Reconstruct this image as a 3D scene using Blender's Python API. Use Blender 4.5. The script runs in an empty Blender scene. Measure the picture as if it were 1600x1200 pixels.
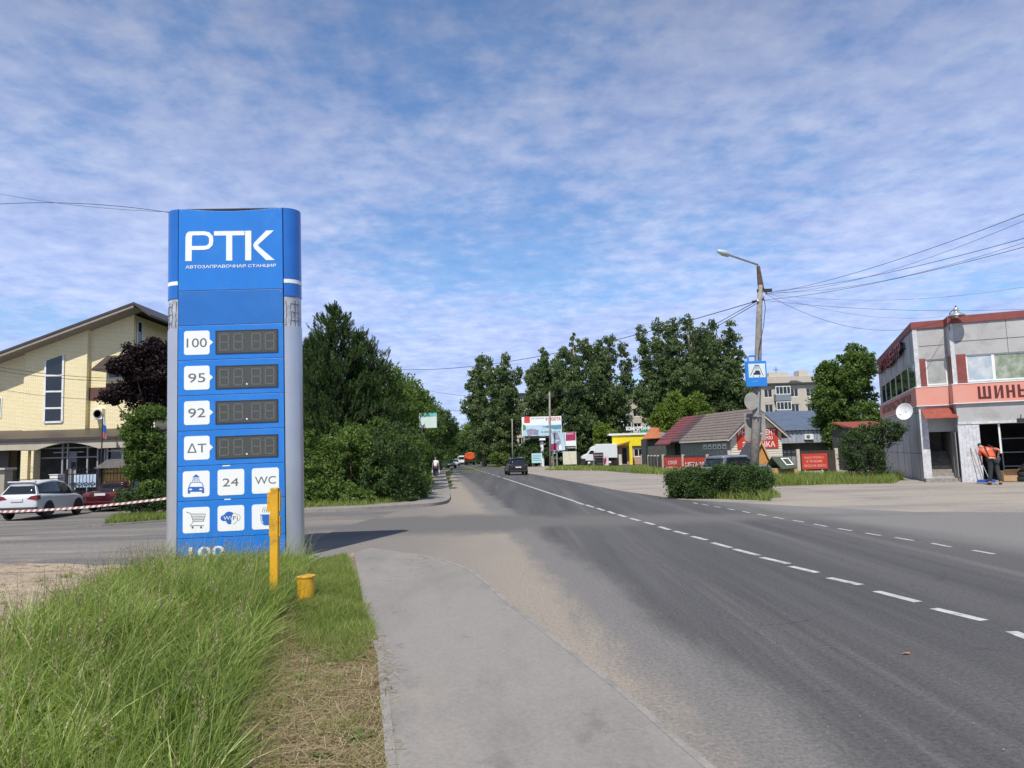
import bpy, math, random
import numpy as np
from mathutils import Vector, Matrix
R = math.radians
# ---------------------------------------------------------------- camera, sky, sun
C = bpy.context.scene.collection
SC = bpy.context.scene
H = 1.75; FPX = 1120.0; PITCH = math.atan(112/1120); ROLL = 0.028
cd = bpy.data.cameras.new('camera'); cam = bpy.data.objects.new('camera', cd); C.objects.link(cam)
cd.sensor_width = 36; cd.lens = 36*FPX/1600; cd.clip_start = .05; cd.clip_end = 3000
CR = Matrix.Rotation(math.pi/2+PITCH, 4, 'X') @ Matrix.Rotation(-ROLL, 4, 'Z')
cam.matrix_world = Matrix.Translation((0, 0, H)) @ CR
SC.camera = cam
SC.view_settings.view_transform = 'Standard'; SC.view_settings.look = 'None'
SC.view_settings.exposure = 0.1; SC.view_settings.gamma = 1
SUN_EL = R(56); SUN_AZ = math.pi + R(18.5)        # clockwise from +Y
sd = Vector((math.sin(SUN_AZ)*math.cos(SUN_EL), math.cos(SUN_AZ)*math.cos(SUN_EL), math.sin(SUN_EL)))
sl = bpy.data.lights.new('sun', 'SUN'); sl.energy = 4.8; sl.angle = R(.5); sl.color = (1, .95, .87)
so = bpy.data.objects.new('sun', sl); C.objects.link(so)
so.rotation_euler = sd.to_track_quat('Z', 'Y').to_euler(); so.location = (0, 0, 60)
W = bpy.data.worlds.new('World'); SC.world = W; W.use_nodes = True
nt = W.node_tree; nt.nodes.clear()
def N(t, typ, **k):
    n = t.nodes.new(typ)
    for a, b in k.items(): setattr(n, a, b)
    return n
def L(t, a, b): t.links.new(a, b)
sky = N(nt, 'ShaderNodeTexSky', sky_type='NISHITA', sun_disc=False, sun_elevation=SUN_EL, sun_rotation=SUN_AZ)
sky.air_density = 1.0; sky.dust_density = .3; sky.ozone_density = 2.0
bg1 = N(nt, 'ShaderNodeBackground'); bg1.inputs[1].default_value = .15
hs = N(nt, 'ShaderNodeHueSaturation'); hs.inputs['Saturation'].default_value = 1.4; hs.inputs['Value'].default_value = 1.0
L(nt, sky.outputs[0], hs.inputs['Color']); L(nt, hs.outputs[0], bg1.inputs[0])
tc = N(nt, 'ShaderNodeTexCoord'); sx = N(nt, 'ShaderNodeSeparateXYZ'); L(nt, tc.outputs['Generated'], sx.inputs[0])
def MA(t, op, a, b=None, c=None, clamp=False):
    n = N(t, 'ShaderNodeMath', operation=op, use_clamp=clamp)
    for i, v in enumerate((a, b, c)):
        if v is None: continue
        if isinstance(v, (int, float)): n.inputs[i].default_value = v
        else: L(t, v, n.inputs[i])
    return n.outputs[0]
zz = MA(nt, 'ADD', MA(nt, 'MAXIMUM', sx.outputs[2], 0), .10)
cu = N(nt, 'ShaderNodeCombineXYZ'); L(nt, MA(nt, 'DIVIDE', sx.outputs[0], zz), cu.inputs[0]); L(nt, MA(nt, 'DIVIDE', sx.outputs[1], zz), cu.inputs[1])
def noise(t, vec, scale, detail=5, rough=.55, dist=0, off=None):
    n = N(t, 'ShaderNodeTexNoise'); n.inputs['Scale'].default_value = scale; n.inputs['Detail'].default_value = detail
    n.inputs['Roughness'].default_value = rough; n.inputs['Distortion'].default_value = dist
    if off:
        m = N(t, 'ShaderNodeMapping'); m.inputs['Location'].default_value = off; L(t, vec, m.inputs[0]); vec = m.outputs[0]
    L(t, vec, n.inputs['Vector']); return n.outputs['Fac']
n1 = noise(nt, cu.outputs[0], .8, 5, .55, .1, (3.1, 1.7, 0)); n2 = noise(nt, cu.outputs[0], 9.0, 8, .6, .0, (.4, 2.2, 0)); n3 = noise(nt, cu.outputs[0], .30, 2, .5, 0, (1.2, 5.5, 0))
s = MA(nt, 'ADD', MA(nt, 'ADD', MA(nt, 'MULTIPLY', n1, .48), MA(nt, 'MULTIPLY', n2, .27)), MA(nt, 'MULTIPLY', n3, .35))
mr = N(nt, 'ShaderNodeMapRange'); mr.inputs[1].default_value = .43; mr.inputs[2].default_value = .57; mr.inputs[3].default_value = .36; mr.inputs[4].default_value = .95
mr.interpolation_type = 'SMOOTHSTEP'; L(nt, s, mr.inputs[0])
hz_ = N(nt, 'ShaderNodeMapRange'); hz_.inputs[1].default_value = .0; hz_.inputs[2].default_value = .22; hz_.inputs[3].default_value = .9; hz_.inputs[4].default_value = 0
L(nt, sx.outputs[2], hz_.inputs[0])
mask = MA(nt, 'MAXIMUM', mr.outputs[0], hz_.outputs[0])
n4 = noise(nt, cu.outputs[0], 2.6, 6, .6, .1, (7, 7, 0)); n5 = noise(nt, cu.outputs[0], 9, 4, .6, .1, (2, 7, 0))
nf = MA(nt, 'ADD', MA(nt, 'MULTIPLY', n4, 1.1), MA(nt, 'MULTIPLY', n5, 1.5), None); nf = MA(nt, 'SUBTRACT', nf, .8, None, True)
cc = N(nt, 'ShaderNodeMix', data_type='RGBA'); L(nt, nf, cc.inputs[0]); cc.inputs[6].default_value = (.325, .44, .80, 1); cc.inputs[7].default_value = (.62, .71, .97, 1)
# the cloud sheet is thicker and greyer overhead, brighter towards the horizon
cc2 = N(nt, 'ShaderNodeMix', data_type='RGBA', blend_type='MULTIPLY'); cc2.inputs[0].default_value = 1
L(nt, cc.outputs[2], cc2.inputs[6])
mrz = N(nt, 'ShaderNodeMapRange'); mrz.inputs[1].default_value = .22; mrz.inputs[2].default_value = .60; mrz.inputs[3].default_value = 1.06; mrz.inputs[4].default_value = .50
L(nt, sx.outputs[2], mrz.inputs[0]); L(nt, mrz.outputs[0], cc2.inputs[7])
bg2 = N(nt, 'ShaderNodeBackground'); bg2.inputs[1].default_value = 1.0; L(nt, cc2.outputs[2], bg2.inputs[0])
mx = N(nt, 'ShaderNodeMixShader'); L(nt, mask, mx.inputs[0]); L(nt, bg1.outputs[0], mx.inputs[1]); L(nt, bg2.outputs[0], mx.inputs[2])
wo = N(nt, 'ShaderNodeOutputWorld'); L(nt, mx.outputs[0], wo.inputs[0])

# ---------------------------------------------------------------- geometry of the photograph
CR3 = CR.to_3x3(); CAM = Vector((0, 0, H))
def ray(px, py): return CR3 @ Vector(((px-800)/FPX, (600-py)/FPX, -1))
def at(px, py, Y): d = ray(px, py); return CAM + d*(Y/d.y)
def G(px, py, z=0): d = ray(px, py); return CAM + d*((z-H)/d.z)
def sstep(a, b, x):
    t = np.clip((x-a)/(b-a), 0, 1); return t*t*(3-2*t)
def hgt(x, y):
    return -.42*sstep(-7, -15, x)*sstep(19, 29, y)
class Fr:                                       # a local frame: origin and heading
    def __init__(s, loc, rz=0):
        s.loc = Vector(loc); s.rz = rz; s.M = Matrix.Rotation(rz, 3, 'Z'); s.I = s.M.transposed()
    def lr(s, px, py): return s.I @ (CAM - s.loc), s.I @ ray(px, py)
    def onY(s, px, py, y=0): o, d = s.lr(px, py); p = o+d*((y-o.y)/d.y); return p.x, p.z
    def onX(s, px, py, x=0): o, d = s.lr(px, py); p = o+d*((x-o.x)/d.x); return p.y, p.z
# ---------------------------------------------------------------- mesh building
def tag(o, label=None, cat=None, group=None, kind=None):
    if label: o['label'] = label
    if cat: o['category'] = cat
    if group: o['group'] = group
    if kind: o['kind'] = kind
    return o
def thing(name, label, cat, loc=(0, 0, 0), rz=0, group=None):
    o = bpy.data.objects.new(name, None); C.objects.link(o); o.empty_display_size = .3
    o.location = loc; o.rotation_euler = (0, 0, rz); return tag(o, label, cat, group)
_dg = None
_tc = {}
def text_geo(s, off=0.0):
    k = (s, off)
    if k in _tc: return _tc[k]
    c = bpy.data.curves.new('t', 'FONT'); c.body = s; c.offset = off; c.resolution_u = 4; c.size = 1
    o = bpy.data.objects.new('t', c); C.objects.link(o)
    me = bpy.data.meshes.new_from_object(o.evaluated_get(bpy.context.evaluated_depsgraph_get()))
    vs = [(v.co.x, v.co.y) for v in me.vertices]; fs = [tuple(p.vertices) for p in me.polygons]
    bpy.data.objects.remove(o); bpy.data.meshes.remove(me); bpy.data.curves.remove(c)
    x0 = min(v[0] for v in vs); x1 = max(v[0] for v in vs); y0 = min(v[1] for v in vs); y1 = max(v[1] for v in vs)
    _tc[k] = ([((a-x0)/(x1-x0), (b-y0)/(y1-y0)) for a, b in vs], fs); return _tc[k]
class MB:
    def __init__(s): s.v = []; s.f = []; s.m = []; s.mi = 0
    def add(s, vs, fs):
        n = len(s.v); s.v += [tuple(v) for v in vs]; s.f += [tuple(i+n for i in f) for f in fs]; s.m += [s.mi]*len(fs); return s
    def box(s, x0, x1, y0, y1, z0, z1, M=None):
        vs = [Vector((x, y, z)) for z in (z0, z1) for y in (y0, y1) for x in (x0, x1)]
        if M is not None: vs = [M @ v for v in vs]
        return s.add(vs, [(0, 2, 3, 1), (4, 5, 7, 6), (0, 1, 5, 4), (2, 6, 7, 3), (0, 4, 6, 2), (1, 3, 7, 5)])
    def prism(s, pts, a, b, ax='y'):            # polygon extruded along an axis
        n = len(pts)
        area = sum(pts[i][0]*pts[(i+1) % n][1]-pts[(i+1) % n][0]*pts[i][1] for i in range(n))
        if area < 0: pts = pts[::-1]
        if ax == 'y': f = lambda p, t: (p[0], t, p[1])
        elif ax == 'x': f = lambda p, t: (t, -p[0], p[1])
        else: f = lambda p, t: (p[0], -p[1], -t); 
        if ax == 'z': f = lambda p, t: (p[0], p[1], t); a, b = b, a
        vs = [f(p, a) for p in pts]+[f(p, b) for p in pts]
        if ax == 'x': vs = [f((-p[0], p[1]), b) for p in pts]+[f((-p[0], p[1]), a) for p in pts]
        fs = [tuple(range(n)), tuple(range(2*n-1, n-1, -1))]+[(i, i+n, (i+1) % n+n, (i+1) % n) for i in range(n)]
        return s.add(vs, fs)
    def tube(s, path, r, n=8, cap=True):
        P = [Vector(p) for p in path]; rs = r if isinstance(r, (list, tuple)) else [r]*len(P)
        u = None; vs = []; fs = []
        for i, p in enumerate(P):
            t = (P[min(i+1, len(P)-1)]-P[max(i-1, 0)]).normalized()
            if u is None: u = t.orthogonal().normalized()
            u = (u-t*u.dot(t)).normalized(); w = t.cross(u)
            for k in range(n):
                a = 2*math.pi*k/n; vs.append(p+(u*math.cos(a)+w*math.sin(a))*rs[i])
        for i in range(len(P)-1):
            for k in range(n): fs.append((i*n+k, i*n+(k+1) % n, (i+1)*n+(k+1) % n, (i+1)*n+k))
        if cap: fs += [tuple(range(n-1, -1, -1)), tuple(range((len(P)-1)*n, len(P)*n))]
        return s.add(vs, fs)
    def lathe(s, prof, n=24, M=None):           # (r, z) profile about z
        vs = []; fs = []
        for r, z in prof:
            for k in range(n):
                a = 2*math.pi*k/n; v = Vector((r*math.cos(a), r*math.sin(a), z)); vs.append(M @ v if M is not None else v)
        for i in range(len(prof)-1):
            for k in range(n): fs.append((i*n+k, i*n+(k+1) % n, (i+1)*n+(k+1) % n, (i+1)*n+k))
        fs += [tuple(range(n-1, -1, -1)), tuple(range((len(prof)-1)*n, len(prof)*n))]
        return s.add(vs, fs)
    def text(s, t, x0, x1, z0, z1, y, off=0, th=.004, slant=0, f=None):
        vs, fs = text_geo(t, off)
        q = [(x0+(x1-x0)*a+slant*b*(z1-z0), z0+(z1-z0)*b) for a, b in vs]
        g = f or (lambda a, b: (a, y, b))
        s.add([g(a, b) for a, b in q], fs); return s
    def build(s, name, mat, parent=None, smooth=False, bevel=0, label=None):
        me = bpy.data.meshes.new(name); me.from_pydata(s.v, [], s.f)
        for m in (mat if isinstance(mat, (list, tuple)) else [mat]): me.materials.append(m)
        if any(s.m): me.polygons.foreach_set('material_index', s.m)
        if smooth: me.polygons.foreach_set('use_smooth', [True]*len(s.f))
        me.update(); o = bpy.data.objects.new(name, me); C.objects.link(o)
        if parent: o.parent = parent
        if bevel:
            b = o.modifiers.new('b', 'BEVEL'); b.width = bevel; b.segments = 2; b.limit_method = 'ANGLE'
        if label: o['label'] = label
        return o
def rrect(x0, x1, z0, z1, r, n=5):
    pts = []
    for cx, cz, a0 in ((x1-r, z0+r, -90), (x1-r, z1-r, 0), (x0+r, z1-r, 90), (x0+r, z0+r, 180)):
        for k in range(n+1): a = R(a0+90*k/n); pts.append((cx+r*math.cos(a), cz+r*math.sin(a)))
    return pts
def disc(cx, cz, r, n=16, rz=None): return [(cx+r*math.cos(2*math.pi*k/n), cz+(rz or r)*math.sin(2*math.pi*k/n)) for k in range(n)]
def copy_tree(o, parent=None):
    c = o.copy(); C.objects.link(c)
    if parent: c.parent = parent
    for ch in [x for x in bpy.data.objects if x.parent == o and x != c]: copy_tree(ch, c)
    return c
def np_mesh(name, V, k, mat, rnd=None, parent=None, smooth=False):  # faces of k consecutive vertices
    n = len(V)//k; me = bpy.data.meshes.new(name)
    me.vertices.add(len(V)); me.vertices.foreach_set('co', V.astype(np.float32).ravel())
    me.loops.add(n*k); me.loops.foreach_set('vertex_index', np.arange(n*k, dtype=np.int32))
    me.polygons.add(n); me.polygons.foreach_set('loop_start', np.arange(0, n*k, k, dtype=np.int32))
    me.polygons.foreach_set('loop_total', np.full(n, k, dtype=np.int32))
    if rnd is not None:
        a = me.attributes.new('rnd', 'FLOAT', 'FACE'); a.data.foreach_set('value', rnd.astype(np.float32))
    me.materials.append(mat); me.update(calc_edges=True)
    o = bpy.data.objects.new(name, me); C.objects.link(o)
    if parent: o.parent = parent
    return o
# ---------------------------------------------------------------- materials
def mat(name, col, rough=.6, var=.12, scale=6, metal=0, bump=0, bscale=60, col2=None, dirt=None, spec=.5, coat=0, trans=0, emit=0):
    m = bpy.data.materials.new(name); m.use_nodes = True; t = m.node_tree; b = t.nodes['Principled BSDF']
    o = N(t, 'ShaderNodeTexCoord').outputs['Object']
    f = noise(t, o, scale, 6, .6)
    r = N(t, 'ShaderNodeValToRGB'); r.color_ramp.elements[0].position = .33; r.color_ramp.elements[1].position = .68
    c2 = col2 or tuple(min(1, c*(1+var)) for c in col); c1 = col if col2 else tuple(c*(1-var) for c in col)
    r.color_ramp.elements[0].color = (*c1, 1); r.color_ramp.elements[1].color = (*c2, 1)
    L(t, f, r.inputs[0]); out = r.outputs[0]
    if dirt:                                    # (colour, amount, scale) stains
        g = N(t, 'ShaderNodeMix', data_type='RGBA'); f2 = noise(t, o, dirt[2], 8, .7, .4, (5, 3, 1))
        q = N(t, 'ShaderNodeMapRange'); q.inputs[1].default_value = .5; q.inputs[2].default_value = .72; q.inputs[4].default_value = dirt[1]
        L(t, f2, q.inputs[0]); L(t, q.outputs[0], g.inputs[0]); L(t, out, g.inputs[6]); g.inputs[7].default_value = (*dirt[0], 1); out = g.outputs[2]
    L(t, out, b.inputs['Base Color'])
    b.inputs['Roughness'].default_value = rough; b.inputs['Metallic'].default_value = metal; b.inputs['Specular IOR Level'].default_value = spec
    b.inputs['Coat Weight'].default_value = coat
    if trans: b.inputs['Transmission Weight'].default_value = trans
    if bump:
        n = N(t, 'ShaderNodeBump'); n.inputs['Strength'].default_value = bump; n.inputs['Distance'].default_value = .02
        L(t, noise(t, o, bscale, 6, .7), n.inputs['Height']); L(t, n.outputs[0], b.inputs['Normal'])
    return m
def leafmat(name, c1, c2, c3=None, trans=.3, gloss=.02):
    m = bpy.data.materials.new(name); m.use_nodes = True; t = m.node_tree; t.nodes.clear()
    a = N(t, 'ShaderNodeAttribute', attribute_name='rnd'); r = N(t, 'ShaderNodeValToRGB')
    r.color_ramp.elements[0].color = (*c1, 1); r.color_ramp.elements[1].color = (*(c3 or c2), 1)
    if c3: e = r.color_ramp.elements.new(.75); e.color = (*c2, 1)
    L(t, a.outputs['Fac'], r.inputs[0])
    d = N(t, 'ShaderNodeBsdfDiffuse'); tr = N(t, 'ShaderNodeBsdfTranslucent'); g = N(t, 'ShaderNodeBsdfGlossy'); g.inputs['Roughness'].default_value = .65
    hs = N(t, 'ShaderNodeHueSaturation'); hs.inputs['Saturation'].default_value = 1.15; hs.inputs['Value'].default_value = 1.5
    L(t, r.outputs[0], d.inputs[0]); L(t, r.outputs[0], hs.inputs['Color']); L(t, hs.outputs[0], tr.inputs[0])
    m1 = N(t, 'ShaderNodeMixShader'); m1.inputs[0].default_value = trans; L(t, d.outputs[0], m1.inputs[1]); L(t, tr.outputs[0], m1.inputs[2])
    m2 = N(t, 'ShaderNodeMixShader'); m2.inputs[0].default_value = gloss; L(t, m1.outputs[0], m2.inputs[1]); L(t, g.outputs[0], m2.inputs[2])
    L(t, m2.outputs[0], N(t, 'ShaderNodeOutputMaterial').inputs[0]); return m
def brickmat(name, c1, c2, mortar, w=.26, h=.08):
    m = bpy.data.materials.new(name); m.use_nodes = True; t = m.node_tree; b = t.nodes['Principled BSDF']
    s_ = N(t, 'ShaderNodeSeparateXYZ'); L(t, N(t, 'ShaderNodeTexCoord').outputs['Object'], s_.inputs[0])
    c = N(t, 'ShaderNodeCombineXYZ'); L(t, MA(t, 'ADD', s_.outputs[0], s_.outputs[1]), c.inputs[0]); L(t, s_.outputs[2], c.inputs[1])
    k = N(t, 'ShaderNodeTexBrick'); k.inputs['Scale'].default_value = 1; k.inputs['Brick Width'].default_value = w; k.inputs['Row Height'].default_value = h
    k.inputs['Mortar Size'].default_value = .009; k.inputs['Mortar Smooth'].default_value = .1; k.inputs['Bias'].default_value = -.2
    k.inputs['Color1'].default_value = (*c1, 1); k.inputs['Color2'].default_value = (*c2, 1); k.inputs['Mortar'].default_value = (*mortar, 1)
    L(t, c.outputs[0], k.inputs['Vector']); L(t, k.outputs['Color'], b.inputs['Base Color']); b.inputs['Roughness'].default_value = .85
    return m
WHITE = mat('white paint', (.74, .75, .73), .45, .06, 3, dirt=((.45, .44, .40), .35, 4))
DKMETAL = mat('dark metal', (.03, .03, .032), .5, .3, 20)
GLASS = mat('dark glass', (.012, .016, .02), .06, .2, 1, spec=.8)
CURT = mat('curtained glass', (.30, .33, .34), .12, .35, 1.4)
CONC = mat('weathered concrete', (.27, .25, .225), .9, .25, 7, bump=.5, bscale=80, dirt=((.14, .12, .10), .5, 9))
BARK = mat('bark', (.09, .07, .055), .95, .5, 9, bump=.8, bscale=30)
PBARK = mat('grey poplar bark', (.26, .24, .21), .95, .4, 5, bump=.8, bscale=20)
RUB = mat('rubber', (.018, .018, .018), .85, .2, 20)
CABLE = mat('cable black', (.02, .02, .022), .7, .1, 5)
WOODL = mat('fresh pale timber', (.52, .36, .17), .7, .2, 6, bump=.2, bscale=40)
GALV = mat('galvanised steel', (.42, .43, .44), .4, .2, 12, metal=.6)
# ---------------------------------------------------------------- ground, roads, paths
def groundmat(name, parts, rough=.9, bump=.35, bscale=140, fine=.8, cracks=0):
    """parts: list of (colour, noise scale, threshold lo, hi, stretch xyz, offset)"""
    m = bpy.data.materials.new(name); m.use_nodes = True; t = m.node_tree; b = t.nodes['Principled BSDF']
    o = N(t, 'ShaderNodeTexCoord').outputs['Object']; out = None
    for col, sc, lo, hi, st, off in parts:
        if out is None:
            rgb = N(t, 'ShaderNodeRGB'); rgb.outputs[0].default_value = (*col, 1); out = rgb.outputs[0]; continue
        mp = N(t, 'ShaderNodeMapping'); mp.inputs['Scale'].default_value = st; mp.inputs['Location'].default_value = off; mp.inputs['Rotation'].default_value = (0, 0, -.105)
        L(t, o, mp.inputs[0]); f = noise(t, mp.outputs[0], sc, 8, .65, .2)
        q = N(t, 'ShaderNodeMapRange'); q.inputs[1].default_value = lo; q.inputs[2].default_value = hi; L(t, f, q.inputs[0])
        g = N(t, 'ShaderNodeMix', data_type='RGBA'); L(t, q.outputs[0], g.inputs[0]); L(t, out, g.inputs[6]); g.inputs[7].default_value = (*col, 1); out = g.outputs[2]
    if cracks:
        wn = N(t, 'ShaderNodeTexNoise'); wn.inputs['Scale'].default_value = 1.3; wn.inputs['Detail'].default_value = 6; L(t, o, wn.inputs['Vector'])
        vm = N(t, 'ShaderNodeVectorMath', operation='MULTIPLY_ADD'); vm.inputs[1].default_value = (1.1, 1.1, 0); L(t, wn.outputs['Color'], vm.inputs[0]); L(t, o, vm.inputs[2])
        vo = N(t, 'ShaderNodeTexVoronoi', feature='DISTANCE_TO_EDGE'); vo.inputs['Scale'].default_value = cracks; L(t, vm.outputs[0], vo.inputs['Vector'])
        qc = N(t, 'ShaderNodeMapRange'); qc.inputs[1].default_value = .0; qc.inputs[2].default_value = .012*cracks; qc.inputs[3].default_value = .55; qc.inputs[4].default_value = 0; L(t, vo.outputs['Distance'], qc.inputs[0])
        qm = N(t, 'ShaderNodeMapRange'); qm.inputs[1].default_value = .5; qm.inputs[2].default_value = .6; L(t, noise(t, o, .35, 3, .6, 0, (8, 2, 0)), qm.inputs[0])
        gc = N(t, 'ShaderNodeMix', data_type='RGBA'); L(t, MA(t, 'MULTIPLY', qc.outputs[0], qm.outputs[0]), gc.inputs[0]); L(t, out, gc.inputs[6]); gc.inputs[7].default_value = (.03, .03, .03, 1); out = gc.outputs[2]
    f = MA(t, 'ADD', MA(t, 'MULTIPLY', noise(t, o, bscale, 3, .7), .6), MA(t, 'MULTIPLY', noise(t, o, bscale*.18, 5, .75), .4)); q = N(t, 'ShaderNodeMapRange'); q.inputs[1].default_value = .33; q.inputs[2].default_value = .67
    q.inputs[3].default_value = 1-fine; q.inputs[4].default_value = 1+fine; L(t, f, q.inputs[0])
    g = N(t, 'ShaderNodeMix', data_type='RGBA', blend_type='MULTIPLY'); g.inputs[0].default_value = 1; L(t, out, g.inputs[6]); L(t, q.outputs[0], g.inputs[7])
    L(t, g.outputs[2], b.inputs['Base Color']); b.inputs['Roughness'].default_value = rough; b.inputs['Specular IOR Level'].default_value = .25
    n = N(t, 'ShaderNodeBump'); n.inputs['Strength'].default_value = bump; n.inputs['Distance'].default_value = .01; L(t, f, n.inputs['Height']); L(t, n.outputs[0], b.inputs['Normal'])
    m['out'] = 1
    return m, g
one = (1, 1, 1)
DUSTC = (.30, .245, .19)
gm_asph, _ = groundmat('main road asphalt', [((.092, .092, .097), 1, 0, 1, one, (0, 0, 0)), ((.062, .062, .067), .8, .40, .62, (1.3, .05, 1), (3, 1, 0)), ((.145, .143, .142), .9, .55, .75, (1.6, .04, 1), (9, 4, 0)), ((.045, .045, .05), 3, .63, .72, (1, 1, 1), (2, 9, 0))], .8, .4, 160)
def zonemat(name, base, zones, rough=.88):
    """base plus zones: (colour, axis coefficients (a,b,c): d=a*x+b*y+c, lo, hi, noise amount, noise scale)"""
    m, g = groundmat(name, base, rough, .4, 160, cracks=.3); t = m.node_tree
    src = g.inputs[6].links[0].from_socket
    o = N(t, 'ShaderNodeTexCoord').outputs['Object']; sp = N(t, 'ShaderNodeSeparateXYZ'); L(t, o, sp.inputs[0])
    for k, (col, pl, lo, hi, am, sc) in enumerate(zones):
        pl = [pl] if not isinstance(pl[0], tuple) else pl
        ds = [MA(t, 'ADD', MA(t, 'ADD', MA(t, 'MULTIPLY', sp.outputs[0], a), MA(t, 'MULTIPLY', sp.outputs[1], b_)), c) for a, b_, c in pl]
        d = ds[0] if len(ds) == 1 else MA(t, 'MINIMUM', ds[0], ds[1])
        mp = N(t, 'ShaderNodeMapping'); mp.inputs['Rotation'].default_value = (0, 0, -.105); mp.inputs['Scale'].default_value = (1, .35, 1); mp.inputs['Location'].default_value = (k*3, k*5, 0); L(t, o, mp.inputs[0])
        nz = MA(t, 'MULTIPLY', MA(t, 'SUBTRACT', noise(t, mp.outputs[0], sc, 8, .65, .3), .5), am)
        q = N(t, 'ShaderNodeMapRange', interpolation_type='SMOOTHSTEP'); q.inputs[1].default_value = lo; q.inputs[2].default_value = hi; L(t, MA(t, 'ADD', d, nz), q.inputs[0])
        x = N(t, 'ShaderNodeMix', data_type='RGBA'); L(t, q.outputs[0], x.inputs[0]); L(t, src, x.inputs[6]); x.inputs[7].default_value = (*col, 1); src = x.outputs[2]
    L(t, src, g.inputs[6]); return m
gm_road = zonemat('main road asphalt with dusty edge', [((.098, .096, .096), 1, 0, 1, one, (0, 0, 0)), ((.070, .069, .070), .8, .40, .62, (1.3, .05, 1), (3, 1, 0)), ((.150, .145, .140), .9, .55, .75, (1.6, .04, 1), (9, 4, 0)), ((.055, .054, .056), 3, .63, .72, (1, 1, 1), (2, 9, 0))],
  [((.165, .157, .148), (-1, -.106, 5.2), 2.6, 3.15, .9, 1.4), ((.27, .235, .195), (-1, -.106, 5.2), 3.4, 3.9, .9, 2.2), ((.185, .178, .170), (1, .106, -5.2), 3.2, 5.2, 1.6, .6), ((.195, .178, .158), ((-1, .02, -.6), (-1, -.36, 7.6)), -1.0, 2.4, 3.2, .55), ((.128, .122, .115), ((-.15, 1, -16.0), (-.3, -1, 22.5)), .2, 2.0, 5.5, .35)])
gm_side, _ = groundmat('dusty side road asphalt', [((.20, .185, .165), 1, 0, 1, one, (0, 0, 0)), ((.125, .12, .118), .5, .42, .58, (.12, 1.2, 1), (3, 1, 0)), ((.30, .25, .20), .8, .55, .72, (.3, 1, 1), (9, 4, 0)), ((.075, .072, .07), 1.4, .66, .74, (.35, 1.4, 1), (2, 9, 0))], .9, cracks=.4)
gm_apron, _ = groundmat('dusty concrete apron', [((.31, .275, .235), 1, 0, 1, one, (0, 0, 0)), ((.235, .215, .195), .5, .45, .6, (.25, 1, 1), (3, 1, 0)), ((.38, .335, .28), .7, .58, .75, (.3, 1, 1), (9, 4, 0))], .95)
gm_dust, _ = groundmat('sandy shoulder', [((.30, .24, .185), 1, 0, 1, one, (0, 0, 0)), ((.225, .20, .175), .9, .45, .62, (1.5, .1, 1), (3, 1, 0)), ((.37, .30, .225), 1.4, .56, .7, (1, .3, 1), (9, 4, 0))], .95, .5)
gm_walk, _ = groundmat('pavement asphalt', [((.245, .228, .208), 1, 0, 1, one, (0, 0, 0)), ((.205, .192, .176), .9, .45, .6, (1, .4, 1), (3, 1, 0)), ((.27, .245, .21), 1.1, .54, .74, (1, .5, 1), (9, 4, 0)), ((.175, .165, .152), 2.6, .60, .70, (1, .6, 1), (14, 4, 0)), ((.10, .10, .10), 14, .72, .745, one, (4, 4, 0))], .85, .3, 180, .32, cracks=.35)
gm_kerb, _ = groundmat('concrete kerb', [((.265, .25, .23), 1, 0, 1, one, (0, 0, 0)), ((.20, .19, .175), 3, .45, .65, one, (3, 1, 0))], .9, .3, 120, .3)
gm_soil, _ = groundmat('dry soil', [((.20, .155, .105), 1, 0, 1, one, (0, 0, 0)), ((.30, .25, .18), 1.8, .45, .62, one, (3, 1, 0)), ((.10, .09, .06), 2.5, .56, .7, one, (9, 4, 0))], .95, .9, 60)
gm_sand, _ = groundmat('sandy bank', [((.33, .265, .19), 1, 0, 1, one, (0, 0, 0)), ((.16, .125, .085), 1.6, .52, .64, (1, 2, 1), (3, 1, 0)), ((.42, .34, .25), 2.2, .55, .7, one, (9, 4, 0))], .95, .9, 50)
gm_field, _ = groundmat('rough grassy ground', [((.075, .105, .035), 1, 0, 1, one, (0, 0, 0)), ((.13, .12, .06), .2, .5, .7, one, (3, 1, 0))], .95, .6, 30)
def sheet(name, pts, z, m, cuts=None, side=0, extra=None):
    import bmesh
    bm = bmesh.new(); vs = [bm.verts.new((p[0], p[1], 0)) for p in pts]; f = bm.faces.new(vs)
    if f.normal.z < 0: bmesh.ops.reverse_faces(bm, faces=[f])
    f.normal_update()
    if f.normal.z < 0: bmesh.ops.reverse_faces(bm, faces=bm.faces[:])
    bmesh.ops.triangulate(bm, faces=bm.faces[:])
    if cuts:
        x0, x1, y0, y1, st = cuts
        for ax, a, b in ((0, x0, x1), (1, y0, y1)):
            v = a
            while v <= b:
                co = [0, 0, 0]; no = [0, 0, 0]; co[ax] = v; no[ax] = 1
                bmesh.ops.bisect_plane(bm, geom=bm.verts[:]+bm.edges[:]+bm.faces[:], plane_co=co, plane_no=no); v += st
    for v in bm.verts: v.co.z = float(hgt(v.co.x, v.co.y))+z+(extra(v.co.x, v.co.y) if extra else 0)
    if side:
        r = bmesh.ops.extrude_face_region(bm, geom=bm.faces[:])
        # the first faces stay as the bottom; move it down
        top = set(g for g in r['geom'] if isinstance(g, bmesh.types.BMVert))
        for v in bm.verts:
            if v not in top: v.co.z -= side
    bmesh.ops.recalc_face_normals(bm, faces=bm.faces[:]) if side else None
    for f in bm.faces:
        if not side and f.normal.z < 0: f.normal_flip()
    me = bpy.data.meshes.new(name); bm.to_mesh(me); bm.free(); me.materials.append(m)
    o = bpy.data.objects.new(name, me); C.objects.link(o); return tag(o, kind='structure')
def cx(y): return 5.20-.106*y                    # centre line of the main road
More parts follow.
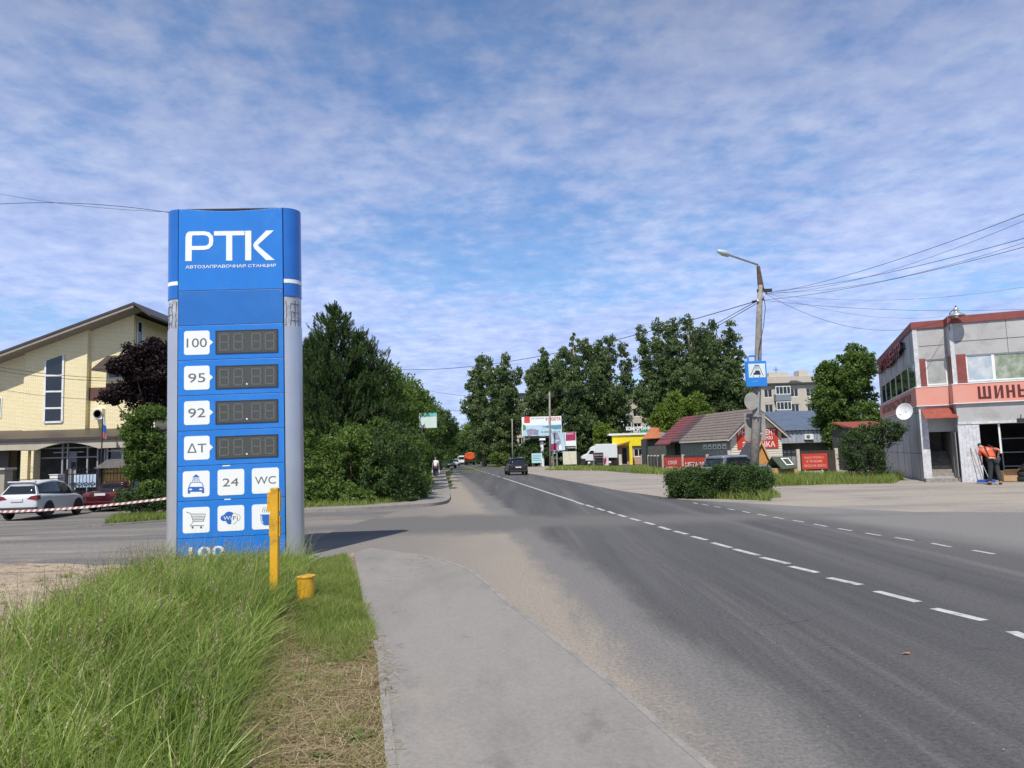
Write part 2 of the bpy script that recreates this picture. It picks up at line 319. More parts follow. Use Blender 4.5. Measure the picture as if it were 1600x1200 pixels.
HC = (-36, -4, 14, 46, 2.0)
sheet('ground', [(-900, -30), (900, -30), (900, 1500), (-900, 1500)], -.06, gm_field, HC)
def smooth_poly(P, n=8):
    out = []
    for i in range(len(P)-1):
        p0 = P[max(i-1, 0)]; p1 = P[i]; p2 = P[i+1]; p3 = P[min(i+2, len(P)-1)]
        for k in range(n):
            t = k/n
            out.append(tuple(.5*((2*p1[j])+(-p0[j]+p2[j])*t+(2*p0[j]-5*p1[j]+4*p2[j]-p3[j])*t*t+(-p0[j]+3*p1[j]-3*p2[j]+p3[j])*t**3) for j in (0, 1)))
    return out+[P[-1]]
gp = lambda px, py: tuple(G(px, py)[:2])
# wide dusty surface: shoulders, side road mouth, yard in front of the yellow house
sheet('side_road', [(-60, 15.0), (-14, 15.0), (-9, 13.2), (-6, 12.6), (-3, 11.2), (2.2, 11.5), (3, 29), (-2.2, 29.5), gp(699, 785), (-4.5, 27.0), gp(475, 800), gp(300, 803), (-16, 44), (-60, 44)], -.012, gm_side, HC)
LS = [(1.6, 2), (.6, 4), gp(848, 880), (.2, 14.5), (-1.0, 18)]
if 0: sheet('sand_shoulder', [(4.0, -4), (4.0, 3), (3.4, 8), (2.9, 12), (2.4, 18), (1.5, 24), (.4, 32), (-1.2, 46), (-3.0, 62), (-8.8, 120), (-9.8, 120), (-5.0, 62), (-3.7, 46), (-2.9, 32), (-2.55, 28.6), (-2.0, 26), (-2.3, 21), (-2.8, 17), (-3.1, 14.2), (-1, 12.8), (-.5, 10), (.2, 6), (1.6, -4)], -.006, gm_dust)
sheet('forecourt', [(12.5, 16.5), (60, 16.5), (60, 60), (10, 60), (4, 130), (-3, 130), (1.2, 70), (4.8, 34), (6.0, 26.5), (8.7, 21.6), (10.3, 19.2)], -.006, gm_apron)
sheet('road', [(.2, -6), (30, -6), (30, 14.5), (16, 16.6), (10.4, 19.0), (8.6, 21.6), (5.9, 26.5), (4.9, 33), (cx(60)+3.6, 60), (cx(160)+3.6, 160), (cx(260)+3.6, 260), (cx(260)-3.6, 260), (cx(160)-3.6, 160), (-9.8, 122), (-5.6, 62), (-3.95, 46), (-3.1, 32), (-2.6, 28.6), (-2.6, 27.5), (-4.0, 24), (-4.6, 19), (-4.4, 14.6), (-3.0, 12.4), (-2.2, 12.6), (-.8, 10.8), (-.3, 8)], 0, gm_road)
# sidewalk under the camera, with its raised edge
gps = lambda px, py: tuple(G(px, py, .05)[:2])
WE = smooth_poly([(1.80, -2), (1.50, 2), gps(1088, 1189), gps(952, 1070), gps(795, 946), gps(756, 910), gps(724, 888), gps(672, 871), gps(573, 857)])
WL = [gps(553, 865), gps(569, 945), gps(592, 1000), gps(600, 1022), gps(609, 1100), gps(621, 1200), (-.42, 2), (-.2, -2)]
sheet('sidewalk', [tuple(p) for p in WE]+WL, .05, gm_walk, side=.12)
def ribbon(name, line, w, z0, z1, m):
    mb = MB()
    for i in range(len(line)-1):
        a = Vector((*line[i], 0)); b = Vector((*line[i+1], 0)); t = (b-a).normalized()
        if i == 0: n0 = Vector((t.y, -t.x, 0))
        c = Vector((*line[min(i+2, len(line)-1)], 0)); t2 = (c-b).normalized() if (c-b).length > 1e-6 else t
        n1 = Vector((t.y+t2.y, -(t.x+t2.x), 0)).normalized()
        ha, hb = float(hgt(a.x, a.y)), float(hgt(b.x, b.y))
        q = [a, b, b+n1*w, a+n0*w]; hh = [ha, hb, hb, ha]
        vs = [(p.x, p.y, z0+h) for p, h in zip(q, hh)]+[(p.x, p.y, z1+h) for p, h in zip(q, hh)]
        mb.add(vs, [(4, 7, 6, 5), (0, 1, 2, 3), (0, 4, 5, 1), (1, 5, 6, 2), (2, 6, 7, 3), (3, 7, 4, 0)]); n0 = n1
    return tag(mb.build(name, m), kind='structure')
ribbon('kerb', WE, .055, -.06, .054, gm_kerb)
ribbon('path_edging', WL[2:], .06, -.06, .054, gm_kerb)
# far pavement beyond the side road
K2 = smooth_poly([gp(470, 800), gp(560, 797), gp(640, 792), gp(680, 789), gp(697, 783), gp(699, 772), gp(697, 757), gp(695, 739), (-9.6, 110)])
L2 = [(-11.6, 110), (K2[-9][0]-2.0, K2[-9][1]), (-4.9, 42), (-4.55, 34), (-4.6, 30.6), (-6.2, 28.0), gp(470, 790)]
sheet('far_sidewalk', K2+L2, .09, gm_walk, side=.16)
ribbon('far_kerb', K2, .13, -.06, .10, gm_kerb)
ribbon('side_kerb', [gp(262, 803), gp(160, 810), gp(120, 812)], .15, -.05, .06, gm_kerb)
# bare bank and verge soil
EDGE = [(-2.2, 2.0), (-4.3, 5.6), (-4.75, 6.5), (-5.0, 8.0), (-5.3, 9.6), (-5.7, 10.8), (-6.0, 11.8)]
VP = [(-12, -2)]+[(-12, 2.0)]+[(-4.4, 5.4)]+EDGE[2:]+[(-6.2, 12.4), (-3.1, 12.6), gp(553, 865), gp(569, 945), gp(590, 1000), gp(596, 1022), gp(604, 1100), gp(616, 1200), (-.42, 2), (-.2, -2)]
def mound(x, y):
    return float(.16*sstep(-2.2, -3.8, x)*sstep(12.4, 10, y)*sstep(-12, -9, x) + .012*math.sin(7*x+3*y)+.01*math.sin(5*y-11*x))
sheet('verge_soil', VP, .006, gm_soil, (-12, 0, -2, 13, .35), extra=mound)
sheet('sand_bank', [(-40, 2), (-12, 2), (-4.4, 5.4)]+EDGE[2:]+[(-6.2, 12.4), (-7, 13.0), (-9, 13.6), (-14, 15.2), (-40, 15.2)], .004, gm_sand, (-20, -4, 4, 15, .4), extra=lambda x, y: mound(x, y)+.05*float(sstep(13.5, 10, y))*(.6+.4*math.sin(1.7*x)*math.cos(1.9*y))*float(sstep(-5.5, -7, x)))
# lane markings
mk = MB(); MARK = mat('worn road paint', (.43, .43, .42), .8, .25, 8, dirt=((.12, .12, .12), .95, 5))
def dash(x0, y0, x1, y1, w):
    d = Vector((x1-x0, y1-y0)).normalized(); n = Vector((d.y, -d.x))*w/2
    mk.add([(x0-n.x, y0-n.y, .004), (x0+n.x, y0+n.y, .004), (x1+n.x, y1+n.y, .004), (x1-n.x, y1-n.y, .004)], [(0, 1, 2, 3)])
gg = lambda px, py: G(px, py)
for a, b in (((1580, 987), (1622, 1003)), ((1459, 951), (1538, 970)), ((1369, 924), (1435, 941)), ((1295, 903), (1345, 914)), ((1235, 885), (1277, 895)), ((1190, 871), (1232, 881)),
             ((1147, 858), (1185, 868)), ((1113, 848), (1142, 856)), ((1081, 838), (1104, 844)), ((1054, 830), (1074, 835)), ((1030, 823), (1046, 828)), ((1008, 816), (1022, 820)), ((985, 810), (1000, 814)), ((966, 804), (978, 808)), ((950, 799), (960, 803)), ((933, 794), (944, 798)), ((916, 789), (928, 793)), ((900, 784.5), (912, 788.5))):
    p, q = gg(*a), gg(*b); dash(p.x, p.y, q.x, q.y, .12)
p = gg(900, 784); dash(p.x, p.y, cx(58), 58, .13)
y = 60
while y < 150: dash(cx(y), y, cx(y+4), y+4, .12); y += 6
for k, (a, b) in enumerate((((1520, 860), (1554, 866)), ((1456, 849), (1486, 855)), ((1398, 840), (1428, 845)), ((1352, 833), (1376, 837)), ((1309, 826), (1331, 829.5)), ((1272, 819), (1292, 823)), ((1238, 813), (1256, 816)), ((1209, 808), (1225, 811)), ((1184, 803.5), (1198, 806)), ((1160, 799), (1172, 801.5)), ((1137, 795), (1148, 797)), ((1116, 791.5), (1126, 793)), ((1097, 788), (1107, 789.7)), ((1083, 785.5), (1090, 787)))):
    p, q = gg(*a), gg(*b); dash(p.x, p.y, q.x, q.y, .08)
tag(mk.build('lane_markings', MARK), kind='structure')
# ---------------------------------------------------------------- fuel price pylon
BLUE = mat('blue sign panel', (.012, .185, .62), .35, .06, 1.2, coat=.3, dirt=((.06, .25, .60), .35, 2.5))
BLUE2 = mat('faded blue blank panel', (.016, .145, .48), .4, .06, 1.2, dirt=((.04, .19, .50), .4, 2))
BLUED = mat('blue side cladding', (.012, .135, .50), .3, .1, 2, coat=.3)
SILV = mat('silver cladding', (.50, .52, .56), .28, .06, 1.5, metal=.55)
CLEAR = mat('torn milky cladding', (.42, .45, .50), .3, .35, 6, dirt=((.15, .16, .2), .7, 7))
TILE = mat('white vinyl', (.80, .82, .80), .4, .02, 2)
GREY = mat('grey lettering', (.13, .14, .145), .5, .05, 3)
DISP = mat('display face', (.068, .073, .068), .35, .25, 60)
SEG = mat('unlit display segments', (.19, .19, .165), .5, .2, 200)
YP = G(365, 876).y; PX = at(366, 876, YP).x
pf = Fr((PX+.05, YP, .05), .07); py_ = thing('fuel_price_sign', 'tall blue and silver fuel price pylon standing in tall grass beside the pavement', 'price sign', pf.loc, .07)
py_.rotation_euler = (0, -.013, .07)
def P(x, y): a, b = pf.onY(x, y, 0); return a+.013*b, b
hw = (P(444, 600)[0]-P(278, 600)[0])/2; xc = (P(444, 600)[0]+P(278, 600)[0])/2
X0, X1 = xc-hw, xc+hw; ZT = P(361, 325)[1]; rr = .27
zz_ = lambda y: P(361, y)[1]
core = MB(); core.box(X0-.02, X1+.02, .02, 2*rr, -.1, ZT-.03); core.build('core_frame', DKMETAL, py_)
def halfcol(sgn, z0, z1, r, name, m, ea=0):
    xx = X1+.012 if sgn > 0 else X0-.012; pts = []
    for k in range(17):
        a = R(-90+180*k/16); pts.append((xx+sgn*(r*.98*max(0, math.cos(a)))**1.0, rr+r*math.sin(a)))
    pts = [(xx, rr-r)]+pts[1:-1]+[(xx, rr+r)]
    mb = MB(); mb.prism(pts, z0, z1, 'z'); o = mb.build(name, m, py_, smooth=False)
    return o
def smooth_by_angle(o, ang=35):
    o.data.polygons.foreach_set('use_smooth', [True]*len(o.data.polygons))
    e = o.modifiers.new('es', 'EDGE_SPLIT'); e.split_angle = R(ang)
zs, zw0, zw1, zt = zz_(512), zz_(443.5), zz_(437.5), zz_(464)
for sg in (-1, 1):
    for nm, a, b, m, r in (('silver_cladding', -.1, zs, SILV, rr), ('translucent_cladding', zs+.004, zt-.004, CLEAR, rr-.012), ('blue_cladding', zt, zw0-.004, BLUED, rr), ('white_band', zw0, zw1, TILE, rr+.003), ('blue_cladding', zw1+.004, ZT-.01, BLUED, rr)):
        smooth_by_angle(halfcol(sg, a, b, r, nm, m))
# cracks in the milky cladding
random.seed(4)
for sg, xx in ((1, X1+.012), (-1, X0-.012)):
    ck = MB()
    for k in range(4):
        a = R(-82+18*k); z = zs+.02; path = []
        while z < zt-.03:
            aa = a+random.uniform(-.04, .04); path.append((xx+sg*(rr-.008)*math.cos(aa)*.98, rr+(rr-.008)*math.sin(aa), z)); z += random.uniform(.05, .14)
        ck.tube(path, .004, 4)
    for k in range(3):
        z = zs+.12+.16*k; ck.tube([(xx+sg*(rr-.008)*math.cos(R(t))*.98, rr+(rr-.008)*math.sin(R(t)), z+random.uniform(-.01, .01)) for t in range(-60, -14, 12)], .0035, 4)
    ck.build('crack_lines', DKMETAL, py_)

# cap, slightly sunk in the middle of the front
cp = MB(); n = 14
top = [(X0-.03+(X1-X0+.06)*k/n, ZT+.012-.045*math.sin(math.pi*k/n)**.6*0-.0) for k in range(n+1)]
cp.prism([(X0-.012, -.0), (X1+.012, 0), (X1+.012, 2*rr), (X0-.012, 2*rr)], ZT-.03, ZT-.006, 'z'); cp.build('top_cap', DKMETAL, py_)
rows = [325, 453, 507, 561, 616, 671, 725.5, 780, 838, 905]
for i in range(len(rows)-1):
    z1 = zz_(rows[i])-.005; z0 = zz_(rows[i+1])+.004
    if i == len(rows)-2: z0 = -.05
    mb = MB()
    if i == 0:                                  # its top edge has sagged
        pts = [(X0+.004, z0), (X1-.004, z0)]+[(X1-.004-(X1-X0-.008)*k/12, z1-.055*math.sin(math.pi*k/12)) for k in range(13)]
        mb.prism(pts, -.012, .016)
    else: mb.box(X0+.004, X1-.004, -.012, .016, z0, z1)
    mb.build('sign_panel', BLUE2 if i == 1 else BLUE, py_, bevel=.003)
YF = -.0165
for i in range(len(rows)-2):
    for x in (X0+.05, X1-.05): mb = MB(); mb.prism(disc(x, zz_(rows[i])-.05, .009, 8), -.0155, -.0115); mb.build('rivet', GALV, py_)
def TL(x0, x1, y0, y1, r=.045, arrow=False):
    a = P(x0, y1); b = P(x1, y0); ax, bx, az, bz = a[0], b[0], a[1], b[1]
    mb = MB(); pts = rrect(ax, bx, az, bz, r)
    if arrow:
        zc = (az+bz)/2; i = 6                    # after the lower right corner
        pts = pts[:i]+[(bx, zc-.06), (bx+.062, zc), (bx, zc+.06)]+pts[i:]
    mb.prism(pts, YF, -.0115); return mb.build('number_tile' if arrow else 'pictogram_tile', TILE, py_), (ax, bx, az, bz)
# main letters P T K
lg = MB()
def Q(x, y): return P(240+x/4.284, 300+y/4.284)
def poly(mb, pts, y=YF): 
    n = len(pts); area = sum(pts[i][0]*pts[(i+1) % n][1]-pts[(i+1) % n][0]*pts[i][1] for i in range(n))
    if area < 0: pts = pts[::-1]
    mb.prism(pts, y, -.0115)
poly(lg, [Q(214, 460), Q(216, 300), Q(222, 275), Q(240, 262), Q(270, 262), Q(262, 290), Q(259, 300), Q(257, 460)])
def strip(mb, pts, w, y=YF, y1=-.0115):
    Lp = []; Rp = []
    for i, p in enumerate(pts):
        a = Vector(pts[max(i-1, 0)]); b = Vector(pts[min(i+1, len(pts)-1)]); t = (b-a).normalized(); n = Vector((-t.y, t.x))*w/2
        Lp.append((p[0]+n.x, p[1]+n.y)); Rp.append((p[0]-n.x, p[1]-n.y))
    for i in range(len(pts)-1): 
        q = [Lp[i], Lp[i+1], Rp[i+1], Rp[i]]; mb.prism(q, y, y1)
sw = .078
strip(lg, [Q(262, 275), Q(340, 275), Q(368, 281), Q(385, 300), Q(388, 325), Q(384, 350), Q(366, 368), Q(340, 373), Q(257, 373)], sw, YF-.0006)
strip(lg, [Q(406, 277), Q(610, 277)], .086); strip(lg, [Q(508, 292), Q(508, 460)], .112, YF-.0006)
strip(lg, [Q(635, 262), Q(635, 460)], .112)
poly(lg, [Q(755, 262), Q(806, 262), Q(706, 352), Q(700, 360), Q(706, 368), Q(812, 460), Q(755, 460), Q(675, 380), Q(668, 360), Q(675, 342)])
lg.build('logo_lettering', TILE, py_)
for t_, q0, q1 in (('АВТОЗАПРАВОЧНАЯ', 216, 618), ('СТАНЦИЯ', 634, 819)):
    sub = MB(); a = Q(q0, 510); b = Q(q1, 485); sub.text(t_, a[0], b[0], a[1], b[1], YF, .012); sub.build('small_lettering', TILE, py_)
for i, (t, w) in enumerate((('100', 31), ('95', 26), ('92', 26), ('ΔT', 29))):
    y0 = 516+54.7*i; ti, bb = TL(288, 328, y0, y0+38, arrow=True)
    c = P(308, y0+19); s = .0059*1.98; mb = MB(); mb.text(t, c[0]-w*.0059, c[0]+w*.0059, c[1]-.085, c[1]+.085, YF-.002, .002); mb.build('digits', GREY, ti)
    a = P(338, y0+37); b = P(434, y0-1); mb = MB(); mb.box(a[0], b[0], -.02, -.0115, a[1], b[1]); d = mb.build('price_display', DISP, py_)
    fr = MB(); w_ = .018
    fr.box(a[0]-.01, b[0]+.01, -.024, -.0205, b[1]-w_, b[1]); fr.box(a[0]-.01, b[0]+.01, -.024, -.0205, a[1], a[1]+w_); fr.box(a[0]-.01, a[0]+w_, -.0235, -.0205, a[1]+w_, b[1]-w_); fr.box(b[0]-w_, b[0]+.01, -.0235, -.0205, a[1]+w_, b[1]-w_); fr.build('display_frame', DKMETAL, d)
    Wd = b[0]-a[0]; Hd = b[1]-a[1]
    for fx in (.06, .29, .58, .80):
        sg = MB()
        x0 = a[0]+fx*Wd; x1 = x0+.14*Wd; z0 = a[1]+.16*Hd; z1 = a[1]+.84*Hd; zm = (z0+z1)/2; e = .008
        for (p0, p1) in (((x0+.02, z1), (x1-.02, z1)), ((x0+.02, zm), (x1-.02, zm)), ((x0+.02, z0), (x1-.02, z0)), ((x0, zm+.02), (x0, z1-.02)), ((x1, zm+.02), (x1, z1-.02)), ((x0, z0+.02), (x0, zm-.02)), ((x1, z0+.02), (x1, zm-.02))):
            nd = 5
            for k in range(nd):
                X = p0[0]+(p1[0]-p0[0])*k/(nd-1); Z = p0[1]+(p1[1]-p0[1])*k/(nd-1); sg.box(X-e, X+e, -.0215, -.0195, Z-e, Z+e)
        sg.build('display_digit', SEG, d)
    if i: mb = MB(); mb.prism(disc(a[0]+.5*Wd, a[1]+.18*Hd, .016, 10), -.0225, -.02); mb.build('decimal_point', TILE, d)
mb = MB(); a = P(348, 728.5); b = P(360, 726.5); mb.box(a[0], b[0], YF, -.01, a[1], b[1]); mb.build('joint_strip', TILE, py_); mb = MB(); a = P(351, 781); b = P(361, 779); mb.box(a[0], b[0], YF, -.01, a[1], b[1]); mb.build('joint_strip', TILE, py_)
IB = mat('blue pictogram', (.02, .13, .48), .5, .05, 2)
def S3(x, y): return P(270+x/7.5, 720+y/7.5)
t1, _ = TL(286, 328, 734.5, 776); t2, _ = TL(340.5, 382, 732.5, 774); t3, _ = TL(394, 436, 731, 772)
t4, _ = TL(286, 328, 791, 832.5); t5, _ = TL(340.5, 382, 789, 830); t6, _ = TL(394, 436, 787.5, 828)
Y2 = YF-.003
def pg(mb, pts): mb.prism(pts if sum(pts[i][0]*pts[(i+1) % len(pts)][1]-pts[(i+1) % len(pts)][0]*pts[i][1] for i in range(len(pts))) > 0 else pts[::-1], Y2, YF+.002)
mb = MB(); pg(mb, [S3(235, 185), S3(262, 162), S3(278, 150), S3(292, 162), S3(320, 185)])
for k in range(5): strip(mb, [S3(250+k*13, 192), S3(232+k*22, 230)], .009, Y2, YF)
strip(mb, [S3(190, 300), S3(215, 250), S3(235, 243), S3(325, 243), S3(342, 250), S3(365, 300)], .012, Y2, YF)
pg(mb, [S3(180, 375), S3(180, 315), S3(195, 298), S3(355, 298), S3(371, 315), S3(371, 372), S3(345, 372), S3(345, 355), S3(208, 355), S3(208, 375)])
o = mb.build('pictogram', IB, t1)
for xx in (213, 332): mb = MB(); mb.prism(disc(*S3(xx, 328), .03, 12, .014), Y2-.001, Y2+.001); mb.build('headlamp_mark', TILE, t1)
for t, tl, x0, x1, y0, y1 in (('24', t2, 588, 774, 200, 298), ('WC', t3, 966, 1210, 182, 278)):
    a = S3(x0, y1); b = S3(x1, y0); mb = MB(); mb.text(t, a[0], b[0], a[1], b[1], Y2, 0); mb.build('lettering', GREY, tl)
mb = MB()
for l in ([(160, 590), (212, 608), (245, 705), (205, 752), (368, 752)], [(222, 615), (388, 618), (365, 700), (245, 700)], [(230, 640), (380, 642)], [(236, 662), (375, 662)], [(243, 682), (370, 682)]): strip(mb, [S3(*q) for q in l], .01, Y2, YF)
for xx in (236, 335): mb.prism(disc(*S3(xx, 773), .02, 12), Y2, YF)
mb.build('pictogram', GREY, t4)
mb = MB(); pg(mb, [S3(*q) for q in ((562, 665), (575, 640), (605, 630), (625, 605), (660, 592), (700, 600), (712, 612), (698, 640), (690, 680), (690, 735), (665, 742), (640, 730), (625, 700), (595, 703), (570, 690))]); o = mb.build('pictogram', IB, t5)
mb = MB(); a = S3(598, 690); b = S3(688, 645); mb.text('Wi', a[0], b[0], a[1], b[1], Y2-.002, .0); mb.build('lettering', TILE, o)
mb = MB(); a = S3(708, 692); b = S3(765, 645); mb.text('Fi', a[0], b[0], a[1], b[1], Y2, -.004); mb.build('lettering', GREY, t5); mb = MB(); strip(mb, [S3(*q) for q in ((700, 615), (730, 610), (750, 628), (785, 632), (795, 660), (785, 690), (750, 705), (735, 730), (705, 742))], .005, Y2, YF); mb.build('cloud_outline', GREY, t5)
mb = MB(); pg(mb, [S3(*q) for q in ((1030, 632), (1180, 632), (1178, 700), (1160, 740), (1130, 758), (1080, 758), (1050, 740), (1034, 700))]); strip(mb, [S3(1180, 650), S3(1205, 650), S3(1208, 690), S3(1170, 705)], .012, Y2, YF); o = mb.build('pictogram', IB, t6)
mb = MB()
for k in range(4): strip(mb, [S3(1060+k*22, 610), S3(1052+k*22, 590), S3(1066+k*22, 565), S3(1060+k*22, 545)], .008, Y2, YF)
mb.build('steam_marks', GREY, t6); mb = MB(); strip(mb, [S3(1045, 645), S3(1046, 700), S3(1062, 735)], .012, Y2-.001, Y2); mb.build('shine_mark', TILE, o)
mb = MB(); a = S3(190, 1130); b = S3(610, 990); mb.text('100', a[0], b[0], a[1], b[1], YF+.002, .02); mb.build('large_lettering', TILE, py_)
# ---------------------------------------------------------------- yellow pipe marker and stub
YEL = mat('yellow enamel', (.70, .38, .02), .4, .1, 5, coat=.2, dirt=((.22, .11, .03), .8, 7))
b = G(429, 956); q = thing('gas_marker_post', 'slim yellow gas pipe marker post with small plates near its top, in the grass', 'post', (b.x, b.y, 0))
f_ = Fr(q.location); zt_ = f_.onY(428, 762)[1]
mb = MB(); mb.box(-.048, .048, -.045, .045, -.05, zt_); mb.build('pole', YEL, q, bevel=.008)
for x0, x1, y0, y1 in ((418, 423, 769, 799), (433.5, 438.5, 768, 799), (421, 424.5, 805, 838), (433.5, 438.5, 806, 838)):
    a = f_.onY(x0, y1); c = f_.onY(x1, y0); mb = MB(); mb.box(a[0], c[0], -.02, .03, a[1], c[1]); mb.build('marker_plate', YEL, q, bevel=.003)
b = G(478, 945); q = thing('yellow_bollard', 'short round yellow pipe stub with a flat cap, in short grass by the pavement', 'pipe stub', (b.x, b.y, 0))
f_ = Fr(q.location); zt_ = f_.onY(478, 899)[1]; rb = (f_.onY(492, 920)[0]-f_.onY(463, 920)[0])/2
mb = MB(); mb.lathe([(rb*.93, -.05), (rb*.93, zt_-.02)], 28); o = mb.build('pipe', YEL, q, smooth=True); o.modifiers.new('e', 'EDGE_SPLIT').split_angle = R(40)
mb = MB(); mb.lathe([(rb*.99, zt_-.022), (rb, zt_-.018), (rb, zt_-.004), (rb*.97, zt_)], 28); o = mb.build('cap', YEL, q, smooth=True); o.modifiers.new('e', 'EDGE_SPLIT').split_angle = R(40)
# ---------------------------------------------------------------- helpers for buildings
def wall(mb, x0, x1, z0, z1, holes, y0, y1):     # wall slab with rectangular openings
    xs = sorted({x0, x1, *[min(max(h[i], x0), x1) for h in holes for i in (0, 1)]}); zs = sorted({z0, z1, *[min(max(h[i], z0), z1) for h in holes for i in (2, 3)]})
    def solid(i, j):
        if not (0 <= i < len(xs)-1 and 0 <= j < len(zs)-1): return False
        cx_, cz = (xs[i]+xs[i+1])/2, (zs[j]+zs[j+1])/2
        return not any(h[0] < cx_ < h[1] and h[2] < cz < h[3] for h in holes)
    for i in range(len(xs)-1):
        for j in range(len(zs)-1):
            if not solid(i, j): continue
            a, b, c, d = xs[i], xs[i+1], zs[j], zs[j+1]
            v = [(a, y0, c), (b, y0, c), (b, y0, d), (a, y0, d), (a, y1, c), (b, y1, c), (b, y1, d), (a, y1, d)]; f = [(0, 1, 2, 3), (5, 4, 7, 6)]
            if not solid(i-1, j): f.append((4, 0, 3, 7))
            if not solid(i+1, j): f.append((1, 5, 6, 2))
            if not solid(i, j-1): f.append((4, 5, 1, 0))
            if not solid(i, j+1): f.append((3, 2, 6, 7))
            mb.add(v, f)
def window(par, x0, x1, z0, z1, y, nx=2, nz=1, fm=None, gm=None, w=.06, d=.05, M=None, name='window'):
    fm = fm or WHITE; gm = gm or GLASS; mb = MB()
    mb.box(x0, x1, y, y+d, z0, z0+w); mb.box(x0, x1, y, y+d, z1-w, z1); mb.box(x0, x0+w, y, y+d, z0+w, z1-w); mb.box(x1-w, x1, y, y+d, z0+w, z1-w)
    for k in range(1, nx): c = x0+(x1-x0)*k/nx; mb.box(c-w*.4, c+w*.4, y, y+d, z0+w, z1-w)
    for k in range(1, nz): c = z0+(z1-z0)*k/nz; mb.box(x0+w, x1-w, y+.002, y+d-.002, c-w*.4, c+w*.4)
    g = MB(); g.box(x0+w*.5, x1-w*.5, y+d*.55, y+d*.8, z0+w*.5, z1-w*.5)
    if M is not None:
        mb.v = [tuple(M @ Vector(v)) for v in mb.v]; g.v = [tuple(M @ Vector(v)) for v in g.v]
    o = mb.build(name, fm, par); g.build('pane', gm, o); return o
MX = Matrix(((0, 1, 0), (-1, 0, 0), (0, 0, 1)))  # turns a south-facing piece to face -x: (x,y)->(y,-x)
# ---------------------------------------------------------------- tyre shop on the right
b = G(1446, 752.5); bz = math.atan2(-.367, .93); bf = Fr((b.x, b.y, 0), bz)
B = thing('auto_centre_building', 'two storey grey panelled car service building with red trim and a pink sign band', 'building', bf.loc, bz)
PANEL = mat('grey panel cladding', (.41, .405, .40), .6, .10, .8, dirt=((.24, .23, .215), .75, 1.1), bump=.1, bscale=10)
PLANK = mat('whitewashed planks', (.55, .56, .58), .7, .18, 6, dirt=((.3, .3, .3), .5, 8))
RTRIM = mat('oxide red trim', (.22, .055, .045), .55, .15, 3)
PINK = mat('faded salmon sign band', (.66, .25, .175), .5, .05, .6, col2=(.64, .32, .26))
DRED = mat('dark red lettering', (.10, .018, .02), .5, .1, 3)
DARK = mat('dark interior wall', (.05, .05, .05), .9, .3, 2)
RED = mat('red letter faces', (.40, .03, .03), .4, .1, 3)
REDROOF = mat('red corrugated metal', (.27, .065, .045), .6, .2, 4, dirt=((.2, .06, .04), .5, 6))
FR_ = -.85                                       # the right half stands this much forward
fA = lambda px, py: bf.onY(px, py, 0)
fB = lambda px, py: bf.onY(px, py, FR_)
fL = lambda px, py: bf.onX(px, py, 0)
ztop = fA(1424, 504)[1]; ztr = fA(1426, 514)[1]; zb1 = fA(1436, 606)[1]; zb0 = fA(1440, 634)[1]; zwt = fA(1445, 562)[1]; zwb = fA(1449, 602)[1]
XS = fA(1485, 600)[0]; XE = 13.0; LB = fL(1374, 600)[0]
print('bld', XS, LB, ztop, ztr, zwt, zwb, zb1, zb0)
# openings
dx0, dx1 = fA(1453, 700)[0], XS-.06; dzt = fA(1456, 675)[1]
gx0, gx1 = fB(1529, 664)[0], XS+6.2; gzt = fB(1530, 663)[1]
wx0, wx1 = fA(1447, 580)[0], fA(1480, 580)[0]
w2x0 = fB(1510, 575)[0]; w2x1 = w2x0+5.6
mb = MB(); wall(mb, 0, XS, -.1, ztr, [(dx0, dx1, .22, dzt), (wx0, wx1, zwb, zwt)], 0, .22); mb.build('front_wall', PANEL, B)
mb = MB(); wall(mb, XS, XE, -.1, ztr, [(gx0, gx1, -.2, gzt), (w2x0, w2x1, zwb, zwt)], FR_, FR_+.22); mb.build('front_wall', PANEL, B)
mb = MB(); mb.box(XS, XS+.2, FR_+.22, 0, -.1, ztr); mb.build('step_wall', PANEL, B)
sw = MB(); wall(sw, -LB, -.22, -.1, ztr, [(-LB+.35, -.5, zwb, zwt)], 0, .22); sw.v = [tuple(MX @ Vector(v)) for v in sw.v]
sw.build('side_wall', PANEL, B)
mb = MB(); mb.box(XE-.2, XE, FR_+.22, LB, -.1, ztr); mb.box(0.22, XE-.2, LB-.2, LB, -.1, ztr); mb.build('rear_wall', PANEL, B)
mb = MB(); mb.box(.22, XE-.2, .22, LB-.2, ztr-.35, ztr-.2); mb.build('flat_roof', CONC, B)
mb = MB(); mb.box(.22, XE-.2, .22, LB-.2, zb0-.25, zb0-.05); mb.build('ceiling', DARK, B)
# trim at the roof edge
mb = MB(); t = .07
mb.prism([(-t, -t), (XS-t, -t), (XS-t, FR_-t), (XE+t, FR_-t), (XE+t, FR_+.3), (XS+.3, FR_+.3), (XS+.3, .3), (.3, .3), (.3, LB+t), (-t, LB+t)], ztr-.02, ztop, 'z'); mb.build('roof_trim', RTRIM, B)
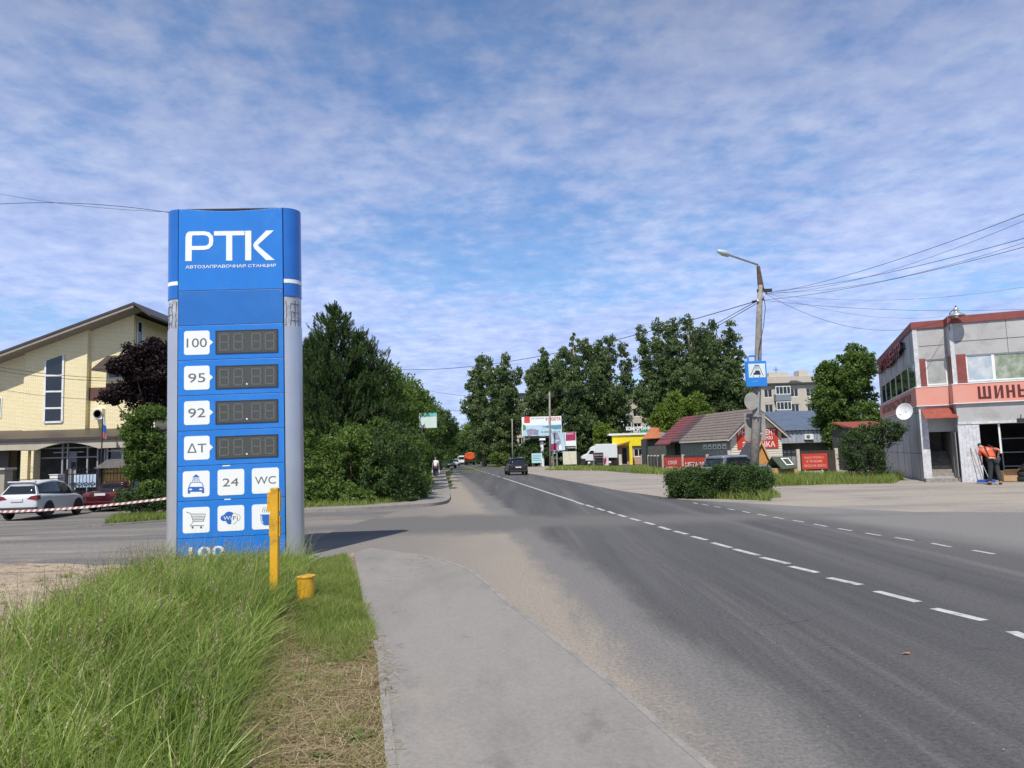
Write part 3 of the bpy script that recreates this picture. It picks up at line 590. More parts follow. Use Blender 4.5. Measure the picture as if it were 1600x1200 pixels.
# pink band
t = .10
mb = MB(); mb.prism([(-t, -t), (XS-t, -t), (XS-t, FR_-t), (XE, FR_-t), (XE, FR_-.002), (XS-.002, FR_-.002), (XS-.002, -.002), (-.002, -.002), (-.002, LB), (-t, LB)], zb0, zb1, 'z'); band = mb.build('sign_band', PINK, B)
mb = MB()
for z in (zb0-.035, zb1+.001): mb.prism([(-t-.02, -t-.02), (XS-t-.02, -t-.02), (XS-t-.02, FR_-t-.02), (XE, FR_-t-.02), (XE, FR_-.003), (XS-.003, FR_-.003), (XS-.003, -.003), (-.003, -.003), (-.003, LB), (-t-.02, LB)], z, z+.033, 'z')
mb.build('band_edge', WHITE, band)
a = fB(1528, 624); c = fB(1600, 597); mb = MB(); sc = c[1]-a[1]; hh = zb1-zb0; z0 = zb0+hh*.17; z1 = zb1-hh*.17
Wt = (fB(1600, 610)[0]-a[0])*1.12; X_ = a[0]; lw = .105; yt = FR_-t
def bar(x0, x1, z0_, z1_, k=0): mb.box(x0, x1, yt-.014-k, yt-.001, z0_, z1_)
u = Wt/4.25
bar(X_, X_+lw, z0, z1); bar(X_+u*.54-lw/2, X_+u*.54+lw/2, z0+lw*.9, z1); bar(X_+u*1.08-lw, X_+u*1.08, z0+lw*.9, z1); bar(X_+lw, X_+u*1.08, z0, z0+lw*.9)
xi = X_+u*1.36; bar(xi, xi+lw, z0, z1); bar(xi+u*.72-lw, xi+u*.72, z0, z1); mb.prism([(xi+lw, z0), (xi+lw, z0+lw*1.5), (xi+u*.72-lw, z1), (xi+u*.72-lw, z1-lw*1.5)], yt-.013, yt-.001)
xi = X_+u*2.32; bar(xi, xi+lw, z0, z1); bar(xi+u*.70-lw, xi+u*.70, z0, z1); bar(xi+lw, xi+u*.70-lw, (z0+z1)/2-lw*.4, (z0+z1)/2+lw*.4)
xi = X_+u*3.24; bar(xi, xi+lw, z0, z1); bar(xi+lw, xi+u*.5, z0, z0+lw*.8); bar(xi+lw, xi+u*.5, (z0+z1)/2-.02, (z0+z1)/2+lw*.8-.02); bar(xi+u*.5, xi+u*.5+lw, z0+lw*.4, (z0+z1)/2+lw*.4-.02); bar(xi+u*.92, xi+u*.92+lw, z0, z1)
mb.build('lettering', DRED, band)
def sidetext(mb, s, px0, px1, z0, z1, x, off): 
    y0 = fL(px0, 620)[0]; y1 = fL(px1, 620)[0]; mb.text(s, y0, y1, z0, z1, 0, off, f=lambda a_, b_: (x, a_, b_)); mb.f = [f[::1] for f in mb.f]
mb = MB(); sidetext(mb, 'АВТОЗАПЧАСТИ ДИСКИ', 1380, 1427, z0, z1, -t-.012, .01); mb.build('lettering', DRED, band)
# channel letters of the side sign
zc = fL(1400, 560)[1]
mb = MB(); s_ = 'АВТОЦЕНТР'; y0 = fL(1377, 560)[0]; y1 = fL(1416, 560)[0]
lo = fL(1378, 579)[1]-.42; hi = lo+.86
for k in range(5): mb.mi = 0 if k < 4 else 1; mb.text(s_, y0, y1, lo, hi, 0, .03, f=lambda a_, b_, k=k: (-.08-.04*k, a_, b_))
mb.build('channel_lettering', [DKMETAL, RED], B)
mb = MB(); mb.box(-.06, -.001, y1-.15, y0+.1, (lo+hi)/2-.03, (lo+hi)/2+.03); mb.build('letter_rail', DKMETAL, B)
# windows
CW = mat('window sheers', (.36, .37, .36), .3, .2, 2)
DIS1 = mat('sheer curtain with pale blue print', (.30, .38, .46), .35, .4, 2.2, col2=(.58, .60, .60)); DIS2 = mat('green checked curtain', (.13, .19, .10), .35, .4, 3.0, col2=(.40, .42, .36))
window(B, wx0, wx1, zwb, zwt, .04, 1, 1, gm=CW)
w_ = window(B, w2x0, (w2x0+fB(1552, 575)[0])/1 if 0 else fB(1553, 575)[0], zwb, zwt, FR_+.04, 1, 1, gm=DIS1); window(B, fB(1553, 575)[0], w2x0+2.9, zwb, zwt, FR_+.04, 1, 1, gm=DIS2); window(B, w2x0+2.9, w2x1, zwb, zwt, FR_+.04, 2, 1, gm=DIS1)
y_a = .5; n_ = 6; yy0 = LB-.35
for k in range(n_):
    a = -yy0+(yy0-y_a)*k/n_; window(B, a, a+(yy0-y_a)/n_-.03, zwb, zwt, .04, 1, 1, M=MX, w=.05)
mb = MB(); mb.box(.16, wx0, -.03, -.002, zwb-.05, zwt+.05); mb.build('red_panel', RTRIM, B)
mb = MB(); mb.box(XS+.16, w2x0, FR_-.03, FR_-.002, zwb-.05, zwt+.05); mb.build('red_panel', RTRIM, B)
mb = MB(); mb.box(XS-.02, XS-.002, FR_+.06, -.05, zwb-.05, zwt+.05); mb.build('red_panel', RTRIM, B)
# white corner boards
for nm, x0, x1, yf, z0, z1 in (('corner_board', -.035, .15, -.035, zb1+.04, ztr-.03), ('corner_board', XS-.035, XS+.13, FR_-.035, zb1+.04, ztr-.03), ('corner_board', -.035, dx0, -.035, -.05, zb0-.05)):
    mb = MB(); mb.box(x0, x1, yf, yf+.033, z0, z1); mb.build(nm, PLANK, B)
mb = MB(); k = 0; x = XS-.02
while x < gx0-.1: mb.box(x, x+.135, FR_-.035, FR_-.002, -.05, gzt+.9 if 0 else 2.9*.0+gzt); x += .14
mb.build('plank_cladding', PLANK, B)
mb = MB(); mb.box(XS, XE, FR_-.06, FR_-.003, gzt+.02, gzt+.12); mb.build('lintel_board', PLANK, B)
# panel joints
mb = MB()
for y in np.arange(1.2, LB, 2.7): mb.box(-.008, -.001, y-.012, y+.012, 0, zb0-.05); mb.box(-.008, -.001, y-.012, y+.012, zwt+.05, ztr-.03)
zj = (ztr+zwt)/2-.12
mb.box(-.008, -.001, .1, LB-.1, 1.3, 1.32); mb.box(.2, XS-.1, -.008, -.001, zj, zj+.02); mb.box(XS+.2, XE, FR_-.008, FR_-.001, zj, zj+.02); mb.box(XS+2.2, XS+2.215, FR_-.008, FR_-.001, zwt, ztr-.03)
mb.build('panel_joints', DARK, B)
# doorway with stairs
mb = MB(); mb.box(dx0-.02, dx0+.02, .22, 2.9, -.05, dzt+.1); mb.box(XS-.1, XS-.04, .22, 2.9, -.05, dzt+.1); mb.box(dx0, XS, 2.9, 3.0, -.05, 3.4); mb.build('stair_walls', mat('stairwell plaster', (.30, .28, .24), .9, .2, 4), B)
mb = MB()
for k in range(7): mb.box(dx0+.03, XS-.11, .15+.27*k, .15+.27*(k+1), -.05, .22+.165*(k+1))
mb.build('stairs', CONC, B)
mb = MB(); mb.box(dx0-.35, XS+.1, -.55, -.04, -.06, .16); mb.build('doorstep', CONC, B, bevel=.01)
mb = MB(); mb.box(0, .72, 0, .04, .22, dzt-.02); M_ = Matrix.Translation((XS-.08, -.02, 0)) @ Matrix.Rotation(R(100), 4, 'Z'); mb.v = [tuple(M_ @ Vector((-v[0], v[1], v[2]))) for v in mb.v]
mb = MB(); mb.box(XS-.12, XS-.08, -.66, -.02, .2, dzt-.05); mb.build('open_door', mat('grey door leaf', (.22, .22, .22), .6, .1, 3), B)
# red awning
a0 = fA(1436, 641); mb = MB(); zaw = zb0-.14; zl = zaw-.5
nn = 22
for k in range(nn):
    x0 = .05+(XS+.02-.05)*k/nn; x1 = .05+(XS+.02-.05)*(k+1)/nn; zo = .012 if k % 2 else 0
    mb.add([(x0, -.02, zaw+zo), (x1, -.02, zaw+zo), (x1+.02, -.98, zl+zo), (x0+.02, -.98, zl+zo), (x0, -.02, zaw+zo-.02), (x1, -.02, zaw+zo-.02), (x1+.02, -.98, zl+zo-.02), (x0+.02, -.98, zl+zo-.02)], [(0, 3, 2, 1), (4, 5, 6, 7), (3, 7, 6, 2), (0, 4, 7, 3), (1, 2, 6, 5), (0, 1, 5, 4)])
mb.build('awning', REDROOF, B)
# garage interior
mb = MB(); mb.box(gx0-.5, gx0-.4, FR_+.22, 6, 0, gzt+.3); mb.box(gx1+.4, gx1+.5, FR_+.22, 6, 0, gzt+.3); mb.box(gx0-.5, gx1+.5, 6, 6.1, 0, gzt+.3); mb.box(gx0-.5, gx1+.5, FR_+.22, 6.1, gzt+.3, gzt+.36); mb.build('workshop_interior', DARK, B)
mb = MB()
for z in (.5, 1.2, 1.9): mb.box(gx0+2.0, gx0+4.6, 4.6, 5.2, z, z+.04)
for x in (gx0+2.0, gx0+4.55): mb.box(x, x+.05, 4.6, 4.65, 0, 2.3)
mb.build('storage_rack', GALV, B)
mb = MB(); mb.box(gx0+.75, gx0+.82, FR_+.06, FR_+.12, 1.25, gzt); mb.build('door_guide', WHITE, B)
mb = MB(); mb.box(gx0+1.45, gx0+1.75, FR_-.18, FR_-.05, gzt+.03, gzt+.2); mb.tube([(gx0+1.6, FR_-.1, gzt+.2), (gx0+1.62, FR_-.1, gzt+.38)], .02, 6); mb.build('floodlight', DKMETAL, B, bevel=.01)
# satellite dish on the side wall
yd, zd = fL(1415, 650); zd = fL(1417, 648)[1]
q = thing('satellite_dish', 'white round satellite dish on the left side wall of the grey car service building', 'satellite dish', bf.loc+bf.M @ Vector((-.6, .12, zd)), bz)
Md = Matrix.Rotation(R(-35), 4, 'Z') @ Matrix.Rotation(R(80), 4, 'X')
mb = MB(); mb.lathe([(.02, -.07), (.2, -.05), (.34, .0), (.40, .05), (.405, .05), (.34, -.015), (.2, -.065), (.02, -.085)], 28, Md); mb.build('reflector', WHITE, q, smooth=True)
mb = MB(); mb.tube([Md @ Vector((0, -.36, .02)), Md @ Vector((0, -.22, .42))], .012, 6); mb.tube([Md @ Vector((0, -.22, .38)), Md @ Vector((0, -.20, .5))], .035, 8); mb.build('feed_arm', WHITE, q)
mb = MB(); mb.tube([Md @ Vector((0, 0, -.06)), (.2, 0, -.1), (.58, -.02, -.1)], .02, 6); mb.build('wall_bracket', DKMETAL, q)
# dome lamp above the roof edge
pl_ = fA(1490, 492); q = thing('roof_floodlight', 'galvanised bell shaped lamp mounted above the red roof trim of the grey building', 'lamp', bf.loc+bf.M @ Vector((XS+.25, FR_-.45, ztop-.05)), bz)
mb = MB(); mb.lathe([(.06, .38), (.10, .34), (.11, .22), (.09, .16), (.20, .12), (.34, .02), (.36, -.03), (.34, -.03), (.19, .1), (.05, .14)], 24); mb.build('lamp_shade', GALV, q, smooth=True)
mb = MB(); mb.lathe([(.05, .1), (.09, .02), (.07, -.06), (.01, -.09)], 14); mb.build('bulb', TILE, q, smooth=True)
mb = MB(); mb.tube([(0, 0, .36), (0, 0, .46)], .03, 8); mb.tube([(-.04, .05, .33), (-.2, .25, .2), (-.25, .42, -.05), (-.25, .42, -.6)], .02, 6); mb.build('bracket', DKMETAL, q)
# things around the garage door
def W3(x, y, z=0): return bf.loc+bf.M @ Vector((x, y, z))
SILVH = mat('broom handle', (.30, .22, .14), .6, .2, 10); BLUEP = mat('blue plastic', (.02, .07, .35), .4, .1, 5)
for (px, lab, m, hx, hh) in ((1532, 'broom with a brown handle leaning on the white planks, left of the other one', SILVH, -.28, 1.55), (1543, 'blue snow pusher with a grey handle leaning by the garage opening', GALV, -.35, 1.5)):
    x, _z = fB(px, 756); p = W3(x, FR_-.45); q = thing('broom', lab, 'tool', (p.x, p.y, 0), bz)
    mb = MB(); mb.tube([(0, 0, .08), (hx, .38, hh)], .016, 7); mb.build('handle', m, q)
    mb = MB(); mb.prism([(-.22, .0), (.22, .0), (.18, .12), (-.18, .12)], -.09, .09); mb.build('broom_head', BLUEP, q, bevel=.01)
def tyre_mesh(r=.32, w=.2, rim=.19):
    M0 = Matrix.Rotation(math.pi/2, 4, 'Y'); a = MB(); a.lathe([(rim, -w*.4), (r*.86, -w/2), (r*.97, -w*.42), (r, -w*.3), (r, w*.3), (r*.97, w*.42), (r*.86, w/2), (rim, w*.4), (rim, -w*.4)], 28, M0)
    b = MB(); b.lathe([(rim*1.0, -w*.36), (rim*.9, w*.38), (rim*1.02, w*.42)], 20, M0); return a, b
BOXM = mat('brown cardboard', (.42, .27, .14), .8, .12, 5)
x, _z = fB(1577, 745); p = W3(x, FR_+.1); q = thing('cardboard_box', 'open brown cardboard box on the floor just inside the garage opening', 'box', (p.x, p.y, 0.02), bz+.2)
mb = MB(); wall(mb, -.3, .3, 0, .45, [], -.25, -.24); mb.box(-.3, .3, .24, .25, 0, .45); mb.box(-.3, -.29, -.24, .24, 0, .45); mb.box(.29, .3, -.24, .24, 0, .45); mb.box(-.29, .29, -.24, .24, 0, .01); mb.build('carton', BOXM, q)
mb = MB(); mb.add([(-.3, -.25, .45), (.3, -.25, .45), (.3, -.42, .52), (-.3, -.42, .52), (-.3, -.25, .443), (.3, -.25, .443), (.3, -.42, .513), (-.3, -.42, .513)], [(0, 3, 2, 1), (4, 5, 6, 7), (3, 7, 6, 2)]); mb.build('flap', BOXM, q)
x, _z = fB(1597, 745)
for k in range(3):
    p = W3(x+.1, FR_-.05); q = thing('tyre_in_stack', ['black car tyre lying at the bottom of the stack beside the cardboard box', 'black car tyre in the middle of the stack beside the cardboard box', 'wheel with a shiny rim on top of the stack by the garage opening'][k], 'tyre', (p.x+.03*k, p.y, .11+.215*k+(.1 if k == 2 else 0)), bz)
    a, b_ = tyre_mesh(); 
    rot = Matrix.Rotation(math.pi/2 if k < 2 else .9, 4, 'Y')
    for mm in (a, b_): mm.v = [tuple(rot @ Vector(v)) for v in mm.v]
    a.build('tread', RUB, q, smooth=True)
    if k == 2: b_.build('rim', GALV, q, smooth=True)
# ---------------------------------------------------------------- brick house on the left
BR = brickmat('yellow facing brick', (.86, .76, .48), (.80, .68, .38), (.50, .42, .25)); BRO = brickmat('brown facing brick', (.13, .055, .045), (.11, .05, .04), (.10, .06, .05))
BROOF = mat('brown metal roofing', (.055, .042, .036), .5, .15, 4); SOFF = mat('soffit boards', (.30, .26, .22), .7, .1, 4)
HY = 42.0; hb = at(100, 800, HY); hf = Fr((hb.x, HY, -.42)); HO = thing('brick_house', 'large yellow brick house with a sloping brown roof and tall window behind the iron fence', 'house', hf.loc)
h = lambda px, py, y=0: hf.onY(px, py, y)
def hprism(mb, pts, y0, y1): mb.prism([h(px, py, y0) for px, py in pts], y0, y1)
xR = h(203, 600)[0]; gz = 0
roof_z = lambda x: None
A1 = h(208, 472, -.9); A0 = h(0, 549, -.9); sl_ = (A1[1]-A0[1])/(A1[0]-A0[0])
zr = lambda x: A1[1]+(x-A1[0])*sl_-.30
def facade(mb, x0, x1, y0, y1): mb.prism([(x0, gz), (x1, gz), (x1, zr(x1)), (x0, zr(x0))], y0, y1)
xa, xb, xc_ = h(37, 600)[0], h(135, 600)[0], xR
mb = MB(); facade(mb, xa-9, xa, .18, .6); mb.build('wall', BR, HO)
mb = MB(); facade(mb, xa, xb, 0, .6); mb.build('wall', BR, HO)
mb = MB(); facade(mb, xb, xc_, .3, .6); mb.build('wall', BR, HO)
mb = MB(); mb.box(xR-.4, xR, .6, 8.5, gz, zr(xR)-.02); mb.build('side_wall', BR, HO)
# roof: one slope down to the left, overhanging at the front and right
mb = MB(); xo = A1[0]+.55; xl = xa-10; yf, yb_ = -.9, 9.2
def slab(mb, x0, x1, z0, z1, y0, y1, th): mb.add([(x0, y0, z0), (x1, y0, z1), (x1, y1, z1), (x0, y1, z0), (x0, y0, z0-th), (x1, y0, z1-th), (x1, y1, z1-th), (x0, y1, z0-th)], [(0, 1, 2, 3), (7, 6, 5, 4), (0, 4, 5, 1), (1, 5, 6, 2), (2, 6, 7, 3), (3, 7, 4, 0)])
zo = lambda x: A1[1]+(x-A1[0])*sl_
slab(mb, xl, A1[0]+.02, zo(xl), zo(A1[0]+.02), yf, yb_, .13); slab(mb, A1[0]+.02, A1[0]+1.0, zo(A1[0]), zo(A1[0])-.75, yf, yb_, .13); mb.build('roof', BROOF, HO)
mb = MB(); slab(mb, xl, A1[0]-.0, zo(xl)-.133, zo(A1[0])-.133, yf+.04, .3, .16); mb.build('soffit', SOFF, HO)
# tall stair window, its top cut on the slope
pw = [h(69, 660, -.03), h(97, 659, -.03), h(99.5, 554, -.03), h(71.5, 564, -.03)]
mb = MB(); mb.prism(pw, -.03, .01); o = mb.build('window', GLASS, HO)
mb = MB()
for a, b_ in ((pw[0], pw[1]), (pw[1], pw[2]), (pw[0], pw[3])): strip(mb, [a, b_], .11, -.07, -.02)
for y in (637.5, 611.5, 586.5): strip(mb, [h(70, y+.5, -.03), h(98.5, y, -.03)], .10, -.065, -.021)
mb.build('frame', WHITE, o)
a, b_ = h(-3, 653, .15), h(3, 621, .15); window(HO, a[0]-1.2, b_[0], a[1], b_[1], .14, 1, 1)
mb = MB(); a, b_ = h(135.5, 626, .27), h(203, 604, .27); mb.box(a[0], xR+.02, .27, .299, a[1], b_[1]); mb.build('brown_brick_band', BRO, HO)
# projecting bay with its own little roof
xb0 = h(168, 600)[0]; zc1 = h(168, 576)[1]; mb = MB(); wall(mb, xb0, xR+1.6, gz+3, zc1, [(xb0+.05, xR+1.4, h(170, 592)[1], zc1-.1)], -.15, .27); mb.build('bay_wall', BR, HO)
window(HO, xb0+.06, xR+1.4, h(170, 592)[1], zc1-.1, -.1, 3, 1)
mb = MB(); a, b_ = h(168, 625, -.17), h(168, 599, -.17); mb.box(xb0, xR+1.6, -.17, -.151, a[1], b_[1]); mb.build('brown_brick_band', BRO, HO)
mb = MB(); e = h(143, 576, -1.0); xe1 = xR+2.2; zt2 = h(170, 556, .3)[1]
mb.add([(e[0], -1, e[1]), (xe1, -1, e[1]), (xe1, .26, zt2), (h(168, 556, .3)[0], .26, zt2), (e[0], -1, e[1]-.12), (xe1, -1, e[1]-.12), (xe1, .26, e[1]-.12), (e[0]+.4, .26, e[1]-.12)], [(0, 1, 2, 3), (7, 6, 5, 4), (0, 4, 5, 1), (3, 7, 4, 0), (1, 5, 6, 2), (2, 6, 7, 3)]); mb.build('bay_roof', BROOF, HO)
# side window
mb = MB(); a = hf.onX(213, 537, xR); b_ = hf.onX(222, 503, xR); ya, yb2 = sorted((a[0], b_[0])); mb.box(xR, xR+.03, ya, yb2, a[1], b_[1]); o = mb.build('window', GLASS, HO)
mb = MB(); w_ = .09
for q in ((ya, yb2, a[1], a[1]+w_), (ya, yb2, b_[1]-w_, b_[1]), (ya, ya+w_, a[1]+w_, b_[1]-w_), (yb2-w_, yb2, a[1]+w_, b_[1]-w_)): mb.box(xR+.03, xR+.06, *q)
mb.build('frame', WHITE, o)
# porch roof along the whole front
pz1 = h(160, 669, .3)[1]; pz0 = h(160, 682, -2.6)[1]; px0 = xa-9; px1 = xR+2.5
mb = MB(); mb.add([(px0, .17, pz1), (px1, .17, pz1), (px1, -2.6, pz0), (px0, -2.6, pz0), (px0, .17, pz1-.16), (px1, .17, pz1-.16), (px1, -2.6, pz0-.16), (px0, -2.6, pz0-.16)], [(0, 3, 2, 1), (4, 5, 6, 7), (0, 4, 7, 3), (1, 2, 6, 5), (3, 7, 6, 2), (0, 1, 5, 4)]); mb.build('porch_roof', BROOF, HO)
zf = pz0-.17; zf2 = zf-.36
arc = []
xA0, xA1 = h(58, 700, -2.4)[0], h(156, 700, -2.4)[0]
mb = MB(); pts = [(px0, zf), (px0, zf2-.12), (h(20, 700, -2.4)[0], zf2-.08), (xA0, zf2-.12)]+[(xA0+(xA1-xA0)*k/14, zf2-.12+.36*math.sin(math.pi*k/14)) for k in range(1, 15)]+[(xA1+.3, zf2-.1), (px1, zf2-.1), (px1, zf)]
mb.prism(pts, -2.5, -2.3); mb.build('porch_beam', mat('pale rendered beam', (.42, .38, .30), .8, .1, 3), HO)
for x0p, x1p in ((33, 44), (49, 53)):
    a = h(x0p, 740, -2.4)[0]; c = h(x1p, 740, -2.4)[0]; mb = MB(); mb.box(a, c, -2.48, -1.9, gz, zf2-.13); mb.build('brick_pillar', BR, HO)
mb = MB(); mb.box(px0, px1, -.4, -.35, gz, zf); mb.v = mb.v; 
o = None
mb2 = MB(); mb2.box(px0, xa, -1.0, -.9, gz, zf); mb2.build('garage_door', mat('brown garage door', (.10, .085, .075), .6, .2, 3), HO)
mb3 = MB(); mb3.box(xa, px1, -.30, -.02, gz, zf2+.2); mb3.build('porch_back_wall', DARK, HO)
FRM = mat('dull aluminium frame', (.30, .30, .31), .5, .1, 4)
mb = MB()
for px in (98, 106, 137, 153, 164): x = h(px, 720, -1.9)[0]; mb.box(x-.04, x+.04, -1.95, -1.85, gz, zf)
for py in (700, 715): z = h(100, py, -1.9)[1]; mb.box(h(58, 700, -1.9)[0], h(154, 700, -1.9)[0], -1.94, -1.86, z-.03, z+.03)
mb.build('glazed_porch_frame', FRM, HO)
a, c = h(166, 720, -1.7), h(193, 689, -1.7); window(HO, a[0], c[0], a[1], c[1], -1.7, 1, 2, w=.09)
a, c = h(107, 735, -1.6), h(120, 706, -1.6); mb = MB(); mb.box(a[0], c[0], -1.62, -1.55, gz, c[1]); o = mb.build('porch_door', mat('pale porch door', (.34, .34, .35), .6, .1, 3), HO)
a, c = h(111, 733, -1.66), h(118, 722, -1.66); mb = MB(); mb.box(a[0], c[0], -1.66, -1.625, a[1], c[1]); mb.build('notice', DKMETAL, o)
a, c = h(85, 708, -1.2), h(132, 706, -1.2); mb = MB(); mb.box(a[0], c[0], -1.3, -1.2, a[1], c[1]+.03); mb.build('light_strip', WHITE, HO)
# air conditioner on the wall
a, c = h(151.5, 656, .27), h(166, 638.5, .27); q = thing('air_conditioner', 'white air conditioner with a round grille on the yellow brick wall above the porch roof', 'air conditioner', hf.loc+Vector(((a[0]+c[0])/2, .0, a[1])))
w2 = (c[0]-a[0])/2; hh = c[1]-a[1]; mb = MB(); mb.box(-w2, w2, -.14, .29, 0, hh); mb.build('casing', WHITE, q, bevel=.015)
mb = MB()
for r_ in (.05, .11, .17, .22): mb.lathe([(r_, .0), (r_+.03, .0), (r_+.03, .015), (r_, .015)], 24, Matrix.Translation((w2*.0, -.155, hh/2)) @ Matrix.Rotation(R(90), 4, 'X'))
mb.prism(disc(0, hh/2, .24, 24), -.146, -.139); mb.build('fan_grille', mat('grille grey', (.12, .12, .12), .6, .1, 3), q)
# flag
p = at(157, 735, 38.6); q = thing('flag', 'small tricolour flag hanging limp from a thin pole in front of the brick house', 'flag', (p.x, p.y, -.42)); ff = Fr(q.location); zt_ = ff.onY(158, 648)[1]
mb = MB(); mb.tube([(0, 0, 0), (.05, 0, zt_)], .035, 8); mb.build('pole', DKMETAL, q)
FC = [mat('flag white', (.7, .7, .72), .8, .05, 5), mat('flag blue', (.03, .14, .5), .8, .1, 5), mat('flag faded red', (.5, .16, .12), .8, .1, 5)]
mb = MB(); rows_ = 14; cols = 7
for i in range(rows_+1):
    for j in range(cols+1):
        u = i/rows_; v = j/cols; mb.v.append((.05+.02+v*(.20+.08*math.sin(u*2.5))*(.65+.35*u), -.05+.07*math.sin(v*9+u*2), zt_-.02-u*1.15-v*.25))
for i in range(rows_):
    for j in range(cols): k = i*(cols+1)+j; mb.f.append((k, k+cols+1, k+cols+2, k+1)); mb.m.append(min(2, int(i/rows_*3)))
o = mb.build('cloth', FC, q, smooth=True)
# wrought iron fence and the ornate yellow gate panel
IRON = mat('black wrought iron', (.012, .012, .013), .5, .2, 10)
def ironfence(x0, x1, y, label, name, hh=1.95, step=.17, scroll=True):
    q = thing(name, label, 'fence', ((x0+x1)/2, y, float(hgt((x0+x1)/2, y)))); a, b_ = x0-q.location.x, x1-q.location.x; mb = MB(); x = a
    while x < b_:
        mb.tube([(x, 0, .05), (x, 0, hh+.06*math.cos(x*9))], .016, 5); mb.lathe([(.004, hh+.2), (.03, hh+.1), (.006, hh+.04)], 5, Matrix.Translation((x, 0, 0))); x += step
    for z in (.15, hh*.48, hh-.1): mb.box(a, b_, -.02, .02, z-.02, z+.02)
    mb.build('railing', IRON, q); s_ = MB(); x = a+step
    while scroll and x < b_-step*2:
        for sgn in (1, -1):
            for z0 in (.55, 1.3): s_.tube([(x+step+sgn*.0+sgn*.15*math.cos(t)*(1-t/9), -.02, z0+.15*math.sin(t)*(1-t/9)) for t in np.linspace(0, 7, 12)], .014, 4)
        x += step*2
    if s_.v: s_.build('scrollwork', IRON, q)
    for x in (a, b_): p_ = MB(); p_.box(x-.06, x+.06, -.06, .06, 0, hh+.15); p_.build('post', IRON, q)
    return q
e0 = at(103, 770, 37).x; e1 = at(153, 770, 37).x; ironfence(e0, e1, 37, 'black wrought iron fence with scrolls between the white car and the yellow gate panel', 'iron_fence')
e2 = at(158, 770, 37).x; e3 = at(208, 770, 37).x
q = ironfence(e2, e3, 36.9, 'iron gate with curls in front of a yellow board under a small grey roof', 'ornate_gate')
zg = Fr(q.location).onY(180, 731)[1]; wq = (e3-e2)/2
mb = MB(); mb.box(-wq+.05, wq-.05, .1, .16, .1, zg); mb.build('yellow_board', mat('ochre board', (.62, .40, .12), .7, .15, 4), q)
mb = MB(); mb.prism([(-wq-.15, zg), (wq+.15, zg), (wq-.2, zg+.42), (-wq+.5, zg+.42)], -.35, .5); mb.build('small_roof', mat('grey slate roof', (.16, .15, .14), .8, .2, 5), q)
# banner behind the fence
a, c = at(115, 762, 37.5), at(152, 741, 37.5); q = thing('banner', 'pale blue and white banner hung behind the iron fence', 'banner', ((a.x+c.x)/2, 37.5, -.42))
w2 = (c.x-a.x)/2; z0, z1 = a.z+.42, c.z+.42; mb = MB(); mb.box(-w2, w2, -.01, .01, z0, z1); mb.build('sheet', mat('blue white print', (.25, .40, .62), .6, .3, 1.2, col2=(.62, .70, .80)), q)
mb = MB(); mb.box(-w2-.03, -w2, -.03, .03, 0, z1+.05); mb.build('post', IRON, q); mb = MB(); mb.box(w2, w2+.03, -.03, .03, 0, z1+.05); mb.build('post', IRON, q)
a, c = at(83, 752, 37.8), at(96, 742, 37.8); q = thing('white_crate', 'small plain white box behind the roof of the white car', 'box', ((a.x+c.x)/2, 37.8, -.42)); w2 = (c.x-a.x)/2
mb = MB(); mb.box(-w2, w2, -.3, .3, 0, c.z+.42); mb.build('casing', WHITE, q, bevel=.02); mb = MB(); mb.box(-w2-.03, w2+.03, -.33, .33, c.z+.42, c.z+.46); mb.build('lid', WHITE, q, bevel=.01)
# beige shed wall at the left edge
a = at(-40, 770, 36); c = at(9, 770, 36); q = thing('beige_shed', 'beige flat roofed shed at the left edge behind the white car', 'shed', ((a.x+c.x)/2, 36, -.42)); w2 = (c.x-a.x)/2; zz1 = Fr(q.location).onY(10, 731)[1]
BEI = mat('beige render', (.36, .32, .25), .85, .08, 3, dirt=((.25, .22, .18), .4, 4)); mb = MB(); mb.box(-w2, w2-.1, 0, .6, 0, zz1-.1); mb.build('wall', BEI, q)
mb = MB(); mb.box(-w2-.1, w2, -.15, .75, zz1-.1, zz1); mb.build('roof', mat('pale metal roof', (.45, .45, .42), .5, .1, 3), q, bevel=.01)
# red and white barrier tape
A_ = at(-60, 801, 22.5); B_ = at(262, 778.5, 22.5)
q = thing('barrier_tape', 'red and white striped barrier tape stretched across the driveway in front of the parked cars', 'tape', (A_.x, A_.y, 0)); mb = MB(); n_ = 70
for k in range(n_):
    p0 = A_.lerp(B_, k/n_)-q.location; p1 = A_.lerp(B_, (k+1)/n_)-q.location; s0 = -.10*math.sin(math.pi*k/n_); s1 = -.10*math.sin(math.pi*(k+1)/n_); mb.mi = k % 2
    mb.add([(p0.x, p0.y, p0.z+s0-.035), (p1.x, p1.y, p1.z+s1-.035), (p1.x+.05, p1.y, p1.z+s1+.035), (p0.x+.05, p0.y, p0.z+s0+.035)], [(0, 1, 2, 3)])
mb.build('tape', [mat('tape white', (.75, .74, .72), .5, .03, 3), mat('tape red', (.50, .20, .18), .5, .05, 3)], q)
for pp in (A_, B_): mb = MB(); p = pp-q.location; mb.tube([(p.x, p.y+.03, -.1), (p.x, p.y+.03, p.z+.08)], .03, 8); mb.build('stake', DKMETAL, q)
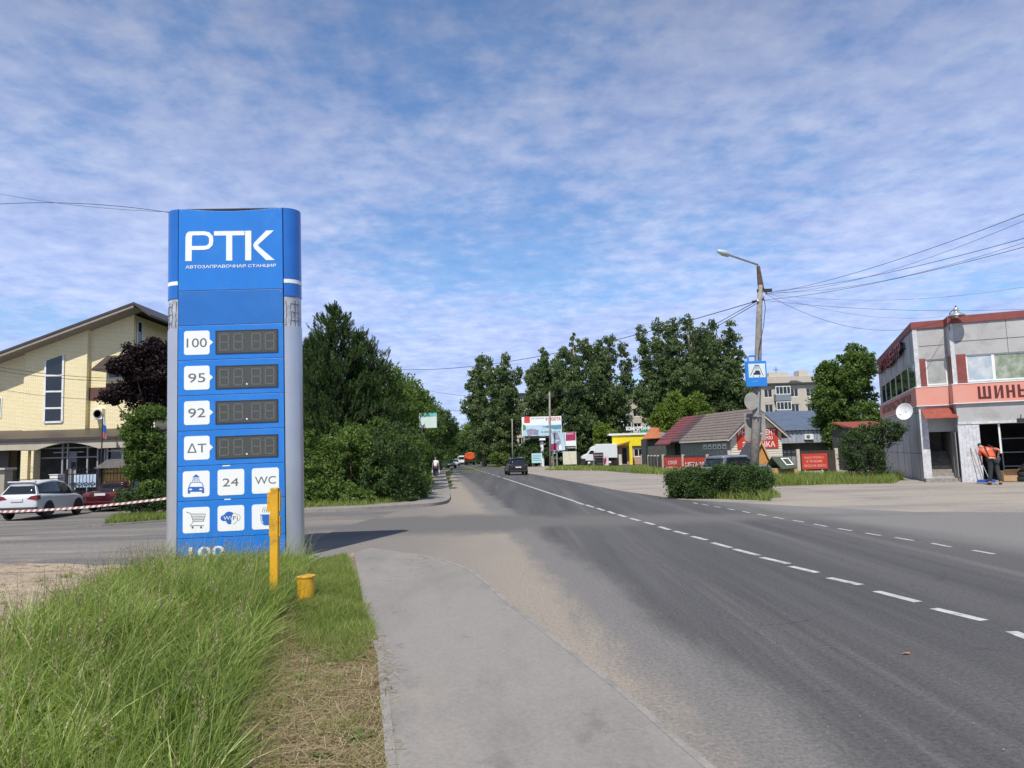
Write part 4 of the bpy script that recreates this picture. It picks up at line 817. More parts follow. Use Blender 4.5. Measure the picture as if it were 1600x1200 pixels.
# ---------------------------------------------------------------- concrete lamp post with car wash sign
b = G(1181, 752); LY = 29.0; b = at(1182, 740, LY); lf = Fr((b.x, LY, 0))
LP_ = thing('lamp_post', 'leaning concrete lamp post with a single steel arm rising behind the hedge', 'lamp post', lf.loc)
l = lambda px, py, y=0: Vector((lf.onY(px, py, y)[0], y, lf.onY(px, py, y)[1]))
tp = l(1188, 446); 
mb = MB(); mb.tube([l(1177, 760), l(1182, 650), l(1186, 500), tp], [.19, .165, .12, .10], 10); mb.build('post', CONC, LP_, smooth=True)
mb = MB(); mb.prism([(l(1188.5, 452).x-.10, tp.z-.3), (l(1193, 452).x+.02, tp.z-.2), (l(1185.5, 418).x+.03, l(1185, 416).z), (l(1185.5, 418).x-.07, l(1185, 416).z)], -.06, .06); mb.build('steel_cap', mat('rusty steel', (.10, .06, .045), .8, .4, 9), LP_)
mb = MB(); mb.tube([l(1185, 420), l(1184, 413.5), l(1160, 405.5, -.3), l(1138, 398, -.6)], .045, 8); mb.build('arm', GALV, LP_)
a = l(1140, 399, -.6); c = l(1122, 392, -.9); d = c-a; mb = MB(); mb.tube([a, a+d*.15, a+d*.5, c], [.05, .11, .13, .07], 8); o = mb.build('lamp_head', mat('pale lamp housing', (.45, .50, .50), .4, .1, 5), LP_, smooth=True)
mb = MB(); mb.box(tp.x-.14, tp.x+.45, -.06, .06, l(1188, 454).z-.06, l(1188, 454).z+.06, ); mb.build('crossarm', DKMETAL, LP_)
ins = [l(1192, 456), l(1196, 459), l(1183, 470), l(1191, 469)]
for p in ins: mb = MB(); mb.lathe([(.01, -.05), (.045, -.04), (.03, 0), (.045, .03), (.01, .07)], 8, Matrix.Translation(p+Vector((0, -.1, 0)))); mb.build('insulator', WHITE if p is ins[2] else DKMETAL, LP_)
mb = MB(); mb.tube([l(1193, 462, -.1), l(1196, 480, -.1), l(1193, 510, -.15), l(1186, 545, -.18), l(1185, 560, -.18)], .014, 5); mb.build('drop_cable', CABLE, LP_)
# light box sign
CBL = mat('light blue sign', (.02, .20, .62), .4, .05, 2); SGW = mat('sign white', (.62, .70, .72), .4, .05, 3)
sc_ = l(1182, 584, -.35); sq = thing('car_wash_sign', 'blue car wash sign box with white pictogram square hung high on the lamp post', 'sign', lf.loc+sc_)
sf = Fr(sq.location); S = lambda px, py: sf.onY(px, py, 0)
a, c = S(1167, 604.5), S(1197, 563.5); mb = MB(); mb.box(a[0], c[0], 0, .14, a[1], c[1]); mb.build('sign_box', CBL, sq, bevel=.02)
s_ = lambda x, y: S(1160+x/10, 560+y/10)
a, c = s_(103, 300), s_(350, 78); mb = MB(); mb.box(a[0], c[0], -.006, -.001, a[1], c[1]); fp = mb.build('white_square', SGW, sq)
mb = MB(); Y2 = -.011; YF = -.006
strip(mb, [s_(125, 270), s_(190, 125), s_(260, 125), s_(325, 270)], .02, Y2, YF); strip(mb, [s_(188, 108), s_(262, 108)], .03, Y2, YF)
for x in (200, 224, 246): strip(mb, [s_(x, 135), s_(x-2, 170)], .018, Y2, YF)
for p in ([(172, 225), (195, 222), (200, 188), (262, 188), (275, 222), (283, 228), (283, 255), (172, 255)],): mb.prism([s_(*q) for q in p][::-1], Y2, YF)
for x in (170, 268): mb.prism(disc(*s_(x, 277), .022, 10), Y2, YF)
mb.build('pictogram', DKMETAL, fp)
mb = MB(); a, c = s_(165, 372), s_(258, 345); strip(mb, [(a[0], (a[1]+c[1])/2), (c[0]-.05, (a[1]+c[1])/2)], .025, -.006, -.001); mb.prism([(c[0]-.07, a[1]), (c[0], (a[1]+c[1])/2), (c[0]-.07, c[1])], -.006, -.001); mb.build('arrow', mat('pale blue arrow', (.15, .38, .65), .4, .05, 3), sq)
for z in (c[1]+.62, a[1]-.1): pass
mb = MB(); zt_ = S(1182, 563)[1]; mb.tube([(-.24, .2, zt_-.05), (-.24, .22, zt_+.14), (-.15, .3, zt_+.22), (.15, .3, zt_+.22), (.24, .22, zt_+.14), (.24, .2, zt_-.05)], .035, 7); mb.build('mount_loop', CBL, sq)
# older boards lower on the post
GB = mat('grey back of a sign', (.30, .29, .26), .7, .15, 4, dirt=((.18, .17, .15), .5, 4))
c0 = l(1174, 627, -.2); q = thing('round_sign', 'grey round traffic sign turned away, on the lamp post below the blue sign', 'sign', lf.loc+c0); mb = MB(); mb.prism([(x*.8, z) for x, z in disc(0, 0, .36, 20)], -.02, .0); mb.build('disc', GB, q); mb = MB(); mb.box(-.02, .12, .0, .1, -.03, .03); mb.build('clamp', GALV, q)
q = thing('mast_rail', 'thin steel mast strapped alongside the lamp post, holding the grey signs', 'mast', lf.loc+Vector((l(1184, 640).x+.0, -.24, 0))); ff = Fr(q.location)
mb = MB(); mb.tube([(ff.onY(1184, 652)[0], 0, ff.onY(1184, 652)[1]), (ff.onY(1186, 612)[0], 0, ff.onY(1186, 612)[1])], .035, 7); mb.build('tube', GALV, q); mb = MB(); z = ff.onY(1184, 650)[1]; mb.box(-.25, .06, .03, .4, z-.02, z+.02); mb.build('strap', GALV, q)
a, c = Fr(lf.loc).onY(1165, 689, .25), Fr(lf.loc).onY(1195, 646, .25); q = thing('blank_sign_board', 'blank beige sign board seen from behind, fixed across the lamp post', 'sign board', lf.loc+Vector(((a[0]+c[0])/2, -.30, (a[1]+c[1])/2)))
w2, h2 = (c[0]-a[0])/2, (c[1]-a[1])/2; mb = MB(); wall(mb, -w2, w2, -h2, h2, [(w2-.30, w2-.12, h2-.22, h2-.15), (w2-.30, w2-.12, -h2+.25, -h2+.32), (-w2+.05, -w2+.22, h2-.22, h2-.15)], 0, .03); mb.v = [(x, y+.55, z) for x, y, z in mb.v]; mb.build('board', GB, q)
# ---------------------------------------------------------------- timber sales cabin with the red banner
SID = mat('cream siding', (.70, .67, .57), .7, .06, 3); SIDG = mat('shade-greyed siding', (.36, .345, .29), .8, .15, 3, dirt=((.18, .17, .14), .5, 3)); RBAN = mat('red banner', (.50, .05, .028), .5, .1, 2)  # SIDG: siding with the shade of the cabin's long side put into its colour
TILEB = mat('brown tile sheet', (.165, .135, .115), .7, .15, 3, dirt=((.24, .21, .18), .4, 3)); TILER = mat('dark red tile sheet', (.17, .045, .048), .6, .15, 3)
GYd = 58.0; p0 = at(1145, 735, GYd); cz_ = math.atan2(.25, .968)
cf = Fr((p0.x, GYd, 0), cz_); CB = thing('timber_cabin', 'low cabin with brown and dark red gable roof and red banner, behind the lamp post', 'cabin', cf.loc, cz_)
k_ = lambda px, py, y=0: cf.onY(px, py, y); kx = lambda px, py, x=0: cf.onX(px, py, x)
WC_ = k_(1222, 700)[0]; ze = k_(1222, 676)[1]; zp = k_(1186, 640)[1]; LC = kx(1040, 700)[0]; print('cabin', WC_, ze, zp, LC)
mb = MB(); mb.prism([(0, 0), (WC_, 0), (WC_, ze), (WC_/2, zp), (0, ze)], 0, .15); 
mb.build('gable_wall', SID, CB)
mb = MB()
z = .2
while z < zp-.3:
    xm = 0 if z < ze else (z-ze)/(zp-ze)*WC_/2
    mb.prism([(xm+.02, z), (WC_-xm-.02, z), (WC_-xm-.02, z+.015), (xm+.02, z+.02)], -.025, -.001); z += .19
mb.build('siding_lap', mat('siding edge', (.50, .47, .40), .7, .05, 3), CB)
LW = LC*.74
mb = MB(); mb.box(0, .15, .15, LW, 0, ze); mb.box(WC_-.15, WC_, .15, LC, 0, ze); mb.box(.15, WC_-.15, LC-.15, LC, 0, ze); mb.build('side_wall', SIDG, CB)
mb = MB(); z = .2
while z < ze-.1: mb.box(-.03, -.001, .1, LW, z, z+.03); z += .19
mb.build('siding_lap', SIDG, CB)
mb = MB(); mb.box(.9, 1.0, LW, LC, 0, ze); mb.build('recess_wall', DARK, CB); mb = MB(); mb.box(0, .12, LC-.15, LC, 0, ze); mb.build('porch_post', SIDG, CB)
ov = .55; zl_ = ze-(zp-ze)/(WC_/2)*ov
def rslab(y0, y1, m, name, dz=0, xo=0):
    mb = MB(); 
    for sg in (0, 1):
        x0, x1 = (-ov-xo, WC_/2) if sg == 0 else (WC_+ov+xo, WC_/2)
        zlo = ze-(zp-ze)/(WC_/2)*(ov+xo)
        v = [(x0, y0, zlo+.12+dz), (x1, y0, zp+.12+dz), (x1, y1, zp+.12+dz), (x0, y1, zlo+.12+dz), (x0, y0, zlo+dz), (x1, y0, zp+dz), (x1, y1, zp+dz), (x0, y1, zlo+dz)]
        f = [(0, 1, 2, 3), (7, 6, 5, 4), (0, 4, 5, 1), (2, 6, 7, 3), (3, 7, 4, 0)]
        if sg: f = [t[::-1] for t in f]
        mb.add(v, f)
    for k in range(1, 10):                      # tile courses
        t = k/10; x0 = -ov+(WC_/2+ov)*t; z0 = zl_+(zp-zl_)*t+.125+dz; mb.box(x0-.02, x0+.02, y0, y1, z0-.01, z0+.035)
    return mb.build(name, m, CB)
rslab(-.45, LC*.66, TILEB, 'tiled_roof'); rslab(LC*.66+.002, LC*.80, mat('dark patched roofing', (.09, .05, .05), .6, .1, 3), 'patched_roof'); rslab(LC*.80+.004, LC*1.06, TILER, 'red_roof', 0, .25)
mb = MB()
for sg in (0, 1):
    x0 = -ov if sg == 0 else WC_+ov; xs = [(x0, zl_-.02), (WC_/2, zp-.02), (WC_/2, zp+.14), (x0, zl_+.13)]; mb.prism(xs, -.49, -.453)
mb.build('barge_board', mat('dark barge board', (.12, .10, .085), .6, .1, 3), CB); mb = MB()
for sg in (0, 1):
    x0 = -ov if sg == 0 else WC_+ov; mb.prism([(x0, zl_-.16), (WC_/2, zp-.18), (WC_/2, zp-.03), (x0, zl_-.03)], -.47, -.43)
mb.box(-ov-.03, -ov, -.45, LC*.66, zl_-.1, zl_+.02); mb.build('fascia', mat('pale fascia', (.55, .53, .48), .6, .1, 3), CB)
a, c = k_(1152, 702), k_(1214, 669); mb = MB(); mb.box(a[0], c[0], -.06, -.027, a[1], c[1]); o = mb.build('banner', RBAN, CB); mb = MB(); bw, bh = c[0]-a[0], c[1]-a[1]
for t, u0, u1, v0, v1 in (('ИНСТРУМЕНТ', .03, .95, .68, .95), ('ЭЛЕКТРО БЕНЗО', .18, .87, .45, .62), ('ЗАТОЧКА', .12, .92, .08, .36)): mb.text(t, a[0]+bw*u0, a[0]+bw*u1, a[1]+bh*v0, a[1]+bh*v1, -.064, .015)
mb.build('lettering', TILE, o)
# wall signs on the long side
def sidebox(px0, py0, px1, py1, m, nm, par=CB, x=-.04):
    a, c = kx(px0, py0, x), kx(px1, py1, x); y0, y1 = sorted((a[0], c[0])); z0, z1 = sorted((a[1], c[1])); mb = MB(); mb.box(x-.02, -.03, y0, y1, z0, z1); return mb.build(nm, m, par), (y0, y1, z0, z1)
sg, (y0, y1, z0, z1) = sidebox(1112, 690, 1137, 682, mat('faded sign board', (.34, .31, .27), .7, .1, 3), 'sign_board'); mb = MB(); mb.text('ЭЛЕКТРИКА', y1-.15, y0+.15, z0+.12, z1-.1, 0, .01, f=lambda a, b: (-.066, a, b)); mb.build('lettering', DKMETAL, sg)
sg, (y0, y1, z0, z1) = sidebox(1098, 703, 1137, 691, mat('poster board', (.40, .33, .24), .7, .1, 2), 'poster_board')
mb = MB()
for k in range(5): yy = y0+(y1-y0)*(.06+.19*k); mb.box(-.07, -.062, yy, yy+.55, z0+.05, z1-.1)
o = mb.build('posters', TILE, sg); mb = MB()
for k in range(5): yy = y0+(y1-y0)*(.06+.19*k); mb.box(-.076, -.071, yy+.12, yy+.38, z0+.12, z1-.3)
mb.build('poster_prints', DKMETAL, o)
# fence with red boards along the cabin
PALE = mat('pale post', (.52, .48, .40), .8, .1, 5)
FENB = mat('dark brown sheet', (.055, .04, .035), .6, .2, 4)
def fenceboards():
    pts = [(1037, 739, 60), (1068, 738, 57), (1106, 738, 54), (1141, 739, 51)]
    q = thing('sheet_fence', 'brown sheet fence with pale posts and two red boards beside the cabin', 'fence', at(1106, 738, 54).xy.to_3d()); W_ = [Vector((at(*p).x, p[2], 0))-q.location for p in pts]
    for i in range(3):
        a, c = W_[i], W_[i+1]; d = (c-a); an = math.atan2(d.y, d.x); M_ = Matrix.Translation((a.x, a.y, 0)) @ Matrix.Rotation(an, 4, 'Z'); w = d.length
        f_ = Fr(q.location+a, an); zt_ = f_.onY(1045+35*i, 711.5)[1]; zr1 = f_.onY(1045+35*i, 715)[1]
        mb = MB(); mb.box(.08, w-.08, .0, .04, .05, zt_, M_); mb.build('fence_sheet', FENB, q)
        mb = MB(); mb.box(-.10, .10, -.05, .10, 0, zt_+.08, M_); mb.build('fence_post', PALE, q)
        if i < 2:
            mb = MB(); mb.box(.14, w-.14, -.04, -.002, .12, zr1, M_); o = mb.build('red_board', RBAN, q); mb = MB(); g = lambda a_, b_: M_ @ Vector((a_, -.045, b_))
            if i == 0: mb.text('СТРОЙ', w*.28, w*.72, zr1*.55, zr1*.85, 0, .01, f=g); mb.text('МАТЕРИАЛЫ', w*.1, w*.9, zr1*.13, zr1*.4, 0, .01, f=g)
            else: mb.text('МЕТАЛЛ', w*.12, w*.92, zr1*.35, zr1*.72, 0, .01, f=g)
            mb.build('lettering', TILE, o)
    a = W_[3]; mb = MB(); mb.box(a.x-.1, a.x+.1, a.y-.05, a.y+.1, 0, 1.7); mb.build('fence_post', PALE, q)
fenceboards()
q = thing('post_fence', 'row of pale square posts on a dark sheet fence left of the red boards', 'fence', (at(1025, 736, 63).x, 63, 0))
for k, px in enumerate((1014, 1019, 1024, 1029)): 
    Y = 68-1.8*k; p = at(px, 735, Y)-q.location; mb = MB(); mb.box(p.x-.08, p.x+.08, p.y-.06, p.y+.06, 0, 1.45); mb.build('post', PALE, q)
a = at(1012, 735, 68.5)-q.location; c = at(1034, 735, 60.6)-q.location; mb = MB(); mb.prism([(a.x, a.y+.1), (c.x, c.y+.1), (c.x, c.y+.2), (a.x, a.y+.2)], .05, 1.35, 'z'); mb.build('fence_sheet', FENB, q)
# A-frame playhouse and little green-roofed well house
ORW = mat('orange stained boards', (.50, .25, .07), .6, .15, 5, dirt=((.35, .16, .05), .4, 6)); FELT = mat('dark roofing felt', (.055, .055, .06), .8, .15, 5); GFELT = mat('green roofing felt', (.055, .075, .05), .85, .2, 5)
q = thing('a_frame_playhouse', 'small orange boarded A-frame shelter with dark roof standing behind the lamp post', 'playhouse', (at(1185, 740, 46).x, 46, 0)); f_ = Fr(q.location, 0)
pk, bl, br = f_.onY(1188, 691), f_.onY(1158, 740), f_.onY(1213, 740)
mb = MB(); mb.prism([(bl[0]+.2, 0), (br[0]-.1, 0), (pk[0], pk[1]-.05)], 0, .05); mb.build('front_boards', ORW, q)
mb = MB(); mb.add([(bl[0], -.15, 0), (pk[0], -.15, pk[1]), (pk[0]-.15, 2.2, pk[1]), (bl[0]-.15, 2.2, 0), (bl[0]-.08, -.15, 0), (pk[0]-.08, -.15, pk[1]+.04), (pk[0]-.23, 2.2, pk[1]+.04), (bl[0]-.23, 2.2, 0)], [(0, 1, 2, 3), (7, 6, 5, 4), (0, 4, 5, 1), (1, 5, 6, 2), (2, 6, 7, 3)])
mb.add([(br[0], -.15, 0), (pk[0], -.15, pk[1]), (pk[0], 2.2, pk[1]), (br[0], 2.2, 0), (br[0]+.08, -.15, 0), (pk[0]+.08, -.15, pk[1]), (pk[0]+.08, 2.2, pk[1]), (br[0]+.08, 2.2, 0)], [(3, 2, 1, 0), (4, 5, 6, 7), (1, 5, 4, 0), (2, 6, 5, 1)]); mb.build('roof', FELT, q)
mb = MB(); strip(mb, [(bl[0]+.05, 0), (pk[0], pk[1])], .09, -.2, -.13); strip(mb, [(br[0], 0), (pk[0]+.02, pk[1]+.02)], .09, -.2, -.13); mb.build('edge_trim', WOODL, q)
q = thing('well_house', 'pale timber well house with a tilted dark green felt roof and white hatch', 'well house', (at(1226, 745, 41).x, 41, 0), R(12)); f_ = Fr(q.location, R(12))
a, c = f_.onY(1212, 745), f_.onY(1250, 745); zt_ = f_.onY(1240, 731)[1]; mb = MB(); mb.box(a[0], c[0]-.1, 0, 1.0, 0, zt_); mb.build('body', WOODL, q)
r0, r1, r2, r3 = f_.onY(1208, 713.5, .3), f_.onY(1235, 713, .3), f_.onY(1246, 731, -.6), f_.onY(1222, 733, -.6)
def slab4(pts, th, m, nm, par):
    v = [Vector(p) for p in pts]; n_ = (v[1]-v[0]).cross(v[3]-v[0]).normalized()*th; mb = MB(); mb.add([*v, *[p-n_ for p in v]], [(0, 1, 2, 3), (7, 6, 5, 4), (0, 4, 5, 1), (1, 5, 6, 2), (2, 6, 7, 3), (3, 7, 4, 0)]); return mb.build(nm, m, par)
P4 = [(r3[0], -.6, r3[1]), (r2[0], -.6, r2[1]), (r1[0], .5, r1[1]), (r0[0], .5, r0[1])]; rf = slab4(P4, .05, GFELT, 'roof', q)
V = [Vector(p) for p in P4]; bi = lambda u, v: (V[0].lerp(V[1], u)).lerp(V[3].lerp(V[2], u), v)
nn_ = (V[1]-V[0]).cross(V[3]-V[0]).normalized()*.02; mb = MB()
for (u0, u1, v0, v1) in ((.45, .92, .25, .32), (.45, .92, .78, .85), (.45, .52, .32, .78), (.85, .92, .32, .78)): mb.add([bi(u0, v0)+nn_, bi(u1, v0)+nn_, bi(u1, v1)+nn_, bi(u0, v1)+nn_], [(0, 1, 2, 3)])
mb.build('hatch_frame', WHITE, rf)
slab4([(V[3].x, .5, V[3].z-.02), (V[2].x, .5, V[2].z-.02), (c[0]+.1, 1.15, zt_), (a[0], 1.15, zt_)], .05, GFELT, 'rear_roof', q)
# ---------------------------------------------------------------- blue roofed workshop, gate, red board
WY = 62.0; wf = Fr((at(1190, 740, WY).x, WY, 0)); WK = thing('blue_roof_workshop', 'long low workshop with blue corrugated roof and shaded front, right of the timber cabin', 'workshop', wf.loc)
CORR = mat('blue grey corrugated roof', (.11, .145, .20), .45, .15, 1.5, metal=.2, dirt=((.07, .08, .10), .4, 1)); CORG = mat('grey corrugated sheet', (.27, .31, .36), .5, .15, 2)
w0 = wf.onY(1192, 700)[0]; w1 = wf.onY(1420, 700)[0]; zt_, zm = wf.onY(1300, 641, 7)[1], wf.onY(1260, 672.5)[1]; zlw = wf.onY(1260, 690)[1]
def corrug(x0, x1, A_, B_, st, dp, nm, m, par):  # A_, B_: (y,z) upper and lower edge
    mb = MB(); n_ = int((x1-x0)/st)*2; t = Vector((0, B_[0]-A_[0], B_[1]-A_[1])).normalized(); nr = Vector((0, t.z, -t.y)); nr = -nr if nr.y > 0 and abs(nr.y) > abs(nr.z) else nr; nr = nr if nr.z > 0 or abs(nr.z) < .3 else -nr
    for k in range(n_+1):
        x = x0+(x1-x0)*k/n_; o_ = nr*(dp if k % 2 else 0); mb.v += [(x, A_[0]+o_.y, A_[1]+o_.z), (x, B_[0]+o_.y, B_[1]+o_.z)]
    for k in range(n_): mb.f.append((2*k, 2*k+1, 2*k+3, 2*k+2)); mb.m.append(0)
    return mb.build(nm, m, par)
corrug(w0, w1, (7, zt_), (-.6, zm), .35, .05, 'roof', CORR, WK)
mb = MB(); mb.prism([(-7, 0), (0, 0), (0, zm-.1), (-7, zt_-.1)], w0+.1, w0+.25, 'x'); mb.v = [(x, y if True else y, z) for x, y, z in mb.v]
corrug(w0, w1, (-.35, zm-.03), (-.35, zlw), .35, .05, 'upper_front', CORG, WK)
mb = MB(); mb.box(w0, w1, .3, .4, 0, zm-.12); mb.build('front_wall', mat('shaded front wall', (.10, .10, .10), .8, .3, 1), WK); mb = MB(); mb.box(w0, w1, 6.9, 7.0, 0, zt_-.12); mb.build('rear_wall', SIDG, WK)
mb = MB(); mb.box(w0, w1, -.55, -.40, zlw-.10, zlw+.02); mb.build('canopy_beam', mat('canopy beam', (.30, .30, .30), .7, .1, 3), WK)
for k in range(4): a, c = wf.onY(1223+7*k, 729, .2), wf.onY(1229+7*k, 703, .2); mb = MB(); mb.box(a[0], c[0], .18, .29, a[1], c[1]); mb.build('pale_shutter', mat('pale shutter', (.26, .27, .28), .6, .2, 2), WK)
a = wf.onY(1257, 687, -.6), wf.onY(1270, 678, -.6); q = thing('outdoor_unit', 'white air conditioner unit under the blue corrugated roof of the low workshop', 'air conditioner', wf.loc+Vector((a[0][0], -.62, a[0][1]))); w_ = a[1][0]-a[0][0]; hh = a[1][1]-a[0][1]
mb = MB(); mb.box(0, w_, -.1, .16, 0, hh); mb.build('casing', WHITE, q, bevel=.01); mb = MB(); mb.prism(disc(w_*.38, hh/2, .17, 18), -.108, -.101); mb.build('fan_grille', GREY, q)
q = thing('brown_gate', 'dark brown sheet gate with pale posts, right of the well house', 'gate', (at(1280, 742, 47).x, 47, 0)); f_ = Fr(q.location)
a, c = f_.onY(1249, 742), f_.onY(1309, 703); mb = MB(); mb.box(a[0], c[0], 0, .05, .05, c[1])
x = a[0]
while x < c[0]: mb.box(x, x+.05, -.03, -.001, .05, c[1]); x += .18
mb.build('gate_sheet', FENB, q)
for px in (1249, 1309): x = f_.onY(px, 742)[0]; mb = MB(); mb.box(x-.09, x+.09, -.08, .1, 0, c[1]+.12); mb.build('gate_post', PALE, q)
q = thing('red_notice_board', 'red notice board with three faded lines of white lettering on the brown gate', 'notice board', (at(1272, 742, 46.8).x, 46.8, 0)); f_ = Fr(q.location)
a, c = f_.onY(1254, 733.5), f_.onY(1292, 708); mb = MB(); mb.box(a[0], c[0], 0, .05, a[1], c[1]); o = mb.build('board', RBAN, q); mb = MB(); bw, bh = c[0]-a[0], c[1]-a[1]
for t, u0, u1, v0, v1 in (('РАССТРОЙКА', .1, .87, .68, .84), ('В ТЕЧЕНИЕ', .18, .8, .43, .58), ('ЧАСА НА ЗАКАЗ', .07, .93, .14, .31)): mb.text(t, a[0]+bw*u0, a[0]+bw*u1, a[1]+bh*v0, a[1]+bh*v1, -.004, .01)
mb.build('lettering', mat('faded white letters', (.65, .42, .38), .6, .1, 3), o)
a, c = f_.onY(1257, 745), f_.onY(1287, 736); mb = MB(); mb.box(a[0]+.05, a[0]+.12, .03, .09, 0, f_.onY(1257, 733)[1]); mb.box(c[0]-.12, c[0]-.05, .03, .09, 0, f_.onY(1257, 733)[1]); mb.build('legs', PALE, q)
q = thing('leaning_sheet', 'low white sheet leaning on the ground under the red notice board', 'panel', (at(1272, 742, 46.4).x, 46.4, 0)); f_ = Fr(q.location); a, c = f_.onY(1257, 747), f_.onY(1287, 736); mb = MB(); mb.box(a[0], c[0], 0, .03, 0, c[1]); mb.build('sheet', WHITE, q); mb = MB(); mb.box(a[0], c[0], -.02, .05, c[1]+.001, c[1]+.03); mb.build('top_rail', WHITE, q)
# brick-red roofed outbuilding
q = thing('outbuilding', 'low outbuilding with a rust red roof between the big bush and the grey building', 'outbuilding', (at(1365, 740, 52).x, 52, 0)); f_ = Fr(q.location); a, c = f_.onY(1338, 740), f_.onY(1392, 667)
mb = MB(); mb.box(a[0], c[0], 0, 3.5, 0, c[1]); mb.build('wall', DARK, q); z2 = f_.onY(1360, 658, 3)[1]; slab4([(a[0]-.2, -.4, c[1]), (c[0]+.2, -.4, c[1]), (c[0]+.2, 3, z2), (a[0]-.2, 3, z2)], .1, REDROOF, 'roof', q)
# shed left of the cabin with patched roof
q = thing('old_shed', 'old shed with orange and grey patched roof behind the left end of the cabin', 'shed', (at(1030, 735, 76).x, 76, 0)); f_ = Fr(q.location); a, c = f_.onY(1014, 735), f_.onY(1060, 684)
mb = MB(); mb.box(a[0], c[0], 0, 4, 0, c[1]-.02); mb.build('wall', mat('dark plank wall', (.07, .075, .07), .9, .3, 4), q); zt_ = f_.onY(1040, 664, 3)[1]; x_ = lambda p: f_.onY(p, 690)[0]
slab4([(x_(1002), -.5, f_.onY(1002, 686, -.5)[1]), (x_(1030), -.5, c[1]+.05), (x_(1046), 3, zt_), (x_(1030), 3, zt_)], .08, mat('orange roofing', (.38, .13, .06), .7, .2, 3), 'roof', q)
slab4([(x_(1030)+.01, -.5, c[1]+.05), (x_(1068), -.5, c[1]+.05), (x_(1064), 3, zt_+.1), (x_(1046)+.01, 3, zt_)], .08, mat('grey roofing', (.16, .17, .20), .6, .4, 2), 'roof', q)
# ---------------------------------------------------------------- apartment blocks
PAN = mat('pale panel wall', (.50, .45, .38), .85, .06, 1, dirt=((.38, .34, .29), .5, 1.2)); LOG = mat('blue grey loggia panel', (.19, .23, .27), .6, .1, 2); ROOFD = mat('dark roof edge', (.05, .05, .05), .8, .1, 2)
def block(name, label, px0, px1, pytop, Y, floors, cols, Z0=0, bal=(), rz=0, win=(8, 12), cut=0):
    q = thing(name, label, 'apartment block', (at((px0+px1)/2, 700, Y).x, Y, 0), rz); f_ = Fr(q.location, rz); x0 = f_.onY(px0, 640)[0]; x1 = f_.onY(px1, 640)[0]; zt_ = f_.onY((px0+px1)/2, pytop)[1]
    fl = 2.75; holes = []; wn = []; 
    for i in range(floors):
        z = zt_-.75-i*fl
        for u, wd in cols: 
            xc_ = f_.onY(u, 640)[0]; holes.append((xc_-wd/2, xc_+wd/2, z-1.5, z))
    holes = [h_ for h_ in holes if h_[2] > .5]
    mb = MB(); wall(mb, x0, x1, 0, zt_, holes, 0, .3); mb.build('wall', PAN, q)
    mb = MB(); mb.box(x0, x0+.3, .3, 11, 0, zt_); mb.box(x1-.3, x1, .3, 11, 0, zt_); mb.box(x0, x1, 11, 11.3, 0, zt_); mb.build('side_wall', PAN, q)
    mb = MB(); mb.box(x0-.4, x1+.4, -.5, 11.5, zt_, zt_+.28); mb.build('roof', ROOFD, q)
    for h_ in holes: window(q, *h_, .1, 2 if h_[1]-h_[0] < 2 else 4, 1, w=.1)
    for u, wd, fls in bal:
        xc_ = f_.onY(u, 640)[0]
        for i in fls:
            z = zt_-.35-i*fl; mb = MB(); mb.box(xc_-wd/2, xc_+wd/2, -1.1, -.002, z-2.6, z-1.5); mb.build('loggia_panel', LOG, q); window(q, xc_-wd/2, xc_+wd/2, z-1.5, z, -1.1, 4, 1, w=.13); mb = MB(); mb.box(xc_-wd/2, xc_+wd/2, -1.02, -.002, z-1.48, z-1.40); mb.build('loggia_slab', PAN, q)
    return q, f_, zt_
q, f_, zt_ = block('apartment_block', 'pale apartment block with grey glazed loggias above the blue corrugated roof', 1150, 1330, 600.5, 128, 4, [(1202, 1.5), (1243, 1.5), (1268, 1.5), (1180, 1.5), (1300, 1.5)], bal=[(1222, 2.7, (0, 1, 2))])
mb = MB(); a, c = f_.onY(1193, 600, 3), f_.onY(1274, 587, 3); mb.box(a[0], c[0], 3, 10, zt_+.28, c[1]); mb.build('rooftop_storey', PAN, q)
for p in ((1200, 1230, 582), (1247, 1260, 579)): a, c = f_.onY(p[0], 590, 5), f_.onY(p[1], p[2], 5); mb = MB(); mb.box(a[0], c[0], 4.5, 7, f_.onY(p[0], 588, 5)[1]-.3, c[1]); mb.build('vent_stack', PAN, q)
for p in ((1215, 1226, 598), (1236, 1252, 592)): a, c = f_.onY(p[0], 600, .5), f_.onY(p[1], p[2], .5); mb = MB(); mb.add([(a[0], -.2, zt_+.28), (c[0], -.2, zt_+.28), (c[0], 2.9, c[1]), (a[0]+1, 2.9, c[1]), (c[0], 2.9, zt_+.28), (a[0], 2.9, zt_+.28)], [(0, 1, 2, 3), (1, 4, 2), (0, 3, 5)]); mb.build('hatch_roof', ROOFD, q)
mb = MB(); a, c = f_.onY(1213, 583, 5), f_.onY(1213, 573, 5); mb.tube([(a[0], 5.2, a[1]-.5), (c[0], 5.2, c[1])], .05, 5); mb.box(a[0]-.5, a[0]+.5, 5.15, 5.2, c[1]-.6, c[1]-.5); mb.build('antenna', DKMETAL, q)
block('apartment_block', 'pale apartment block half hidden behind the poplars above the yellow shop', 920, 1036, 610, 135, 5, [(1016, 1.6), (995, 1.5), (975, 1.6), (955, 1.6), (935, 1.6)], bal=[(972, 3.0, (1, 2, 3))])
block('apartment_block', 'pale apartment block seen in the gap behind the red and white billboard', 806, 860, 616, 150, 5, [(814, 1.4), (822, 1.4), (830, 1.4), (842, 1.5)])
